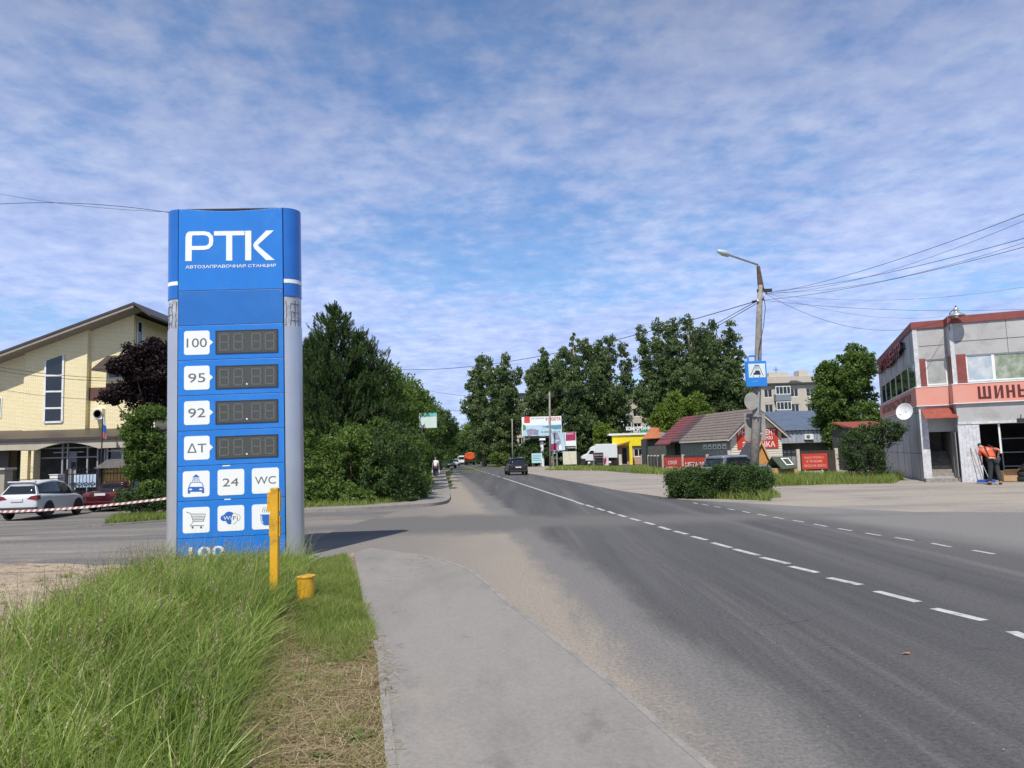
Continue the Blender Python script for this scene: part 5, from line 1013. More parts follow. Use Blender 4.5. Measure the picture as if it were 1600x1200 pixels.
# ---------------------------------------------------------------- yellow shop
YW = mat('bright yellow fascia', (.78, .62, .015), .5, .06, 3); PBR = mat('pinkish brick', (.42, .27, .20), .9, .12, 5)
SY = 104; sf = Fr((at(983, 728, SY).x, SY, 0)); q = thing('yellow_shop', 'yellow fronted brick shop with white roof lettering and a porch gable', 'shop', sf.loc); f_ = sf
p = lambda px, py, y=0: f_.onY(px, py, y)
x0, x1 = p(958, 700)[0], p(1014, 700)[0]; ztt = p(980, 680)[1]; zyb = p(980, 697)[1]
dx = (p(972, 700)[0], p(979, 700)[0]); wx = (p(990, 700)[0], p(1005, 700)[0])
mb = MB(); wall(mb, x0, x1, 0, zyb, [(dx[0], dx[1], .1, p(975, 700)[1]), (wx[0], wx[1], p(1, 709)[1]*0+1.1, p(997, 701)[1])], 0, .25); mb.build('wall', PBR, q)
mb = MB(); mb.box(x0-.1, x1, -.25, .25, zyb, ztt); mb.build('fascia', YW, q); mb = MB(); mb.box(x0-.6, x1+.2, -.45, 6, ztt, ztt+.28); mb.build('roof_edge', WHITE, q); mb = MB(); mb.box(x0, x1, 5.7, 6, 0, ztt); mb.box(x0, x0+.2, .26, 5.7, 0, ztt); mb.box(x1-.2, x1, .26, 5.7, 0, ztt); mb.build('side_wall', PBR, q)
mb = MB(); mb.box(dx[0], dx[1], .26, 3, 0, 3); mb.build('door_recess', DARK, q); window(q, wx[0], wx[1], 1.1, p(997, 701)[1], .1, 2, 1, w=.1)
mb = MB(); a, c, e = p(964, 696, -1.5), p(984, 690, -1.5), p(984, 694, -1.5); mb.prism([(a[0], a[1]-.15), (c[0], c[1]-.15), (c[0], c[1]+.05), (a[0], a[1]+.05)], -1.6, -.26); mb.build('porch_gable', mat('brown porch roof', (.25, .12, .04), .6, .1, 3), q)
for px in (969, 986, 1004): x = p(px, 720, -1.5)[0]; mb = MB(); mb.box(x-.2, x+.2, -1.7, -1.35, 0, p(px, 710, -1.5)[1] if px != 986 else p(px, 692, -1.5)[1]); mb.build('porch_pillar', PALE if px != 986 else YW, q)
mb = MB(); a, c = p(978, 672), p(1016, 665.5); mb.text('КОМФОРТНЫЙ', a[0], c[0], a[1]-.1, c[1]+.12, -.2, .05); o = mb.build('roof_lettering', TILE, q); mb.mi = 0
mb = MB(); mb.box(a[0], c[0], -.14, -.08, a[1]+.1, a[1]+.18)
for k in range(5): x = a[0]+(c[0]-a[0])*k/4; mb.box(x-.04, x+.04, -.13, -.09, ztt+.28, c[1])
mb.build('letter_frame', DKMETAL, o); mb = MB(); a, c = p(1000, 677), p(1013, 672); mb.box(a[0], c[0], -.2, -.12, a[1], c[1]); mb.build('green_sign', mat('green sign', (.03, .25, .12), .5, .1, 3), q)
# long brown roofed shed behind the van
q = thing('brown_roof_shed', 'long low pale shed with a dark brown roof behind the white van', 'shed', (at(916, 728, 116).x, 116, 0)); f_ = Fr(q.location); a, c = f_.onY(893, 728), f_.onY(950, 701); mb = MB(); mb.box(a[0], c[0], 0, 6, 0, c[1]); mb.build('wall', mat('cream shed wall', (.45, .38, .27), .8, .15, 2), q)
z1 = f_.onY(920, 691, 3)[1]; slab4([(a[0]-.3, -.8, c[1]-.05), (c[0]+.3, -.8, c[1]-.05), (c[0]+.3, 3, z1), (a[0]-.3, 3, z1)], .15, BROOF, 'roof', q); mb = MB(); mb.box(a[0]+.3, c[0]-.3, -.02, -.001, c[1]-.9, c[1]-.25); mb.build('dark_opening', DARK, q)
# ---------------------------------------------------------------- billboards and small signs
def pixboard(name, label, cat, px0, py0, px1, py1, Y, layers, legs, texts=(), th=.15, legm=None):
    q = thing(name, label, cat, (at((px0+px1)/2, 727, Y).x, Y, 0)); f_ = Fr(q.location); P_ = lambda a, b: f_.onY(a, b)
    a, c = P_(px0, py1), P_(px1, py0); mb = MB(); mb.box(a[0], c[0], 0, th, a[1], c[1]); bd = mb.build('board', layers[0], q)
    for i, (m, pts) in enumerate(layers[1:]): mb = MB(); pp = [P_(*t) for t in pts]; ar = sum(pp[k][0]*pp[(k+1) % len(pp)][1]-pp[(k+1) % len(pp)][0]*pp[k][1] for k in range(len(pp))); mb.prism(pp if ar > 0 else pp[::-1], -.006-.006*i, -.001-.006*i); mb.build('printed_shape', m, bd)
    for i, (t, m, r) in enumerate(texts): mb = MB(); u, v = P_(r[0], r[3]), P_(r[2], r[1]); mb.text(t, u[0], v[0], u[1], v[1], -.07-.004*i, .015); mb.build('lettering', m, bd)
    for (px, r, pyt) in legs: mb = MB(); u = P_(px, pyt); mb.tube([(u[0], th+r, -.1), (u[0], th+r, u[1])], r, 10); mb.build('leg', legm or CONC, q)
    return q, P_
PR = mat('print red', (.60, .06, .05), .5, .1, 3); PG = mat('print green', (.05, .28, .10), .5, .2, 3); PB = mat('print teal', (.10, .28, .38), .5, .3, 1); PLB = mat('print pale blue', (.45, .62, .72), .5, .1, 1); PM = mat('print crimson', (.36, .03, .10), .5, .1, 3); PGY = mat('print grey violet', (.28, .27, .36), .5, .3, 2)
q, P_ = pixboard('billboard', 'large white billboard with a red house symbol and red letters on one column', 'billboard', 816, 650, 877, 681.5, 110,
  [TILE, (PR, [(819, 651), (828, 651), (828, 661), (819, 661)]), (PLB, [(817, 665), (877, 663), (877, 681), (817, 681)]), (PB, [(856, 665), (877, 663.5), (877, 670), (868, 671), (846, 667)]), (PG, [(817, 663), (821, 665), (822, 671), (817, 673)]), (PGY, [(822, 672), (830, 670), (842, 672), (841, 680), (834, 679), (825, 681)])],
  [(847, .28, 690)], [('У МОСТА', PR, (852, 651.5, 876, 657)), ('ДОМ ТВОЕЙ МЕЧТЫ', GREY, (830, 652, 850, 654.5)), ('8 (4852) 34-10', GREY, (846, 673, 875, 676)),], th=.5, legm=TILE)
u, v = P_(843, 688), P_(852, 681.5); mb = MB(); mb.box(u[0], v[0], .1, .9, u[1], v[1]); mb.build('column_head', TILE, q); u, v = P_(832, 685), P_(877, 681.5); mb = MB(); mb.box(u[0], v[0], .1, .4, u[1], v[1]-.01); mb.build('lower_frame', DKMETAL, q)
pixboard('billboard', 'blue grey picture billboard on posts right behind the concrete pole', 'billboard', 860, 675.5, 882.5, 704, 101, [PLB, (PGY, [(862, 676), (872, 675.7), (876, 688), (866, 686)]), (PM, [(860.5, 694), (870, 692), (870, 703.5), (860.5, 703.5)]), (PGY, [(870, 690), (876, 688), (876, 703.5), (871, 703.5)]), (TILE, [(873, 696), (877, 694), (878, 703.5), (873, 703.5)])], [(864, .08, 704), (870, .1, 704)])
pixboard('billboard', 'crimson and white advertising panel standing above the speckled hoarding', 'billboard', 883, 675, 899.7, 702, 101, [TILE, (PM, [(884, 675.6), (899.3, 675.2), (899.3, 688), (884, 689)]), (DKMETAL, [(883.2, 697), (899.6, 696.6), (899.6, 701.8), (883.2, 702)])], [(885, .08, 675.5), (899, .08, 675.5)], [('МЕБЕЛЬ', TILE, (885, 676.5, 896, 679)), ('САЛОН', TILE, (885, 698.3, 898, 700.5))])
pixboard('hoarding', 'pale speckled cream hoarding panel standing under the crimson panel', 'hoarding', 880, 705, 900.5, 726, 100.5, [mat('speckled print', (.55, .50, .52), .7, .15, 4, col2=(.72, .70, .42))], [(881, .06, 705), (900, .06, 705)])
pixboard('notice_sign', 'pale turquoise notice sign beside the white billboard column', 'notice sign', 831, 708, 847, 723.5, 104, [mat('turquoise print', (.42, .65, .68), .6, .1, 2)]+[(PB, [(832, 711+2.6*k), (845, 710.8+2.6*k), (845, 711.5+2.6*k), (832, 711.8+2.6*k)]) for k in range(4)], [(832, .05, 708.5), (846, .05, 708.5)])
pixboard('yellow_sign', 'plain yellow sign board standing behind the box of the white van', 'sign board', 931.5, 687, 950, 694, 108, [YW], [(934, .06, 688), (948, .06, 688)])
pixboard('advert_panel', 'teal and white advert panel half hidden in the trees above the far pavement', 'advert panel', 655, 645, 682, 669, 40, [mat('mint white print', (.62, .74, .70), .6, .05, 2), (mat('print turquoise', (.12, .48, .52), .6, .2, 2), [(660, 645.4), (681.6, 645.1), (681.6, 650), (660, 652)])], [(658, .05, 646)])
# tyre rack and poster
q = thing('tyre_rack', 'dark tyre display rack with a small red and white header in front of the van', 'display rack', (at(935, 728, 98).x, 98, 0)); f_ = Fr(q.location); a, c = f_.onY(928, 728), f_.onY(942.5, 707); w2 = (c[0]-a[0])
mb = MB()
for x in (a[0], c[0]-.06): mb.box(x, x+.06, 0, .06, 0, c[1]); mb.box(x, x+.06, .5, .56, 0, c[1])
mb.build('frame', GALV, q)
for k in range(5):
    z = .08+k*.27; mb = MB(); mb.tube([(a[0]+.07, .27, z+.13), (c[0]-.07, .27, z+.13)], .125, 10); mb.build('tyre_row', RUB, q)
mb = MB(); a2 = f_.onY(928, 713.5); mb.box(a[0], c[0], -.03, -.001, a2[1], c[1]); o = mb.build('header_board', DKMETAL, q); mb = MB(); mb.text('ШИНЫ', a[0]+.1, c[0]-.1, a2[1]+.08, a2[1]+.3, -.034, .01); mb.build('lettering', mat('pinkish letters', (.6, .3, .3), .6, .1, 3), o)
pixboard('poster_stand', 'narrow pink and white poster stand beside the tyre rack', 'poster', 943, 711.5, 950.5, 727, 98.5, [mat('pale pink print', (.6, .45, .5), .6, .1, 4, col2=(.75, .72, .74)), (PM, [(944, 718), (946.5, 714), (948, 719), (946, 726), (944, 726)])], [(946.5, .05, 712)])
# ---------------------------------------------------------------- poles along the road
def pole(px, pyb, pyt, Y, label, m=CONC, arms=1, r=.15, lamp=False):
    q = thing('utility_pole', label, 'utility pole', (at(px, pyb, Y).x, Y, 0), 0, 'roadside utility poles'); f_ = Fr(q.location); t = f_.onY(px-(pyb-pyt)*.012, pyt); mb = MB(); mb.tube([(0, 0, -.2), (t[0], 0, t[1])], [r, r*.65], 8); mb.build('post', m, q, smooth=True)
    if arms: mb = MB(); mb.box(t[0]-.75, t[0]+.75, -.05, .05, t[1]-.75, t[1]-.65); mb.build('crossarm', DKMETAL, q)
    if lamp: mb = MB(); mb.tube([(t[0], 0, t[1]-.1), (t[0]-.2, 0, t[1]+.5), (t[0]-2, -.2, t[1]+.7)], .04, 6); mb.build('lamp_arm', GALV, q)
    return Vector(q.location)+Vector((t[0], 0, t[1]))
PP = [pole(860, 728, 612, 99, 'concrete utility pole standing in front of the billboards', arms=1, r=.17),
      pole(801, 722, 655, 116, 'thin pale pole behind the black car, nearest the poplar trunks', arms=0, r=.13),
      pole(807, 720, 632, 140, 'grey pole between the pale pole and the billboard', arms=1, r=.14),
      pole(745, 719, 668, 190, 'distant utility pole beside the orange truck', arms=1, r=.12)]
# ---------------------------------------------------------------- overhead cables
def cable(a, b, sag, r, label):
    q = thing('overhead_cable', label, 'cable', tuple((a+b)/2), 0, 'overhead cables'); n_ = 24; mb = MB()
    mb.tube([a.lerp(b, k/n_)-(a+b)/2-Vector((0, 0, sag*4*(k/n_)*(1-k/n_))) for k in range(n_+1)], r, 5)
    mb.build('wire', CABLE, q)
    mb = MB(); mb.tube([a-(a+b)/2, a.lerp(b, .006)-(a+b)/2], r*2.2, 6); mb.build('end_clamp', CABLE, q)
Lw = [lf.loc+p for p in ins]
for i, (p0, (px, py, Y), sg, r, lb) in enumerate((
  (Lw[1], (1640, 319, 13), .22, .0065, 'highest cable from the lamp post to the upper right corner'), (Lw[1], (1640, 328, 14), .40, .0045, 'thin cable just under the highest one, running right from the lamp post'),
  (Lw[0], (1640, 361, 14), .22, .0065, 'second thick cable running right from the lamp post'), (Lw[0], (1640, 366, 15), .40, .0045, 'thin cable hugging the second thick one on the right'),
  (Lw[3], (1640, 375, 15), .2, .0065, 'lowest rising thick cable running right from the lamp post'), (Lw[1], (1640, 441, 26), .45, .0045, 'faint flat cable running right at mid height'),
  (Lw[3], (1640, 481, 27), .25, .0065, 'flat black cable running right just above the grey building'), (Lw[0], (1486, 493, 33), .5, .0045, 'thin cable from the lamp post down to the bell lamp'), (Lw[1], (1484, 497, 33.2), 1.0, .007, 'slack thin cable from the lamp post to the grey building'))):
    cable(p0, at(px, py, Y), sg, r, lb)
for (a, b_, sg, r, lb) in ((Lw[2], at(598, 576, 62), 1.0, .017, 'long cable crossing the road from the lamp post to the left trees'), (Lw[2], PP[0]+Vector((.6, 0, -.6)), .7, .016, 'cable from the lamp post back to the concrete utility pole'), (Lw[3], PP[0]+Vector((-.6, 0, -.6)), 1.1, .016, 'lower cable from the lamp post back to the concrete utility pole'),
  (PP[0]+Vector((-.6, 0, -.6)), at(640, 604, 100), .8, .02, 'upper dark cable crossing above the road towards the left trees'), (PP[2]+Vector((-.7, 0, -.7)), at(690, 640, 120), .4, .02, 'short low cable over the far road'), (PP[0]+Vector((.6, 0, -.6)), PP[2]+Vector((.7, 0, -.7)), .5, .02, 'cable between the concrete pole and the grey pole'),
  (at(-60, 291, 14), at(264, 331, 13.2), .10, .0035, 'upper thin cable from the left edge to the top of the fuel price sign'), (at(-60, 324, 14), at(264, 332, 13.2), -.14, .0055, 'lower black cable from the left edge to the top of the fuel price sign'),
  (at(-60, 562, 36), at(262, 590, 36), .35, .013, 'upper cable passing in front of the brick house'), (at(-60, 568, 36), at(262, 594, 36), .35, .013, 'second cable in front of the brick house, close under the upper one'), (at(-60, 596, 36), at(262, 622, 36), .4, .010, 'lowest thin cable in front of the brick house')):
    cable(a, b_, sg, r, lb)
# ---------------------------------------------------------------- vehicles
LAMPR = mat('red tail lamp', (.20, .015, .02), .2, .1, 5, coat=.5); LAMPW = mat('clear lamp', (.5, .5, .5), .15, .1, 5); PLATE = mat('number plate', (.62, .62, .60), .5, .05, 5); BLKP = mat('black plastic trim', (.02, .02, .022), .6, .2, 8)
def loft(mb, secs):                              # secs: list of point loops of equal length
    n = len(secs[0]); 
    for s_ in secs: mb.v += [tuple(p) for p in s_]
    b0 = len(mb.v)-n*len(secs)
    for i in range(len(secs)-1):
        for k in range(n): mb.f.append((b0+i*n+k, b0+i*n+(k+1) % n, b0+(i+1)*n+(k+1) % n, b0+(i+1)*n+k)); mb.m.append(mb.mi)
    mb.f.append(tuple(b0+k for k in range(n-1, -1, -1))); mb.f.append(tuple(b0+(len(secs)-1)*n+k for k in range(n))); mb.m += [mb.mi]*2
def subs(o, lv=2):
    m = o.modifiers.new('s', 'SUBSURF'); m.levels = m.render_levels = lv; o.data.polygons.foreach_set('use_smooth', [True]*len(o.data.polygons)); return o
def car(name, label, cat, loc, rz, L_, Wd, paint, body, green, wheels, r=.33, tail='side', plate=True, group=None, glass=GLASS, arch=True, roof=None):
    """body: (y, z_low, z_belt, halfwidth), green: (y, z_belt, z_roof, hw_belt, hw_roof); rear is -y"""
    q = thing(name, label, cat, loc, rz, group); mb = MB(); S_ = []
    for y, z0, zb, w in body:
        zm = z0+(zb-z0)*.45; half = [(w*.82, z0), (w*.97, z0+.08), (w, zm), (w*.985, zb-.12), (w*.90, zb), (w*.45, zb+.02)]
        S_.append([(x, y, z) for x, z in half]+[(-x, y, z) for x, z in half[::-1]])
    loft(mb, S_); subs(mb.build('body', paint, q))
    mb = MB(); S_ = []
    for y, zb, zr, wb, wr in green:
        half = [(wb, zb-.05), (wb, zb), (wr, zr-.09), (wr*.92, zr-.02), (wr*.5, zr)]; S_.append([(x, y, z) for x, z in half]+[(-x, y, z) for x, z in half[::-1]])
    loft(mb, S_); subs(mb.build('windows', glass, q))
    # roof skin and pillars over the glass
    top = [g for g in green if g[2]-g[1] > .3]; mb = MB(); S_ = []
    ys = [top[0][0]-.06]+[g[0] for g in top]+[top[-1][0]+.12]; gg_ = [top[0]]+top+[top[-1]]
    for y, g in zip(ys, gg_):
        zr, wr = g[2], g[4]; half = [(wr+.015, zr-.14), (wr+.02, zr-.08), (wr*.93, zr+.005), (wr*.5, zr+.028)]; S_.append([(x, y, z) for x, z in half]+[(-x, y, z) for x, z in half[::-1]])
    loft(mb, S_); subs(mb.build('roof', roof or paint, q))
    g0, g1 = top[0], top[-1]; mids = [green[len(green)//2]]
    for sg in (1, -1):
        for (ga, gb, yo, nm) in ((green[0], g0, 0, 'rear_pillar'), (green[-1], g1, 0, 'windscreen_pillar')):
            mb = MB(); a = Vector((sg*(ga[3]+.012), ga[0]+(.12 if nm[0] == 'r' else -.1), ga[1]-.02)); c = Vector((sg*(gb[4]+.018), gb[0]+(.08 if nm[0] == 'r' else 0), gb[2]-.1)); w_ = .085 if nm[0] == 'r' else .04; d = Vector((0, 1, 0))*w_
            mb.add([a-d, a+d, c+d, c-d, a-d-Vector((sg*.04, 0, 0)), a+d-Vector((sg*.04, 0, 0)), c+d-Vector((sg*.04, 0, 0)), c-d-Vector((sg*.04, 0, 0))], [(0, 1, 2, 3), (7, 6, 5, 4), (0, 4, 5, 1), (1, 5, 6, 2), (2, 6, 7, 3), (3, 7, 4, 0)]); mb.build(nm, paint, q)
        yv = (wheels[0]+wheels[1])/2; gm_ = min(green, key=lambda g: abs(g[0]-yv+.1)); mb = MB(); mb.add([(sg*(gm_[3]+.012), yv-.14, gm_[1]), (sg*(gm_[3]+.012), yv-.06, gm_[1]), (sg*(gm_[4]+.018), yv-.08, gm_[2]-.1), (sg*(gm_[4]+.018), yv-.14, gm_[2]-.1)], [(0, 1, 2, 3), (3, 2, 1, 0)]); mb.build('door_pillar', BLKP, q)
        wbd = max(b_[3] for b_ in body)
        for wy in wheels:
            if arch:
                mb = MB(); mb.prism([(wy+(r+.07)*math.cos(t), r+(r+.07)*math.sin(t)) for t in np.linspace(-.35, math.pi+.35, 18)], sg*(wbd-.03), sg*(wbd+.012), 'x'); mb.v = [(x, -y, z) for x, y, z in mb.v]
                a0 = min(v[0] for v in mb.v); mb.build('wheel_arch', BLKP, q)
            a, b_ = tyre_mesh(r, .22, r*.62); M_ = Matrix.Translation((sg*(wbd-.09), wy, r)); M_ = M_ @ Matrix.Rotation(0 if sg > 0 else math.pi, 4, 'Z')
            for mm in (a, b_): mm.v = [tuple(M_ @ Vector(v)) for v in mm.v]
            t_ = a.build('tyre', RUB, q, smooth=True); b_.build('rim', GALV, t_, smooth=True)
    yb = body[0][0]; zb = body[1][2]; z0 = body[1][1]; wb = body[1][3]
    if plate: mb = MB(); mb.box(-.26, .26, yb-.035, yb+.02, z0+(zb-z0)*plate, z0+(zb-z0)*plate+.115); o = mb.build('number_plate', PLATE, q)
    return q
def hdg(a): return -R(a)
# white SUV
p = at(62, 800, 30.6); 
suv = car('parked_suv', 'white sport utility car with rear to the camera, parked by the iron fence', 'car', (at(66, 800, 32.6).x, 32.9, float(hgt(-20, 32.9))), hdg(-4), 4.57, 1.85, mat('white car paint', (.62, .64, .66), .25, .03, 2, coat=.6),
  [(-2.27, .42, .96, .78), (-2.2, .34, 1.09, .87), (-1.9, .26, 1.14, .93), (-.6, .24, 1.09, .935), (.9, .25, 1.04, .93), (1.6, .28, .98, .91), (2.1, .32, .86, .84), (2.28, .42, .70, .70)],
  [(-2.16, 1.10, 1.16, .78, .70), (-1.86, 1.12, 1.56, .80, .56), (-1.2, 1.12, 1.67, .85, .62), (-.2, 1.07, 1.70, .87, .64), (.65, 1.03, 1.56, .86, .60), (1.45, .99, 1.02, .82, .76)], (-1.33, 1.33), .36, plate=.62)
suv.scale = (.95, .90, 1.0); suv.location.x -= .12
mb = MB(); mb.box(-.88, .88, -2.32, -2.16, .30, .56); mb.build('rear_bumper', BLKP, suv, bevel=.05)
for sg in (1, -1):
    mb = MB(); mb.prism([(sg*.42, .90), (sg*.90, .86), (sg*.90, 1.06), (sg*.60, 1.03)][::sg], -2.28, -2.0); mb.build('tail_lamp', LAMPR, suv, bevel=.02)
    mb = MB(); mb.box(sg*.62-.02, sg*.62+.02, -1.6, .4, 1.70, 1.73); mb.build('roof_rail', DKMETAL, suv); mb = MB(); mb.box(sg*.95-.08, sg*.95+.08, .78, .9, 1.02, 1.17); mb.build('door_mirror', BLKP, suv, bevel=.03)
mb = MB(); mb.box(-.60, .60, -1.98, -1.80, 1.60, 1.66); mb.build('rear_spoiler', bpy.data.materials['white car paint'], suv, bevel=.02)
for y in (-.95, .05): mb = MB(); mb.box(.918, .932, y, y+.17, .92, .945); mb.build('door_handle', bpy.data.materials['white car paint'], suv)
# dark red saloon
sal = car('parked_saloon', 'dark red saloon car parked half under the dark tree, tail to the camera', 'car', (at(182, 795, 37).x, 37.6, float(hgt(-19, 34))), hdg(-2), 4.5, 1.75, mat('dark cherry paint', (.055, .006, .012), .2, .1, 2, coat=.7),
  [(-2.24, .40, .85, .72), (-2.15, .30, .98, .82), (-1.6, .22, 1.0, .87), (-.5, .2, .95, .88), (.9, .2, .92, .88), (1.7, .24, .86, .86), (2.15, .3, .74, .76), (2.26, .42, .60, .6)],
  [(-1.65, .98, 1.02, .72, .68), (-1.0, .98, 1.38, .78, .58), (-.3, .96, 1.45, .80, .60), (.4, .94, 1.41, .80, .58), (1.25, .90, .93, .76, .68)], (-1.35, 1.32), .31, plate=.72)
for sg in (1, -1): mb = MB(); mb.box(min(sg*.48, sg*.84), max(sg*.48, sg*.84), -2.25, -2.05, .72, .92); mb.build('tail_lamp', mat('pinkish tail lamp', (.16, .03, .035), .2, .1, 5, coat=.5), sal, bevel=.03)
mb = MB(); mb.box(-.8, .8, -2.30, -2.1, .32, .52); mb.build('rear_bumper', bpy.data.materials['dark cherry paint'], sal, bevel=.05)
# black crossover driving away
g = G(806, 742.5); blk = car('black_car', 'black hatchback car driving away in the right hand lane', 'car', (g.x+.02, g.y+2.1, 0), hdg(-6), 4.3, 1.8, mat('black car paint', (.012, .012, .014), .15, .1, 2, coat=.8),
  [(-2.13, .40, .88, .76), (-2.08, .30, 1.0, .84), (-1.8, .24, 1.02, .90), (-.5, .22, 1.0, .90), (.9, .22, .97, .90), (1.6, .26, .92, .88), (2.05, .32, .8, .8), (2.15, .42, .64, .62)],
  [(-2.05, .98, 1.05, .76, .70), (-1.75, 1.0, 1.52, .80, .62), (-1.0, 1.0, 1.60, .82, .63), (0, 1.0, 1.61, .82, .63), (.7, .98, 1.5, .81, .6), (1.4, .95, .98, .78, .7)], (-1.3, 1.3), .34, plate=.5)
for sg in (1, -1): mb = MB(); mb.box(min(sg*.56, sg*.86), max(sg*.56, sg*.86), -2.13, -1.95, .82, .95); mb.build('tail_lamp', mat('smoked tail lamp', (.09, .05, .05), .2, .1, 5), blk, bevel=.02); mb = MB(); mb.box(sg*.98-.09, sg*.98+.09, .68, .8, .98, 1.12); mb.build('door_mirror', BLKP, blk, bevel=.03)
mb = MB(); mb.box(-.8, .8, -2.18, -2.02, .30, .42); mb.build('rear_bumper', BLKP, blk, bevel=.04)
# old estate behind the hedge
est = car('estate_car', 'old silver blue estate car parked behind the hedge next to the lamp post', 'car', (at(1150, 735, 38).x+.3, 38.6, 0), hdg(58), 4.1, 1.62, mat('silver blue paint', (.22, .25, .32), .3, .1, 3, coat=.4, metal=.3),
  [(-2.0, .4, .84, .74), (-1.95, .3, .90, .78), (-1.0, .25, .9, .80), (.8, .25, .9, .80), (1.6, .3, .88, .79), (2.0, .4, .80, .74)],
  [(-1.98, .89, .95, .72, .68), (-1.72, .90, 1.42, .74, .62), (-.8, .90, 1.45, .75, .62), (.1, .9, 1.43, .75, .61), (.75, .9, .95, .72, .66)], (-1.25, 1.2), .30, plate=False)
for y in (-1.0,): pass
mb = MB(); mb.box(-.7, .7, -2.05, -1.95, .35, .5); mb.build('rear_bumper', DKMETAL, est, bevel=.03)
for sg in (1, -1): mb = MB(); mb.box(min(sg*.5, sg*.75), max(sg*.5, sg*.75), -2.02, -1.9, .62, .82); mb.build('tail_lamp', LAMPR, est, bevel=.02)
# cars far down the road on the left
for i, (px, Y, m, lb) in enumerate(((699, 118, mat('dark green grey paint', (.03, .045, .045), .3, .1, 2, coat=.5), 'dark green car at the left kerb far down the road'), (711, 140, mat('pale silver paint', (.35, .38, .40), .3, .1, 2, coat=.5), 'pale silver car facing the camera far down the road on the left'))):
    q = car('distant_car', lb, 'car', (at(px, 728, Y).x, Y, 0), hdg(174 if i else 150), 4.4, 1.75, m, [(-2.2, .4, .85, .75), (-2.1, .28, .95, .85), (0, .24, .95, .87), (1.6, .26, .9, .86), (2.2, .4, .62, .7)],
      [(-1.7, .94, 1.0, .7, .68), (-1.1, .95, 1.4, .76, .6), (0, .95, 1.45, .78, .6), (.5, .93, 1.38, .78, .58), (1.2, .9, .93, .74, .66)], (-1.3, 1.3), .31, plate=False)
    for sg in (1, -1): mb = MB(); mb.box(min(sg*.5, sg*.8), max(sg*.5, sg*.8), 2.05, 2.2, .6, .74); mb.build('headlight', LAMPW, q)
# orange tipper truck
p = at(734, 724, 162); q = thing('orange_truck', 'orange tank truck driving away far down the road', 'truck', (p.x, 162, 0), R(6)); ORG = mat('orange truck paint', (.62, .09, .02), .45, .15, 1)
mb = MB(); S_ = []
for y, s_ in ((-2.2, .9), (-2.1, 1), (2.2, 1), (2.3, .9)): S_.append([(x*1.22*s_, y, 1.95+z*.85*s_) for x, z in [(math.cos(t), math.sin(t)) for t in np.linspace(0, 2*math.pi, 16, endpoint=False)]])
loft(mb, S_); mb.build('tank', ORG, q, bevel=.05); mb = MB(); mb.box(-1.15, 1.15, 2.5, 4.0, 1.0, 2.7); mb.build('cab', ORG, q, bevel=.12); mb = MB(); mb.box(-.5, .5, -4.2*0-2.4, 4, .75, 1.05); mb.build('chassis', BLKP, q)
mb = MB(); mb.box(-1.2, 1.2, -2.45, -2.3, .7, 1.1); mb.build('rear_bumper', BLKP, q)
for sg in (1, -1):
    for y in (-1.5, -.3, 3.1): a, b_ = tyre_mesh(.5, .35, .28); M_ = Matrix.Translation((sg*.95, y, .5)); a.v = [tuple(M_ @ Vector(v)) for v in a.v]; a.build('wheel', RUB, q, smooth=True)
    mb = MB(); mb.box(sg*1.0-.12, sg*1.0+.12, -2.5, -2.44, .85, 1.0); mb.build('tail_lamp', LAMPR, q)
# pale van behind it
q = thing('distant_van', 'tiny pale van just left of the orange truck', 'van', (at(721, 722, 178).x, 178, 0), R(6)); mb = MB(); mb.prism([(-2.4, .4), (2.4, .4), (2.4, 1.2), (1.7, 2.1), (-2.4, 2.1)], -.95, .95, 'x'); mb.build('body', WHITE, q, bevel=.1)
mb = MB(); mb.box(-.75, .75, -2.45, -2.41, 1.2, 1.8); mb.build('rear_window', GLASS, q)
for sg in (1, -1):
    for y in (-1.5, 1.5): a, b_ = tyre_mesh(.33, .22, .2); M_ = Matrix.Translation((sg*.85, y, .33)); a.v = [tuple(M_ @ Vector(v)) for v in a.v]; a.build('wheel', RUB, q, smooth=True)
# white box van, side on, cab to the left
q = thing('box_van', 'white delivery van with a box body and air deflector, side on by the yellow shop', 'van', (at(937, 725, 103).x, 103, 0), 0); f_ = Fr(q.location, 0); P_ = lambda a, b: f_.onY(a, b, -1)
WV = mat('white van paint', (.66, .68, .70), .35, .03, 2, coat=.3)
a, c = P_(931.5, 716), P_(964, 693); mb = MB(); mb.box(a[0], c[0], -1.05, 1.05, a[1], c[1]); bx = mb.build('box_body', WV, q, bevel=.05)
pts = [P_(*t) for t in ((909.5, 720), (909, 714), (913, 710.5), (918, 709), (922.5, 703), (931, 703), (931, 720))]; mb = MB(); mb.prism(pts[::-1], -.95, .95); cab = mb.build('cab', WV, q, bevel=.06)
pts = [P_(*t) for t in ((922, 704), (923, 700), (927, 697), (931.3, 696.5), (931.3, 703.4))]; mb = MB(); mb.prism(pts[::-1], -.9, .9); mb.build('air_deflector', WV, q, bevel=.06)
pts = [P_(*t) for t in ((919.5, 709), (923, 704), (928, 704), (928, 709.5))]; mb = MB(); mb.prism(pts[::-1], -.975, -.951); mb.build('door_window', GLASS, cab)
mb = MB(); u = P_(909, 720.5); v = P_(916, 716.5); mb.box(u[0]-.05, v[0]-.1, -1.0, 1.0, u[1], v[1]); mb.build('front_bumper', BLKP, q, bevel=.04)
mb = MB(); u = P_(918, 720); v = P_(963, 717); mb.box(u[0], v[0], -.4, .4, u[1], u[1]+.25); mb.build('chassis', BLKP, q)
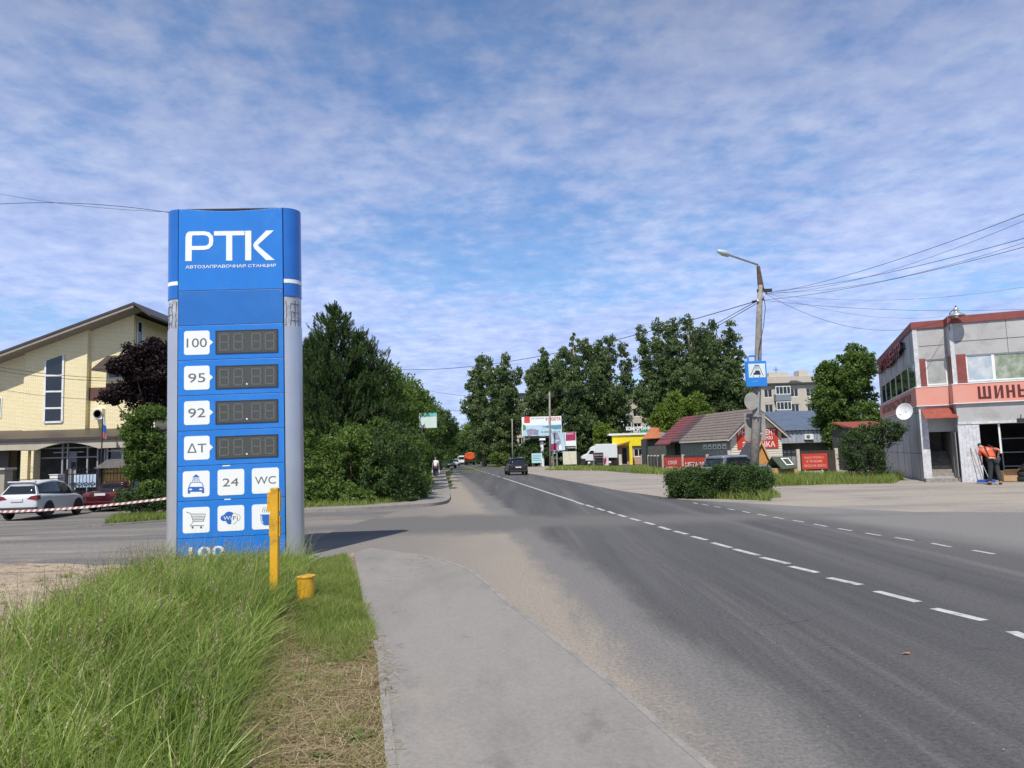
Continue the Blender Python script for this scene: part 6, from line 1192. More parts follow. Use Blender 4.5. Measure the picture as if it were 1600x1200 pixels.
for px in (920.5, 953):
    for y in (-.85, .85):
        x = P_(px, 720)[0]; a, b_ = tyre_mesh(.37, .22, .22); M_ = Matrix.Translation((x, y, .37)) @ Matrix.Rotation(R(-90 if y < 0 else 90), 4, 'Z')
        for mm in (a, b_): mm.v = [tuple(M_ @ Vector(v)) for v in mm.v]
        t_ = a.build('tyre', RUB, q, smooth=True); b_.build('rim', WHITE, t_, smooth=True)
# ---------------------------------------------------------------- people
SKIN = mat('skin', (.48, .28, .20), .6, .08, 10)
def skin(name, verts, edges, mat_, par, root=0, lv=2):
    me = bpy.data.meshes.new(name); me.from_pydata([v[0] for v in verts], edges, []); me.materials.append(mat_); o = bpy.data.objects.new(name, me); C.objects.link(o); o.parent = par
    m = o.modifiers.new('sk', 'SKIN'); m.use_smooth_shade = True
    if not me.skin_vertices: me.attributes
    sv = me.skin_vertices[0].data if me.skin_vertices else None
    if sv is None:
        bpy.context.view_layer.objects.active = o; bpy.ops.mesh.customdata_skin_add(); sv = me.skin_vertices[0].data
    for i, v in enumerate(verts): r_ = v[1]; sv[i].radius = r_ if isinstance(r_, tuple) else (r_, r_); sv[i].use_root = (i == root)
    s_ = o.modifiers.new('ss', 'SUBSURF'); s_.levels = s_.render_levels = lv; return o
def person(label, loc, rz, J, hair, shirt, trousers, shoes, sleeves=.5, hairlen=.0, extra=None):
    q = thing('person', label, 'person', loc, rz); V_ = lambda t: Vector(J[t])
    vs = []; es = []; idx = {}
    def add(k, p, r, par=None): idx[k] = len(vs); vs.append((tuple(p), r)); 
    def link(a, b): es.append((idx[a], idx[b]))
    add('pel', V_('pel'), (.10, .08)); add('waist', V_('waist'), (.09, .07)); add('chest', V_('chest'), (.15, .105)); add('neck0', V_('neck'), .06); link('pel', 'waist'); link('waist', 'chest'); link('chest', 'neck0')
    nk, hd = V_('neck'), V_('head'); up = (hd-nk).normalized(); fw = V_('face')
    add('neck1', nk+up*.05, .05); add('jaw', nk+up*.10+fw*.025, (.062, .07)); add('mid', nk+up*.17+fw*.01, (.075, .09)); add('crown', nk+up*.235, (.062, .075)); link('neck0', 'neck1'); link('neck1', 'jaw'); link('jaw', 'mid'); link('mid', 'crown')
    add('nose', nk+up*.155+fw*.108, .012); link('mid', 'nose')
    for s_ in 'lr':
        add('sh'+s_, V_('sh'+s_), .06); add('el'+s_, V_('el'+s_), .042); add('wr'+s_, V_('wr'+s_), .028); link('chest', 'sh'+s_); link('sh'+s_, 'el'+s_); link('el'+s_, 'wr'+s_)
        d = (V_('wr'+s_)-V_('el'+s_)).normalized(); sd_ = d.cross(fw); sd_ = sd_.normalized() if sd_.length > .1 else Vector((1, 0, 0)); cu_ = sd_.cross(d).normalized()
        add('pa'+s_, V_('wr'+s_)+d*.06, (.034, .022)); link('wr'+s_, 'pa'+s_)
        for k, (o_, l_) in enumerate(((-.028, .06), (-.010, .072), (.009, .068), (.026, .052))):
            b_ = V_('wr'+s_)+d*.10+sd_*o_; add(f'f{s_}{k}', b_, .010); link('pa'+s_, f'f{s_}{k}'); add(f'g{s_}{k}', b_+d*l_*.55+cu_*.012, .009); link(f'f{s_}{k}', f'g{s_}{k}'); add(f'h{s_}{k}', b_+d*l_*.8+cu_*.035, .008); link(f'g{s_}{k}', f'h{s_}{k}')
        add('th'+s_, V_('wr'+s_)+d*.05+sd_*-.045+cu_*.02, .011); link('pa'+s_, 'th'+s_); add('ti'+s_, V_('wr'+s_)+d*.09+sd_*-.055+cu_*.035, .009); link('th'+s_, 'ti'+s_)
        add('hi'+s_, V_('hi'+s_), .088); add('kn'+s_, V_('kn'+s_), .058); add('an'+s_, V_('an'+s_), .038); add('to'+s_, V_('to'+s_), (.038, .028)); link('pel', 'hi'+s_); link('hi'+s_, 'kn'+s_); link('kn'+s_, 'an'+s_); link('an'+s_, 'to'+s_)
    body = skin('body', vs, es, SKIN, q)
    def cl(nm, keys, links, m, grow):
        v2 = []; mp = {}
        for k, p_, r_ in keys: mp[k] = len(v2); v2.append((tuple(p_), r_))
        return skin(nm, v2, [(mp[a], mp[b]) for a, b in links], m, q)
    ks = [('pel', V_('pel')+Vector((0, 0, .03)), (.18, .15)), ('waist', V_('waist'), (.145, .12)), ('chest', V_('chest'), (.18, .135)), ('neck', nk-(nk-V_('chest')).normalized()*.03, .075)]; ls = [('pel', 'waist'), ('waist', 'chest'), ('chest', 'neck')]
    for s_ in 'lr':
        e = V_('sh'+s_).lerp(V_('el'+s_), min(1, sleeves*2)); ks += [('sh'+s_, V_('sh'+s_), .082), ('el'+s_, e, .060)]; ls += [('chest', 'sh'+s_), ('sh'+s_, 'el'+s_)]
        if sleeves > .5: ks.append(('wr'+s_, V_('el'+s_).lerp(V_('wr'+s_), (sleeves-.5)*2), .043)); ls.append(('el'+s_, 'wr'+s_))
    cl('shirt', ks, ls, shirt, 0)
    ks = [('pel', V_('pel'), (.16, .13))]; ls = []
    for s_ in 'lr': ks += [('hi'+s_, V_('hi'+s_), .108), ('kn'+s_, V_('kn'+s_), .078), ('an'+s_, V_('an'+s_)+Vector((0, 0, .03)), .062)]; ls += [('pel', 'hi'+s_), ('hi'+s_, 'kn'+s_), ('kn'+s_, 'an'+s_)]
    cl('trousers', ks, ls, trousers, 0)
    for s_ in 'lr':
        a, t = V_('an'+s_), V_('to'+s_); d = (t-a); d.z = 0; d.normalize(); skin('shoe', [(tuple(a-d*.05+Vector((0, 0, -.035))), (.045, .04)), (tuple(a+d*.06+Vector((0, 0, -.045))), (.045, .035)), (tuple(a+d*.17+Vector((0, 0, -.05))), (.04, .025))], [(0, 1), (1, 2)], shoes, q)
    bk = -fw; hv = [(tuple(nk+up*.255+bk*.0), (.05, .06)), (tuple(nk+up*.215+bk*.03), (.085, .09)), (tuple(nk+up*.15+bk*.045), (.07, .07))]
    if hairlen: hv.append((tuple(nk+up*.02+bk*.06), (.06, .04)))
    skin('hair', hv, [(i, i+1) for i in range(len(hv)-1)], hair, q)
    em = MB(); s2 = up.cross(fw).normalized()
    for s_ in (1, -1): em.lathe([(.001, -.004), (.012, 0), (.001, .004)], 8, Matrix.Translation(nk+up*.175+fw*.098+s2*.03*s_))
    em.build('eye', DKMETAL, q)
    return q
g = at(1556, 757, 28.6); g = G(1557, 757.5)
# bending mechanic, seen from behind and to the left
Jm = dict(pel=(0, 0, .92), waist=(-.10, .06, 1.04), chest=(-.26, .14, 1.22), neck=(-.42, .22, 1.34), head=(-.56, .28, 1.40), face=(-.25, .2, -.94),
  shl=(-.40, -.02, 1.26), ell=(-.46, .02, 1.00), wrl=(-.52, .18, .82), shr=(-.22, .34, 1.28), elr=(.04, .40, 1.26), wrr=(-.06, .46, 1.05),
  hil=(-.02, -.10, .86), knl=(-.06, -.10, .48), anl=(-.10, -.12, .09), tol=(-.22, -.06, .04), hir=(.02, .10, .86), knr=(.10, .06, .47), anr=(.20, .0, .09), tor=(.10, .10, .04))
mech = person('mechanic in a red orange shirt and dark overalls bending over at the garage opening', (g.x-.05, g.y, 0), -1.1, Jm, mat('dark hair', (.03, .025, .02), .8, .2, 20), mat('red orange work shirt', (.62, .09, .03), .7, .1, 8), mat('dark work trousers', (.025, .03, .032), .8, .2, 8), mat('black shoes', (.015, .015, .015), .6, .1, 8), .45)
mech.scale = (1.14,)*3
# strap and knee patches
mb = MB(); mb.tube([(-.06, -.12, 1.06), (-.22, -.02, 1.34), (-.34, .12, 1.40)], .018, 5); mb.build('strap', bpy.data.materials['dark work trousers'], mech)
mb = MB(); mb.tube([(.06, .12, 1.1), (-.12, .24, 1.38), (-.3, .30, 1.44)], .018, 5); mb.build('strap', bpy.data.materials['dark work trousers'], mech)
g = G(681, 749.5)
Jp = dict(pel=(0, 0, .92), waist=(0, .01, 1.05), chest=(.01, .02, 1.26), neck=(.0, .03, 1.43), head=(-.01, .06, 1.62), face=(-.1, .99, 0),
  shl=(-.17, .02, 1.38), ell=(-.23, .0, 1.12), wrl=(-.25, .06, .88), shr=(.18, .02, 1.38), elr=(.25, -.02, 1.12), wrr=(.27, .03, .88),
  hil=(-.09, 0, .87), knl=(-.08, .12, .50), anl=(-.08, .22, .12), tol=(-.08, .34, .05), hir=(.09, 0, .87), knr=(.09, .04, .48), anr=(.08, -.12, .09), tor=(.08, -.0, .04))
ped = person('pedestrian in a white shirt and dark trousers walking away along the left pavement with bags', (g.x, g.y, .09), R(4), Jp, mat('grey fair hair', (.35, .30, .24), .8, .2, 20), mat('white shirt', (.70, .70, .72), .8, .05, 8), mat('navy trousers', (.02, .022, .05), .8, .1, 8), mat('brown shoes', (.05, .03, .02), .7, .1, 8), .3)
BAG = mat('pale carrier bag', (.5, .5, .52), .6, .1, 8)
for i, (x, lb) in enumerate(((-.27, 'pale carrier bag held in the left hand of the walking pedestrian'), (.30, 'pale carrier bag held in the right hand of the walking pedestrian'))):
    q = thing('carrier_bag', lb, 'bag', (g.x+x, g.y+.06, .45)); mb = MB(); S_ = []
    for z, s_ in ((0, .7), (.06, 1), (.25, .95), (.33, .6)): S_.append([(.06*s_*math.cos(t), .16*s_*math.sin(t), z) for t in np.linspace(0, 2*math.pi, 10, endpoint=False)])
    loft(mb, S_); mb.build('bag_body', BAG, q, smooth=True); mb = MB(); mb.tube([(0, -.06, .32), (0, 0, .44), (0, .06, .32)], .006, 5); mb.build('handle', BAG, q)
# ---------------------------------------------------------------- vegetation
rng = np.random.default_rng(11)
def unit(n):
    v = rng.normal(size=(n, 3)); return v/np.linalg.norm(v, axis=1)[:, None]
def leafquads(c, size, asp=.55, upb=0.0, crnd=None, axis=None, axj=.5):
    """one rhombic leaf per centre"""
    n = len(c); a = unit(n)
    if axis is not None: a = axis+a*axj; a /= np.linalg.norm(a, axis=1)[:, None]
    b = np.cross(a, unit(n)); b /= np.maximum(1e-6, np.linalg.norm(b, axis=1))[:, None]
    s = size*rng.uniform(.6, 1.25, n)[:, None]
    V = np.stack([c-a*s*.5, c+b*s*asp*.5, c+a*s*.5, c-b*s*asp*.5], 1).reshape(-1, 3)
    r = rng.uniform(0, 1, n)*.45+(crnd if crnd is not None else rng.uniform(0, 1, n))*.55
    return V, r
def crownpts(blobs, cr=.5, per=60, tight=.62):
    """blobs: (x,y,z,rx,ry,rz,number of leaf clusters)"""
    P = []; Rn = []; A = []
    for (x, y, z, rx, ry, rz, n) in blobs:
        d = unit(n); rad = rng.uniform(tight, 1.08, n)[:, None]; c = np.array([x, y, z])+d*rad*np.array([rx, ry, rz]); m = c[:, 2] > .15; c = c[m]; d = d[m]
        k = len(c); crn = rng.uniform(0, 1, k); cs = cr*rng.uniform(.5, 1.3, k)
        q = np.repeat(c, per, 0)+unit(k*per)*(np.repeat(cs, per)*rng.uniform(.1, 1, k*per)**.6)[:, None]*np.array([1, 1, .75])
        P.append(q); Rn.append(np.repeat(crn, per)); A.append(np.repeat(d, per, 0))
    return np.concatenate(P), np.concatenate(Rn), np.concatenate(A)
LM = dict(
  mid=leafmat('mid green leaves', (.045, .085, .018), (.11, .175, .036), (.20, .26, .07), .35),
  dark=leafmat('dark green leaves', (.028, .055, .016), (.065, .11, .032), (.14, .19, .07), .3),
  pine=leafmat('pine needles', (.028, .052, .018), (.075, .120, .040), (.16, .20, .08), .15, .0),
  poplar=leafmat('grey green poplar leaves', (.050, .085, .030), (.135, .19, .07), (.32, .37, .20), .38, .02),
  light=leafmat('light green leaves', (.07, .12, .02), (.17, .24, .04), (.27, .33, .07), .4),
  purple=leafmat('purple leaves', (.010, .007, .008), (.022, .010, .012), (.045, .02, .024), .2),
  hedge=leafmat('hedge leaves', (.024, .052, .014), (.065, .115, .030), (.17, .22, .06), .25),
  weed=leafmat('weed leaves', (.06, .11, .022), (.14, .21, .045), (.25, .29, .09), .35))
def tree(name, label, cat, loc, blobs, leaf, m, trunk=None, cr=.5, per=60, group=None, tight=.62, bark=BARK, limbs=True, asp=.55, up=None, axj=.5, rz=0):
    q = thing(name, label, cat, loc, rz, group); P, Rn, A = crownpts(blobs, cr, per, tight)
    ax = None
    if up is not None: ax = A*up[0]+np.array([0, 0, up[1]])
    V, r = leafquads(P, leaf, asp, crnd=Rn, axis=ax, axj=axj); np_mesh('crown', V, 4, LM[m], r, q)
    if trunk:
        r0, ht = trunk; mb = MB(); mb.tube([(0, 0, -.2), (.03*ht*.1, 0, ht*.3), (0, .02*ht, ht*.65), (0, 0, ht)], [r0*1.15, r0*.9, r0*.6, r0*.15], 9)
        if limbs:
            for b_ in blobs[:14]:
                e = Vector(b_[:3]); s = Vector((0, 0, min(ht*.8, max(ht*.2, e.z-abs(e.x)*.9-abs(e.y)*.5-.4)))); 
                if (e-s).length > .5: mb.tube([s, s.lerp(e, .5)+Vector((0, 0, -.1)), e], [r0*.4, r0*.25, r0*.08], 6)
        mb.build('trunk', bark, q, smooth=True)
    return q
W_ = lambda px, Y: (at(px, 740, Y).x, Y, float(hgt(at(px, 740, Y).x, Y)))
def zpx(px, py, Y): return at(px, py, Y).z
def blobset(n, w, z0, z1, prof, k, r, d=None):   # scattered blobs within a profile halfwidth(prof(t))*w
    out = []
    for i in range(n):
        t = (i+.5)/n; h_ = prof(t)*w; a = rng.uniform(0, 6.28); rr_ = rng.uniform(.35, 1)*max(0, h_-r*.6); z = z0+(z1-z0)*t
        out.append((rr_*math.cos(a), rr_*math.sin(a)*(d or 1), z, r*rng.uniform(.8, 1.2), r*rng.uniform(.8, 1.2), r*rng.uniform(.8, 1.15), k))
    return out
# pines behind the shrubs
def pine(label, px, Y, pyt, w, seed):
    loc = W_(px, Y); ht = zpx(px, pyt, Y); q = thing('pine_tree', label, 'pine tree', loc, 0, 'pines behind the shrubs'); r2 = random.Random(seed)
    mb = MB(); mb.tube([(0, 0, -.2), (.05, 0, ht*.5), (0, 0, ht*.97)], [.2, .12, .02], 8); PC = []; PA = []; PR_ = []
    z = .8
    while z < ht-.2:
        t = z/ht; wr = w*(1-t)**.62*min(1, .75+.6*t)
        for k in range(7 if t < .8 else 5):
            a = r2.uniform(0, 6.28); Lb = wr*r2.uniform(.55, 1.15)+.1; tip = np.array([Lb*math.cos(a), Lb*math.sin(a), z+Lb*.28+.1]); b0 = np.array([0, 0, z-.1])
            mb.tube([tuple(b0), tuple((b0+tip)/2+np.array([0, 0, -.08])), tuple(tip)], [.035*(1-t)+.012, .02, .008], 4)
            nt_ = int(5+Lb*8)
            for j in range(nt_):
                s = r2.uniform(.25, 1.0); c = b0+(tip-b0)*s+np.array([r2.gauss(0, .16), r2.gauss(0, .16), r2.gauss(0, .10)])*Lb*.55; d = (tip-b0)/np.linalg.norm(tip-b0)*.5+np.array([r2.gauss(0, .3), r2.gauss(0, .3), .95]); d /= np.linalg.norm(d)
                n = 34; L_ = rng.uniform(0, .34, n)[:, None]; PC.append(c+d*L_+rng.normal(size=(n, 3))*.02); PA.append(np.repeat(d[None], n, 0)+rng.normal(size=(n, 3))*.45); PR_.append(np.full(n, r2.random()))
        z += .20
    # leader shoots
    for j in range(10): c = np.array([r2.gauss(0, .1), r2.gauss(0, .1), ht-r2.uniform(0, .5)]); d = np.array([r2.gauss(0, .2), r2.gauss(0, .2), 1]); n = 40; PC.append(c+d*rng.uniform(0, .4, n)[:, None]); PA.append(np.repeat(d[None], n, 0)+rng.normal(size=(n, 3))*.4); PR_.append(np.full(n, .7))
    c = np.concatenate(PC); A = np.concatenate(PA); A /= np.linalg.norm(A, axis=1)[:, None]; V, r = leafquads(c, .15, .16, crnd=np.concatenate(PR_), axis=A, axj=.15)
    np_mesh('crown', V, 4, LM['pine'], r, q); mb.build('trunk', BARK, q); return q
pine('tallest dark pine with a pointed top behind the shrubs, right of the price sign', 524, 35, 480, 3.1, 3)
pine('second dark pine with a lower top just right of the tallest pine', 566, 37, 520, 2.9, 5)
pine('lower dark pine half hidden by the silver edge of the price sign', 482, 38, 528, 2.3, 8)
# deciduous trees along the left pavement
row = [(596, 38, 556, 2.5, 'mid'), (614, 43, 574, 2.3, 'mid'), (633, 50, 590, 2.3, 'mid'), (652, 60, 600, 2.4, 'dark'), (665, 72, 616, 2.7, 'dark'), (678, 84, 627, 3.3, 'mid'), (687, 104, 645, 3.6, 'dark'), (690, 128, 660, 4.2, 'mid')]
lbs = ['first leafy tree right of the pines', 'bushy green tree rising second after the pines', 'dark leafy tree over the middle of the left tree row', 'bright leafy tree just left of the teal advert panel', 'dark leafy tree directly behind the teal advert panel', 'rounded tree right of the teal advert panel', 'dark small looking tree near the far end of the left tree row', 'last tree of the left row beside the distant sky gap']
for i, (px, Y, pyt, w, m) in enumerate(row):
    ht = zpx(px, pyt, Y); bl = blobset(11, w, ht*.22, ht*.87, lambda t: .75+.5*math.sin(math.pi*min(1, t*1.1)) if t < .8 else .62, 34, w*.42)
    tree('leafy_tree', lbs[i], 'tree', W_(px, Y), bl, .13+.0012*Y, m, (.16, ht*.8), cr=.42, per=42, group='trees along the left pavement')
# shrubs in front of them
sh = [(478, 28.5, 655, 1.7, 'mid', 'leafy shrub beside the silver edge of the price sign'), (512, 28.2, 664, 1.6, 'weed', 'bright low shrub second from the price sign'), (548, 28.6, 652, 1.9, 'mid', 'middle shrub under the tallest pine'), (585, 29, 656, 1.8, 'dark', 'dark reddish shrub in the middle of the shrub border'),
      (606, 30.8, 650, 1.7, 'mid', 'tall shrub leaning over the corner of the far pavement'), (627, 33.5, 664, 1.2, 'dark', 'dark shrub at the end of the border, by the pavement'), (640, 38, 684, 1.1, 'mid', 'shrub on the pavement edge left of the pedestrian'), (650, 47, 690, 1.1, 'dark', 'dark shrub level with the pedestrian')]
for px, Y, pyt, w, m, lb in sh:
    ht = zpx(px, pyt, Y); bl = [(rng.uniform(-.6, .6)*w, rng.uniform(-.3, .6)*w, ht*t, w*.55, w*.5, ht*.22, 46) for t in (.12, .15, .2, .35, .45, .6, .75)]+[(rng.uniform(-.9, .9)*w, -.2*w, .35, w*.4, w*.4, .4, 26) for _ in range(3)]
    tree('leafy_shrub', lb, 'shrub', W_(px, Y), bl, .115, m, (.05, ht*.6), cr=.26, per=46, group='shrubs bordering the far pavement')
for i, (px, Y) in enumerate(((661, 62), (671, 76), (680, 96))):
    tree('leafy_shrub', ['shrub under the teal advert panel', 'shrub beyond the advert panel along the kerb', 'farthest shrub by the left kerb near the dark green car'][i], 'shrub', W_(px, Y), [(rng.uniform(-1, 1), rng.uniform(-2, 2), 1.0+.5*j, 1.6, 2.2, 1.1, 40) for j in range(4)], .2, 'dark' if i != 1 else 'mid', (.06, 1.5), cr=.4, per=30, group='shrubs bordering the far pavement')
# distant trees closing the view down the road
for i, (px, Y, pyt, w, m, lb) in enumerate(((716, 235, 668, 8, 'light', 'light green tree closing the view beyond the orange truck'), (706, 215, 672, 6, 'mid', 'far green tree left of the road end'), (736, 205, 664, 7, 'light', 'sunlit tree above the orange truck'), (748, 178, 650, 6, 'mid', 'tree right above the orange truck, left of the tall poplars'), (690, 260, 676, 9, 'dark', 'farthest dark tree left of the sky gap'), (772, 165, 665, 6, 'dark', 'dark tree behind the pale poplar trunks'), (800, 165, 655, 6, 'dark', 'dark tree behind the grey pole'))):
    ht = zpx(px, pyt, Y); tree('roadside_tree', lb, 'tree', (at(px, 715, Y).x, Y, 0), blobset(10, w, ht*.15, ht*.85, lambda t: 1-.5*t, 30, w*.4), .6, m, (.3, ht*.7), cr=1.2, per=32, group='trees closing the far end of the road')
# poplars
def poplar(label, px, Y, pyt, w, nlead=5, z0=.28, m='poplar', nb=16, leaf=.40):
    ht = zpx(px, pyt, Y); bl = []
    for k in range(nlead):
        a = 6.28*k/nlead+rng.uniform(0, 1); ox, oy = (w*.52*math.cos(a), w*.5*math.sin(a)) if k else (0, 0); top = ht*(1 if k == 0 else rng.uniform(.80, .97)); n_ = nb//3+2
        for j in range(n_):
            t = (j+.3)/n_; z = ht*z0+(top-ht*z0)*t; s = (1-t)**.32
            bl.append((ox*(.6+.6*t)+rng.uniform(-.6, .6), oy*(.6+.6*t)+rng.uniform(-.6, .6), z, max(.6, w*.42*s), max(.6, w*.42*s), (top-ht*z0)/n_*.62, 10+int(20*s)))
    for k in range(6): a = rng.uniform(0, 6.28); bl.append((w*.75*math.cos(a), w*.7*math.sin(a), ht*rng.uniform(.3, .62), w*.3, w*.3, ht*.07, 26))
    return tree('poplar_tree', label, 'poplar', (at(px, 735, Y).x, Y, 0), bl, leaf, m, (.42, ht*.93), cr=.62, per=34, group='tall poplars', bark=PBARK, limbs=True, up=(.5, .7), axj=.8, tight=.35)
for a in (('left one of the two tall poplars by the road with pale trunks', 757, 128, 549, 3.9, 5, .12), ('right one of the two tall poplars by the road with pale trunks', 790, 124, 548, 4.0, 6, .14),
          ('poplar directly above the large white billboard', 857, 120, 541, 4.2, 6, .22), ('wide poplar with its crown right behind the concrete utility pole top', 903, 116, 519, 4.8, 6, .14), ('poplar above the brown roofed shed and the small light tree', 958, 120, 519, 4.7, 6, .2),
          ('left crown of the big poplar group above the cabin', 1040, 116, 496, 4.8, 6, .2), ('highest poplar of the group, crown above the brown cabin roof', 1088, 112, 484, 5.4, 7, .15), ('right poplar of the group, next to the blue sign', 1132, 114, 497, 4.8, 6, .15), ('low leaning poplar crown directly left of the blue sign', 1152, 112, 545, 3.6, 4, .15)): poplar(*a)
# other trees on the right
def simple(name, label, px, Y, pyt, w, m, leaf, k=34, n=11, z0=.2, grp=None, prof=None, cr=.5, per=44):
    ht = zpx(px, pyt, Y); return tree(name, label, 'tree', W_(px, Y), blobset(n, w, ht*z0, ht*.86, prof or (lambda t: 1.1-.55*t*t), k, w*.42), leaf, m, (.16, ht*.75), cr=cr, per=per, group=grp)
simple('broadleaf_tree', 'light green tree left half, rising behind the dark red end of the cabin roof', 1050, 78, 603, 2.2, 'light', .3)
simple('broadleaf_tree', 'light green tree right half, rising behind the brown cabin roof', 1086, 76, 612, 2.4, 'light', .3)
simple('broadleaf_tree', 'small light green tree between the van and the poplars', 947, 107, 657, 2.2, 'light', .32)
simple('broadleaf_tree', 'leafy green tree left half, right of the apartment block', 1312, 62, 550, 2.1, 'mid', .26, n=14, k=44)
simple('broadleaf_tree', 'tall leafy green tree right half, next to the grey car service building', 1345, 60, 530, 2.8, 'mid', .26, n=16, k=48)
simple('broadleaf_tree', 'dark green undergrowth tree below the large billboard', 838, 112, 690, 2.6, 'dark', .35, z0=.1)
simple('broadleaf_tree', 'dark tree filling the gap between the billboards and the brown roofed shed', 905, 126, 640, 5, 'dark', .4, k=44, z0=.08, cr=.9)
simple('broadleaf_tree', 'dark shrubby tree at the foot of the poplars behind the black car', 822, 118, 700, 2.4, 'dark', .35, z0=.1)
tree('roadside_bush', 'pale olive bush at the foot of the pale poplar trunk', 'bush', W_(781, 118), [(rng.uniform(-1.4, 1.4), 0, .8+rng.uniform(0, .9), 1.1, 1, .8, 30) for _ in range(6)], .25, 'weed', (.05, 1.2), cr=.4, per=34)
# big ragged bush in front of the grey building
loc = (at(1366, 752, 36).x, 36, 0); f_ = Fr(loc); bl = []
for px, py, r in ((1328, 686, .5), (1345, 678, .55), (1362, 672, .5), (1380, 668, .5), (1396, 672, .42), (1338, 702, .6), (1360, 698, .65), (1385, 690, .55), (1405, 682, .35), (1350, 718, .6), (1372, 716, .55), (1335, 726, .55), (1355, 738, .5), (1376, 734, .4), (1322, 706, .4)):
    x, z = f_.onY(px, py); bl.append((x, rng.uniform(-.4, .5), z, r, r, r*.8, 30))
tree('ragged_bush', 'ragged dark green bush with arching twigs in front of the grey building corner', 'bush', loc, bl, .10, 'dark', (.09, 1.6), cr=.22, per=34, tight=.4)
# purple tree and green tree by the brick house
loc = W_(232, 33); f_ = Fr(loc); bl = []
for px, py, r in ((215, 560, .7), (238, 545, .7), (256, 552, .7), (225, 580, .8), (250, 580, .9), (205, 590, .6), (232, 605, .9), (258, 612, .8), (200, 612, .5), (222, 628, .7), (247, 632, .7), (186, 574, .3), (182, 622, .35)):
    x, z = f_.onY(px, py); bl.append((x, rng.uniform(-.6, .6), z, r, r, r*.7, 40))
tree('purple_leaved_tree', 'dark purple leaved tree between the brick house and the price sign', 'tree', loc, bl, .16, 'purple', (.14, 5), cr=.34, per=40, tight=.5)
loc = W_(236, 31.5); f_ = Fr(loc); bl = []
for px, py, r in ((222, 655, .6), (245, 648, .6), (210, 675, .5), (232, 680, .8), (255, 690, .8), (214, 705, .6), (238, 718, .8), (258, 735, .7), (222, 740, .6), (245, 760, .6), (204, 694, .35), (206, 735, .4)):
    x, z = f_.onY(px, py); bl.append((x, rng.uniform(-.6, .6), z, r, r*.9, r*.6, 40))
tree('spreading_tree', 'green layered tree below the purple one, left of the price sign', 'tree', loc, bl, .13, 'mid', (.12, 3), cr=.28, per=44, tight=.5)
tree('low_shrub', 'dark low shrub under the green layered tree, next to the saloon car', 'shrub', W_(242, 31), [(rng.uniform(-1.2, .8), rng.uniform(-.3, .3), rng.uniform(.3, .9), .6, .5, .4, 40) for _ in range(7)], .09, 'dark', (.04, .8), cr=.2, per=40)
# clipped hedge in front of the lamp post
A_ = at(1051, 768, 27.8); A_.z = 0; B_ = at(1205, 776, 26.0); B_.z = 0; cm = (A_+B_)/2; d = (B_-A_); Lh = d.length*.95; an = math.atan2(d.y, d.x)
hq = thing('clipped_hedge', 'clipped dark green hedge at the road edge in front of the lamp post', 'hedge', cm, an); n = 60000; u = rng.uniform(-Lh/2, Lh/2, n); face = rng.uniform(0, 1, n); hh = 1.0+.06*np.sin(u*2.3)+.07*np.sin(u*5.1+1)+.05*np.sin(u*11)+.04*np.sin(u*23); hh *= 1-.35*(np.abs(u)/(Lh/2))**8; dp = .8
y = np.where(face < .45, -dp+np.abs(rng.normal(0, .13, n)), rng.uniform(-dp, dp, n)); z = np.where(face < .45, rng.uniform(.08, 1, n)*hh, hh-np.abs(rng.normal(0, .09, n)))
y = y+.16*np.sin(u*3.1+z*4)+.10*np.sin(u*8-z*6); y = np.where(face > .93, dp-np.abs(rng.normal(0, .1, n)), y); u = u+np.where((y < 0) & (face > .9), 0, 0)
en = rng.uniform(0, 1, n) < .08; u = np.where(en, np.sign(u)*(Lh/2-np.abs(rng.normal(0, .1, n))), u); z = np.where(en, rng.uniform(.05, 1, n)*hh, z)
u = u*(1+.05*np.sin(z*7+y*5)); P = np.stack([u, y, z], 1)+rng.normal(0, .035, (n, 3))*(1+3*(rng.uniform(0, 1, n) < .12))[:, None]; crn = (.5+.5*np.sin(u*4.1+1.3*np.sin(z*6))*np.cos(y*5+u*1.7))
V, r = leafquads(P, .075, .6, crnd=np.clip(crn+rng.normal(0, .2, n), 0, 1)); np_mesh('foliage', V, 4, LM['hedge'], r, hq)
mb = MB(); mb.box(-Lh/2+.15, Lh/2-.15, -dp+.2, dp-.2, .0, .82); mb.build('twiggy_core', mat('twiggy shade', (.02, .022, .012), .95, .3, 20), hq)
# ---------------------------------------------------------------- grass
def blades(name, X, Y, Z, hgt_, w, lean, m, rnd, bend=.5, ldir=None, kind=True, seg=3, label=None):
    n = len(X); a = rng.uniform(0, 6.28, n); wx, wy = np.cos(a)*w, np.sin(a)*w
    ld = rng.uniform(0, 6.28, n) if ldir is None else ldir+rng.normal(0, .7, n); lx, ly = np.cos(ld)*lean*hgt_, np.sin(ld)*lean*hgt_
    L_ = []
    for k in range(seg+1):
        t = k/seg; s = t**(1+bend); wd = (1-t)**.7*.5 if k < seg else .04; zc = Z+hgt_*(t-.35*np.clip(lean, 0, 2)*t*t*.8); cx_, cy = X+lx*s, Y+ly*s
        L_.append((np.stack([cx_-wx*wd, cy-wy*wd, zc], 1), np.stack([cx_+wx*wd, cy+wy*wd, zc], 1)))
    Q_ = [np.stack([L_[k][0], L_[k][1], L_[k+1][1], L_[k+1][0]], 1) for k in range(seg)]
    V = np.stack(Q_, 1).reshape(-1, 3); o = np_mesh(name, V, 4, m, np.repeat(rnd, seg)); tag(o, kind='stuff'); return o
def inpoly(x, y, P):
    c = np.zeros(len(x), bool); n = len(P)
    for i in range(n):
        x0, y0 = P[i]; x1, y1 = P[(i+1) % n]; m = ((y0 > y) != (y1 > y)) & (x < (x1-x0)*(y-y0)/(y1-y0+1e-12)+x0); c ^= m
    return c
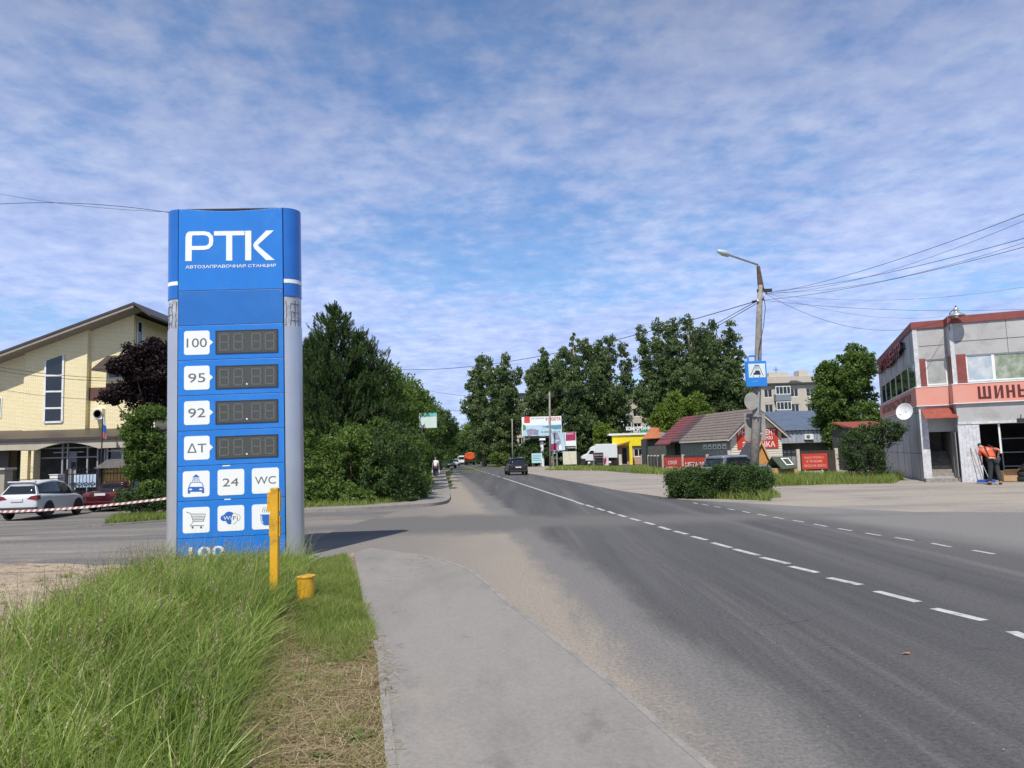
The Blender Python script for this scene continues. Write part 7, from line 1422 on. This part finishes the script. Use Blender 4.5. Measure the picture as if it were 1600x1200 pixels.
def moundv(x, y): return .16*sstep(-2.2, -3.8, x)*sstep(12.4, 10, y)*sstep(-12, -9, x)
def scatter(P, dens, fall=None):
    xs = [p[0] for p in P]; ys = [p[1] for p in P]; A_ = (max(xs)-min(xs))*(max(ys)-min(ys)); n = int(A_*dens); x = rng.uniform(min(xs), max(xs), n); y = rng.uniform(min(ys), max(ys), n); m = inpoly(x, y, P); x, y = x[m], y[m]
    return x, y
def fbm(x, y, s): return (np.sin(x*s+1.3*np.sin(y*s*.7))+np.sin(y*s*1.3+1.7*np.sin(x*s*.9+2))+np.sin((x+y)*s*2.1+3)*.6)/2.6
GT = leafmat('tall grass', (.095, .15, .030), (.31, .40, .10), (.66, .68, .34), .42, .02)
GS = leafmat('short grass', (.12, .17, .035), (.27, .33, .09), (.48, .47, .22), .45, .02)
GD = leafmat('dry straw', (.20, .15, .07), (.38, .31, .17), (.52, .45, .28), .25, .04)
GW = leafmat('brown seed stalks', (.06, .03, .03), (.12, .07, .05), (.25, .17, .10), .25, .04)
TG = [(-3.2, 3.2)]+[(-4.5, 5.7)]+[(x+.12, y) for x, y in EDGE[2:]]+[(-3.5, 12.4), gp(475, 905), gp(448, 950), gp(420, 985), gp(392, 1050), gp(368, 1120), gp(352, 1200), (-1.3, 2.9), (-1.2, 1.8), (-3, 1.8)]
def tufts(name, P, dens, per, hb, m, rad=.05, w=(.007, .017), lean=(.1, 1.1), rbase=.42, rs=.2, wind=.35, hv=.5, seg=3):
    tx, ty = scatter(P, dens); kk = rng.uniform(0, 1, len(tx)) < np.clip(.85+.5*fbm(tx+3, ty-2, 3.1), .25, 1); tx, ty = tx[kk], ty[kk]; n = len(tx); f = fbm(tx, ty, 2.4)*.5+fbm(tx, ty, 7)*.5; th = hb*(1+hv*f)*rng.uniform(.6, 1.25, n); tr = np.clip(rbase+.28*fbm(tx+5, ty, 1.7)+rng.normal(0, rs, n), 0, 1)
    k = rng.integers(per//2, per+per//2, n); I = np.repeat(np.arange(n), k); N_ = len(I); a = rng.uniform(0, 6.28, N_); r_ = rad*rng.uniform(0, 1, N_)**.5
    x, y = tx[I]+r_*np.cos(a), ty[I]+r_*np.sin(a); h = th[I]*rng.uniform(.45, 1.15, N_)*(1-.28*sstep(8.5, 11.5, y)); wa = 1.2*fbm(tx, ty, .8); ld = np.arctan2(np.sin(a)+wind*np.sin(wa[I]), np.cos(a)+wind*2*np.cos(wa[I]))
    blades(name, x, y, moundv(x, y)-.01, h, rng.uniform(*w, N_)*rng.uniform(.6, 1, N_), rng.uniform(*lean, N_), m, np.clip(tr[I]+rng.normal(0, .13, N_), 0, 1), ldir=ld, bend=.7, seg=seg)
tufts('tall_grass', TG, 250, 13, .37, GT, w=(.008, .027), lean=(.05, 1.2), wind=.2)
x, y = scatter(TG, 120); f = fbm(x, y, 2); blades('tall_grass', x, y, moundv(x, y), (.42+.1*f)*rng.uniform(.6, 1.3, len(x)), .009, rng.uniform(.4, 1.5, len(x)), GT, np.clip(.65+.2*f+rng.normal(0, .2, len(x)), 0, 1), ldir=-.2+1.2*fbm(x, y, .9))
tufts('dead_grass', TG, 46, 9, .30, GD, rbase=.4, lean=(.2, 1.6))
x, y = scatter(TG, 20); n = len(x); hh_ = rng.uniform(.42, .66, n)*(1-.25*sstep(8.5, 11.5, y)); z = moundv(x, y); ln = rng.uniform(.02, .22, n); la = rng.uniform(0, 6.28, n)
blades('seed_stems', x, y, z, hh_, .004, ln, GD, rng.uniform(.2, .8, n), bend=.3, ldir=la)
c = np.repeat(np.stack([x, y, z+hh_*.93], 1), 16, 0)+np.stack([rng.normal(0, .008, n*16), rng.normal(0, .008, n*16), rng.uniform(-.07, .05, n*16)], 1)+np.repeat(np.stack([np.cos(la)*ln*hh_*.9, np.sin(la)*ln*hh_*.9, -ln*.06], 1), 16, 0)
V, r = leafquads(c, .022, .35, axis=np.repeat(np.array([[0, 0, 1.]]), n*16, 0), axj=.6); tag(np_mesh('seed_heads', V, 4, GD, r), kind='stuff')
tufts('sign_base_grass', [(-6.3, 11.9), (-6.2, 12.75), (-3.7, 12.75), (-3.5, 11.9)], 160, 12, .30, GT, lean=(.05, .8))
RE = [gp(475, 905), gp(448, 950), gp(420, 985), gp(392, 1050), gp(368, 1120), gp(352, 1200), gp(400, 1200), gp(425, 1100), gp(455, 1010), gp(490, 950)]
tufts('edge_grass', RE, 130, 10, .17, GS, lean=(.3, 1.5)); tufts('edge_straw', RE, 90, 9, .15, GD, lean=(.4, 1.8))
# broad leaves between the blades
x, y = scatter(TG, 14); n = len(x); c = np.repeat(np.stack([x, y, moundv(x, y)+rng.uniform(.05, .24, n)], 1), 7, 0)+rng.normal(0, .05, (n*7, 3)); V, r = leafquads(c, .05, .5); tag(np_mesh('meadow_leaves', V, 4, LM['weed'], r), kind='stuff')
# clump of darker long grass at the marker post
x, y = scatter([gp(330, 1000), gp(340, 905), gp(440, 900), gp(425, 975)], 1300); blades('long_grass_clump', x, y, moundv(x, y), rng.uniform(.25, .46, len(x)), .010, rng.uniform(.3, 1.1, len(x)), GT, np.clip(rng.normal(.25, .15, len(x)), 0, 1))
# short grass by the pavement
SG = [(-3.6, 12.5), gp(540, 868), gp(556, 905), gp(570, 945), gp(585, 975), gp(585, 1010), gp(560, 1040), gp(500, 1050), gp(455, 1000), gp(470, 950), gp(480, 905)]
x, y = scatter(SG, 5200); f = fbm(x, y, 4); blades('short_grass', x, y, moundv(x, y), (.11+.04*f)*rng.uniform(.5, 1.3, len(x)), .0075, rng.uniform(.2, 1.0, len(x)), GS, np.clip(.45+.2*f+rng.normal(0, .2, len(x)), 0, 1), seg=2)
# mown dry patch
DG = [gp(390, 990), gp(430, 975), gp(500, 1000), gp(590, 1000), gp(602, 1060), gp(606, 1100), gp(616, 1200), (-.5, 2.6), (-1.4, 2.6), gp(340, 1200), gp(360, 1100)]
x, y = scatter(DG, 2600); f = fbm(x, y, 5); k = rng.uniform(0, 1, len(x)) < .72+.4*f; x, y, f = x[k], y[k], f[k]
blades('dry_grass', x, y, moundv(x, y)+.005, rng.uniform(.03, .12, len(x)), .006, rng.uniform(.6, 2.2, len(x)), GD, rng.uniform(0, 1, len(x)), seg=2)
x, y = scatter(DG, 700); f = fbm(x, y, 6); k = f > .05; x, y = x[k], y[k]; blades('sparse_grass', x, y, moundv(x, y), rng.uniform(.05, .14, len(x)), .007, rng.uniform(.2, 1, len(x)), GS, rng.uniform(.1, .8, len(x)), seg=2)
tufts('patch_tufts', DG, 9, 14, .12, GS, rad=.07, lean=(.3, 1.4))
tufts('bank_weeds', [(-4.9, 6.2), (-5.3, 8.0), (-6.2, 9.8), (-6.9, 11.6), (-8.4, 11.0), (-7.6, 8.6), (-6.2, 6.6)], 5, 12, .16, GS, rad=.08)
# lying straw
def straw(name, P, dens, m, z=.01, l=(.08, .35)):
    x, y = scatter(P, dens); n = len(x); a = rng.normal(.2, .9, n); L_ = rng.uniform(*l, n); w = .0022; dx, dy = np.cos(a)*L_/2, np.sin(a)*L_/2; nx, ny = -np.sin(a)*w, np.cos(a)*w; zz1 = moundv(x, y)+rng.uniform(z, z+.05, n); zz2 = moundv(x, y)+rng.uniform(z, z+.05, n)
    V = np.stack([np.stack([x-dx-nx, y-dy-ny, zz1], 1), np.stack([x+dx-nx, y+dy-ny, zz2], 1), np.stack([x+dx+nx, y+dy+ny, zz2], 1), np.stack([x-dx+nx, y-dy+ny, zz1], 1)], 1).reshape(-1, 3); tag(np_mesh(name, V, 4, m, rng.uniform(0, 1, n)), kind='stuff')
straw('cut_straw', DG, 900, GD); straw('straw_litter', [gp(560, 1000), gp(600, 1000), gp(625, 1060), gp(612, 1100), gp(560, 1100)], 200, GD, .06, (.06, .2))
# seed stalks along the back and left
x, y = scatter([(-5.0, 6.0), (-5.4, 8.0), (-5.8, 9.8), (-6.2, 11.8), (-5.2, 12.2), (-4.9, 9.6), (-4.6, 7.8), (-4.3, 6.2)], 90); blades('seed_stalks', x, y, moundv(x, y), rng.uniform(.25, .62, len(x)), .006, rng.uniform(.1, .6, len(x)), GW, rng.uniform(0, 1, len(x)))
x, y = scatter(TG, 34); blades('tall_stalks', x, y, moundv(x, y), rng.uniform(.5, .8, len(x)), .008, rng.uniform(.1, .5, len(x)), GS, rng.uniform(.5, 1, len(x)), ldir=-.2)
# small plants on the dry patch
def weed(px, py, label, s=.12):
    g_ = G(px, py); q = thing('weed_plant', label, 'weed', (g_.x, g_.y, float(moundv(np.array(g_.x), np.array(g_.y))))); n = 70; d = unit(n); d[:, 2] = np.abs(d[:, 2])*.5+.1; P = d*rng.uniform(.2, 1, n)[:, None]*s; V, r = leafquads(P, s*.45, .6); np_mesh('leaves', V, 4, LM['weed'], r, q)
    mb = MB(); [mb.tube([(0, 0, 0), tuple(d[k]*s*.8)], .0025, 4) for k in range(6)]; mb.build('stems', LM['weed'], q)
weed(562, 1160, 'small broad leaved weed at the lower right of the dry patch'); weed(580, 1110, 'small weed near the pavement edge on the dry patch', .08); weed(470, 1065, 'green weed tuft in the middle of the dry patch', .10); weed(500, 1190, 'small weed at the bottom edge of the picture on the dry patch', .09)
g_ = G(508, 1046); q = thing('litter_scrap', 'crumpled pale paper scrap lying on the dry grass', 'litter', (g_.x, g_.y, .03)); mb = MB(); V_ = [(rng.uniform(-.02, .02)+.05*i, rng.uniform(-.02, .02)+.04*j, rng.uniform(0, .035)) for i in range(4) for j in range(3)]; V_ = [(a*.6, b_*.6, c*.6) for a, b_, c in V_]; mb.add(V_, [(i*3+j, i*3+j+1, (i+1)*3+j+1, (i+1)*3+j) for i in range(3) for j in range(2)]); mb.build('paper', mat('dirty paper', (.45, .43, .38), .8, .1, 20), q)
g_ = G(1415, 1023); q = thing('fallen_leaf', 'single dry orange leaf lying on the dark asphalt', 'leaf', (g_.x, g_.y, .008)); mb = MB(); mb.add([(-.035, 0, 0), (-.01, -.022, .012), (.03, -.012, .004), (.04, .006, .014), (.0, .022, .006)], [(0, 1, 2, 3, 4)]); mb.build('blade', mat('dry leaf', (.42, .17, .05), .7, .2, 20), q); mb = MB(); mb.tube([(-.035, 0, .001), (-.06, .008, .004)], .0015, 4); mb.build('stalk', BARK, q)
# fallen branch in the tall grass
q = thing('fallen_branch', 'dark dead branch lying across the tall grass at the left', 'branch', tuple(at(150, 985, 6.6))); f_ = lambda px, py, Y: at(px, py, Y)-Vector(q.location); q.location.z += 0
mb = MB(); mb.tube([f_(90, 1005, 6.3), f_(150, 992, 6.5), f_(182, 984, 6.6), f_(208, 973, 6.7)], [.008, .018, .02, .006], 6); mb.tube([f_(100, 1050, 5.9), f_(140, 1020, 6.2), f_(182, 985, 6.6)], [.006, .012, .014], 6); mb.tube([f_(172, 1012, 6.3), f_(176, 996, 6.5), f_(182, 985, 6.6)], [.012, .016, .014], 6); mb.build('wood', BARK, q); mb = MB(); mb.tube([f_(182, 984, 6.6), f_(196, 974, 6.6), f_(204, 980, 6.7)], [.012, .01, .003], 5); mb.build('twig', BARK, q)
# verge grass on the far sides
def verge(name, P, dens, hh, m=GS, w=.02, rmid=.4): x, y = scatter(P, dens); z = hgt(x, y); blades(name, x, y, z, hh*rng.uniform(.5, 1.3, len(x)), w, rng.uniform(.1, .8, len(x)), m, np.clip(rng.normal(rmid, .2, len(x)), 0, 1), seg=2)
verge('border_grass', [gp(475, 797), gp(560, 794), gp(640, 787), (-5.0, 31), (-8, 31), (-9, 27)], 300, .32, w=.03, rmid=.5)
verge('kerbside_grass', [gp(215, 800), gp(262, 799), at(262, 780, 31).xy[:], at(180, 780, 31).xy[:], gp(163, 806)], 400, .28, w=.03)
verge('fence_grass', [gp(1212, 760), gp(1300, 757), gp(1397, 755.5), (20.5, 38), (17, 44), (13.5, 44), (12.0, 36)], 170, .42, w=.035, rmid=.45)
verge('hedge_foot_grass', [gp(1050, 773), gp(1190, 780), gp(1222, 777), gp(1205, 768), gp(1060, 764)], 260, .22, w=.025, rmid=.55)
verge('hedge_weeds', [gp(1046, 776), gp(1130, 780), gp(1205, 783), gp(1200, 776), gp(1050, 768)], 300, .38, w=.03, rmid=.5)
verge('median_grass', [gp(850, 735), gp(978, 736), gp(962, 731), gp(880, 730)], 25, .35, w=.09, rmid=.5)
verge('cabin_grass', [gp(985, 736), gp(1000, 740), gp(1050, 742), gp(1130, 744), gp(1120, 738), gp(1040, 736), gp(1010, 731)], 60, .5, w=.07, rmid=.5)
# pebbles and bits on the shoulder
STN = mat('pebble', (.22, .19, .16), .9, .3, 20)
x, y = scatter([(1.9, 3), (3.6, 3), (2.6, 12), (0, 12.5), (-.3, 10.6)], 14); n = len(x); s = rng.uniform(.003, .008, n)[:, None]; c = np.stack([x, y, np.full(n, .006)], 1); T_ = np.array([[1, 0, 0], [0, 1, 0], [-1, 0, 0], [0, -1, 0]])
V = []
for k in range(4): V.append(np.stack([c+T_[k]*s, c+T_[(k+1) % 4]*s, c+np.array([0, 0, .8])*s], 1))
tag(np_mesh('pebbles', np.concatenate(V).reshape(-1, 3), 3, STN), kind='stuff')
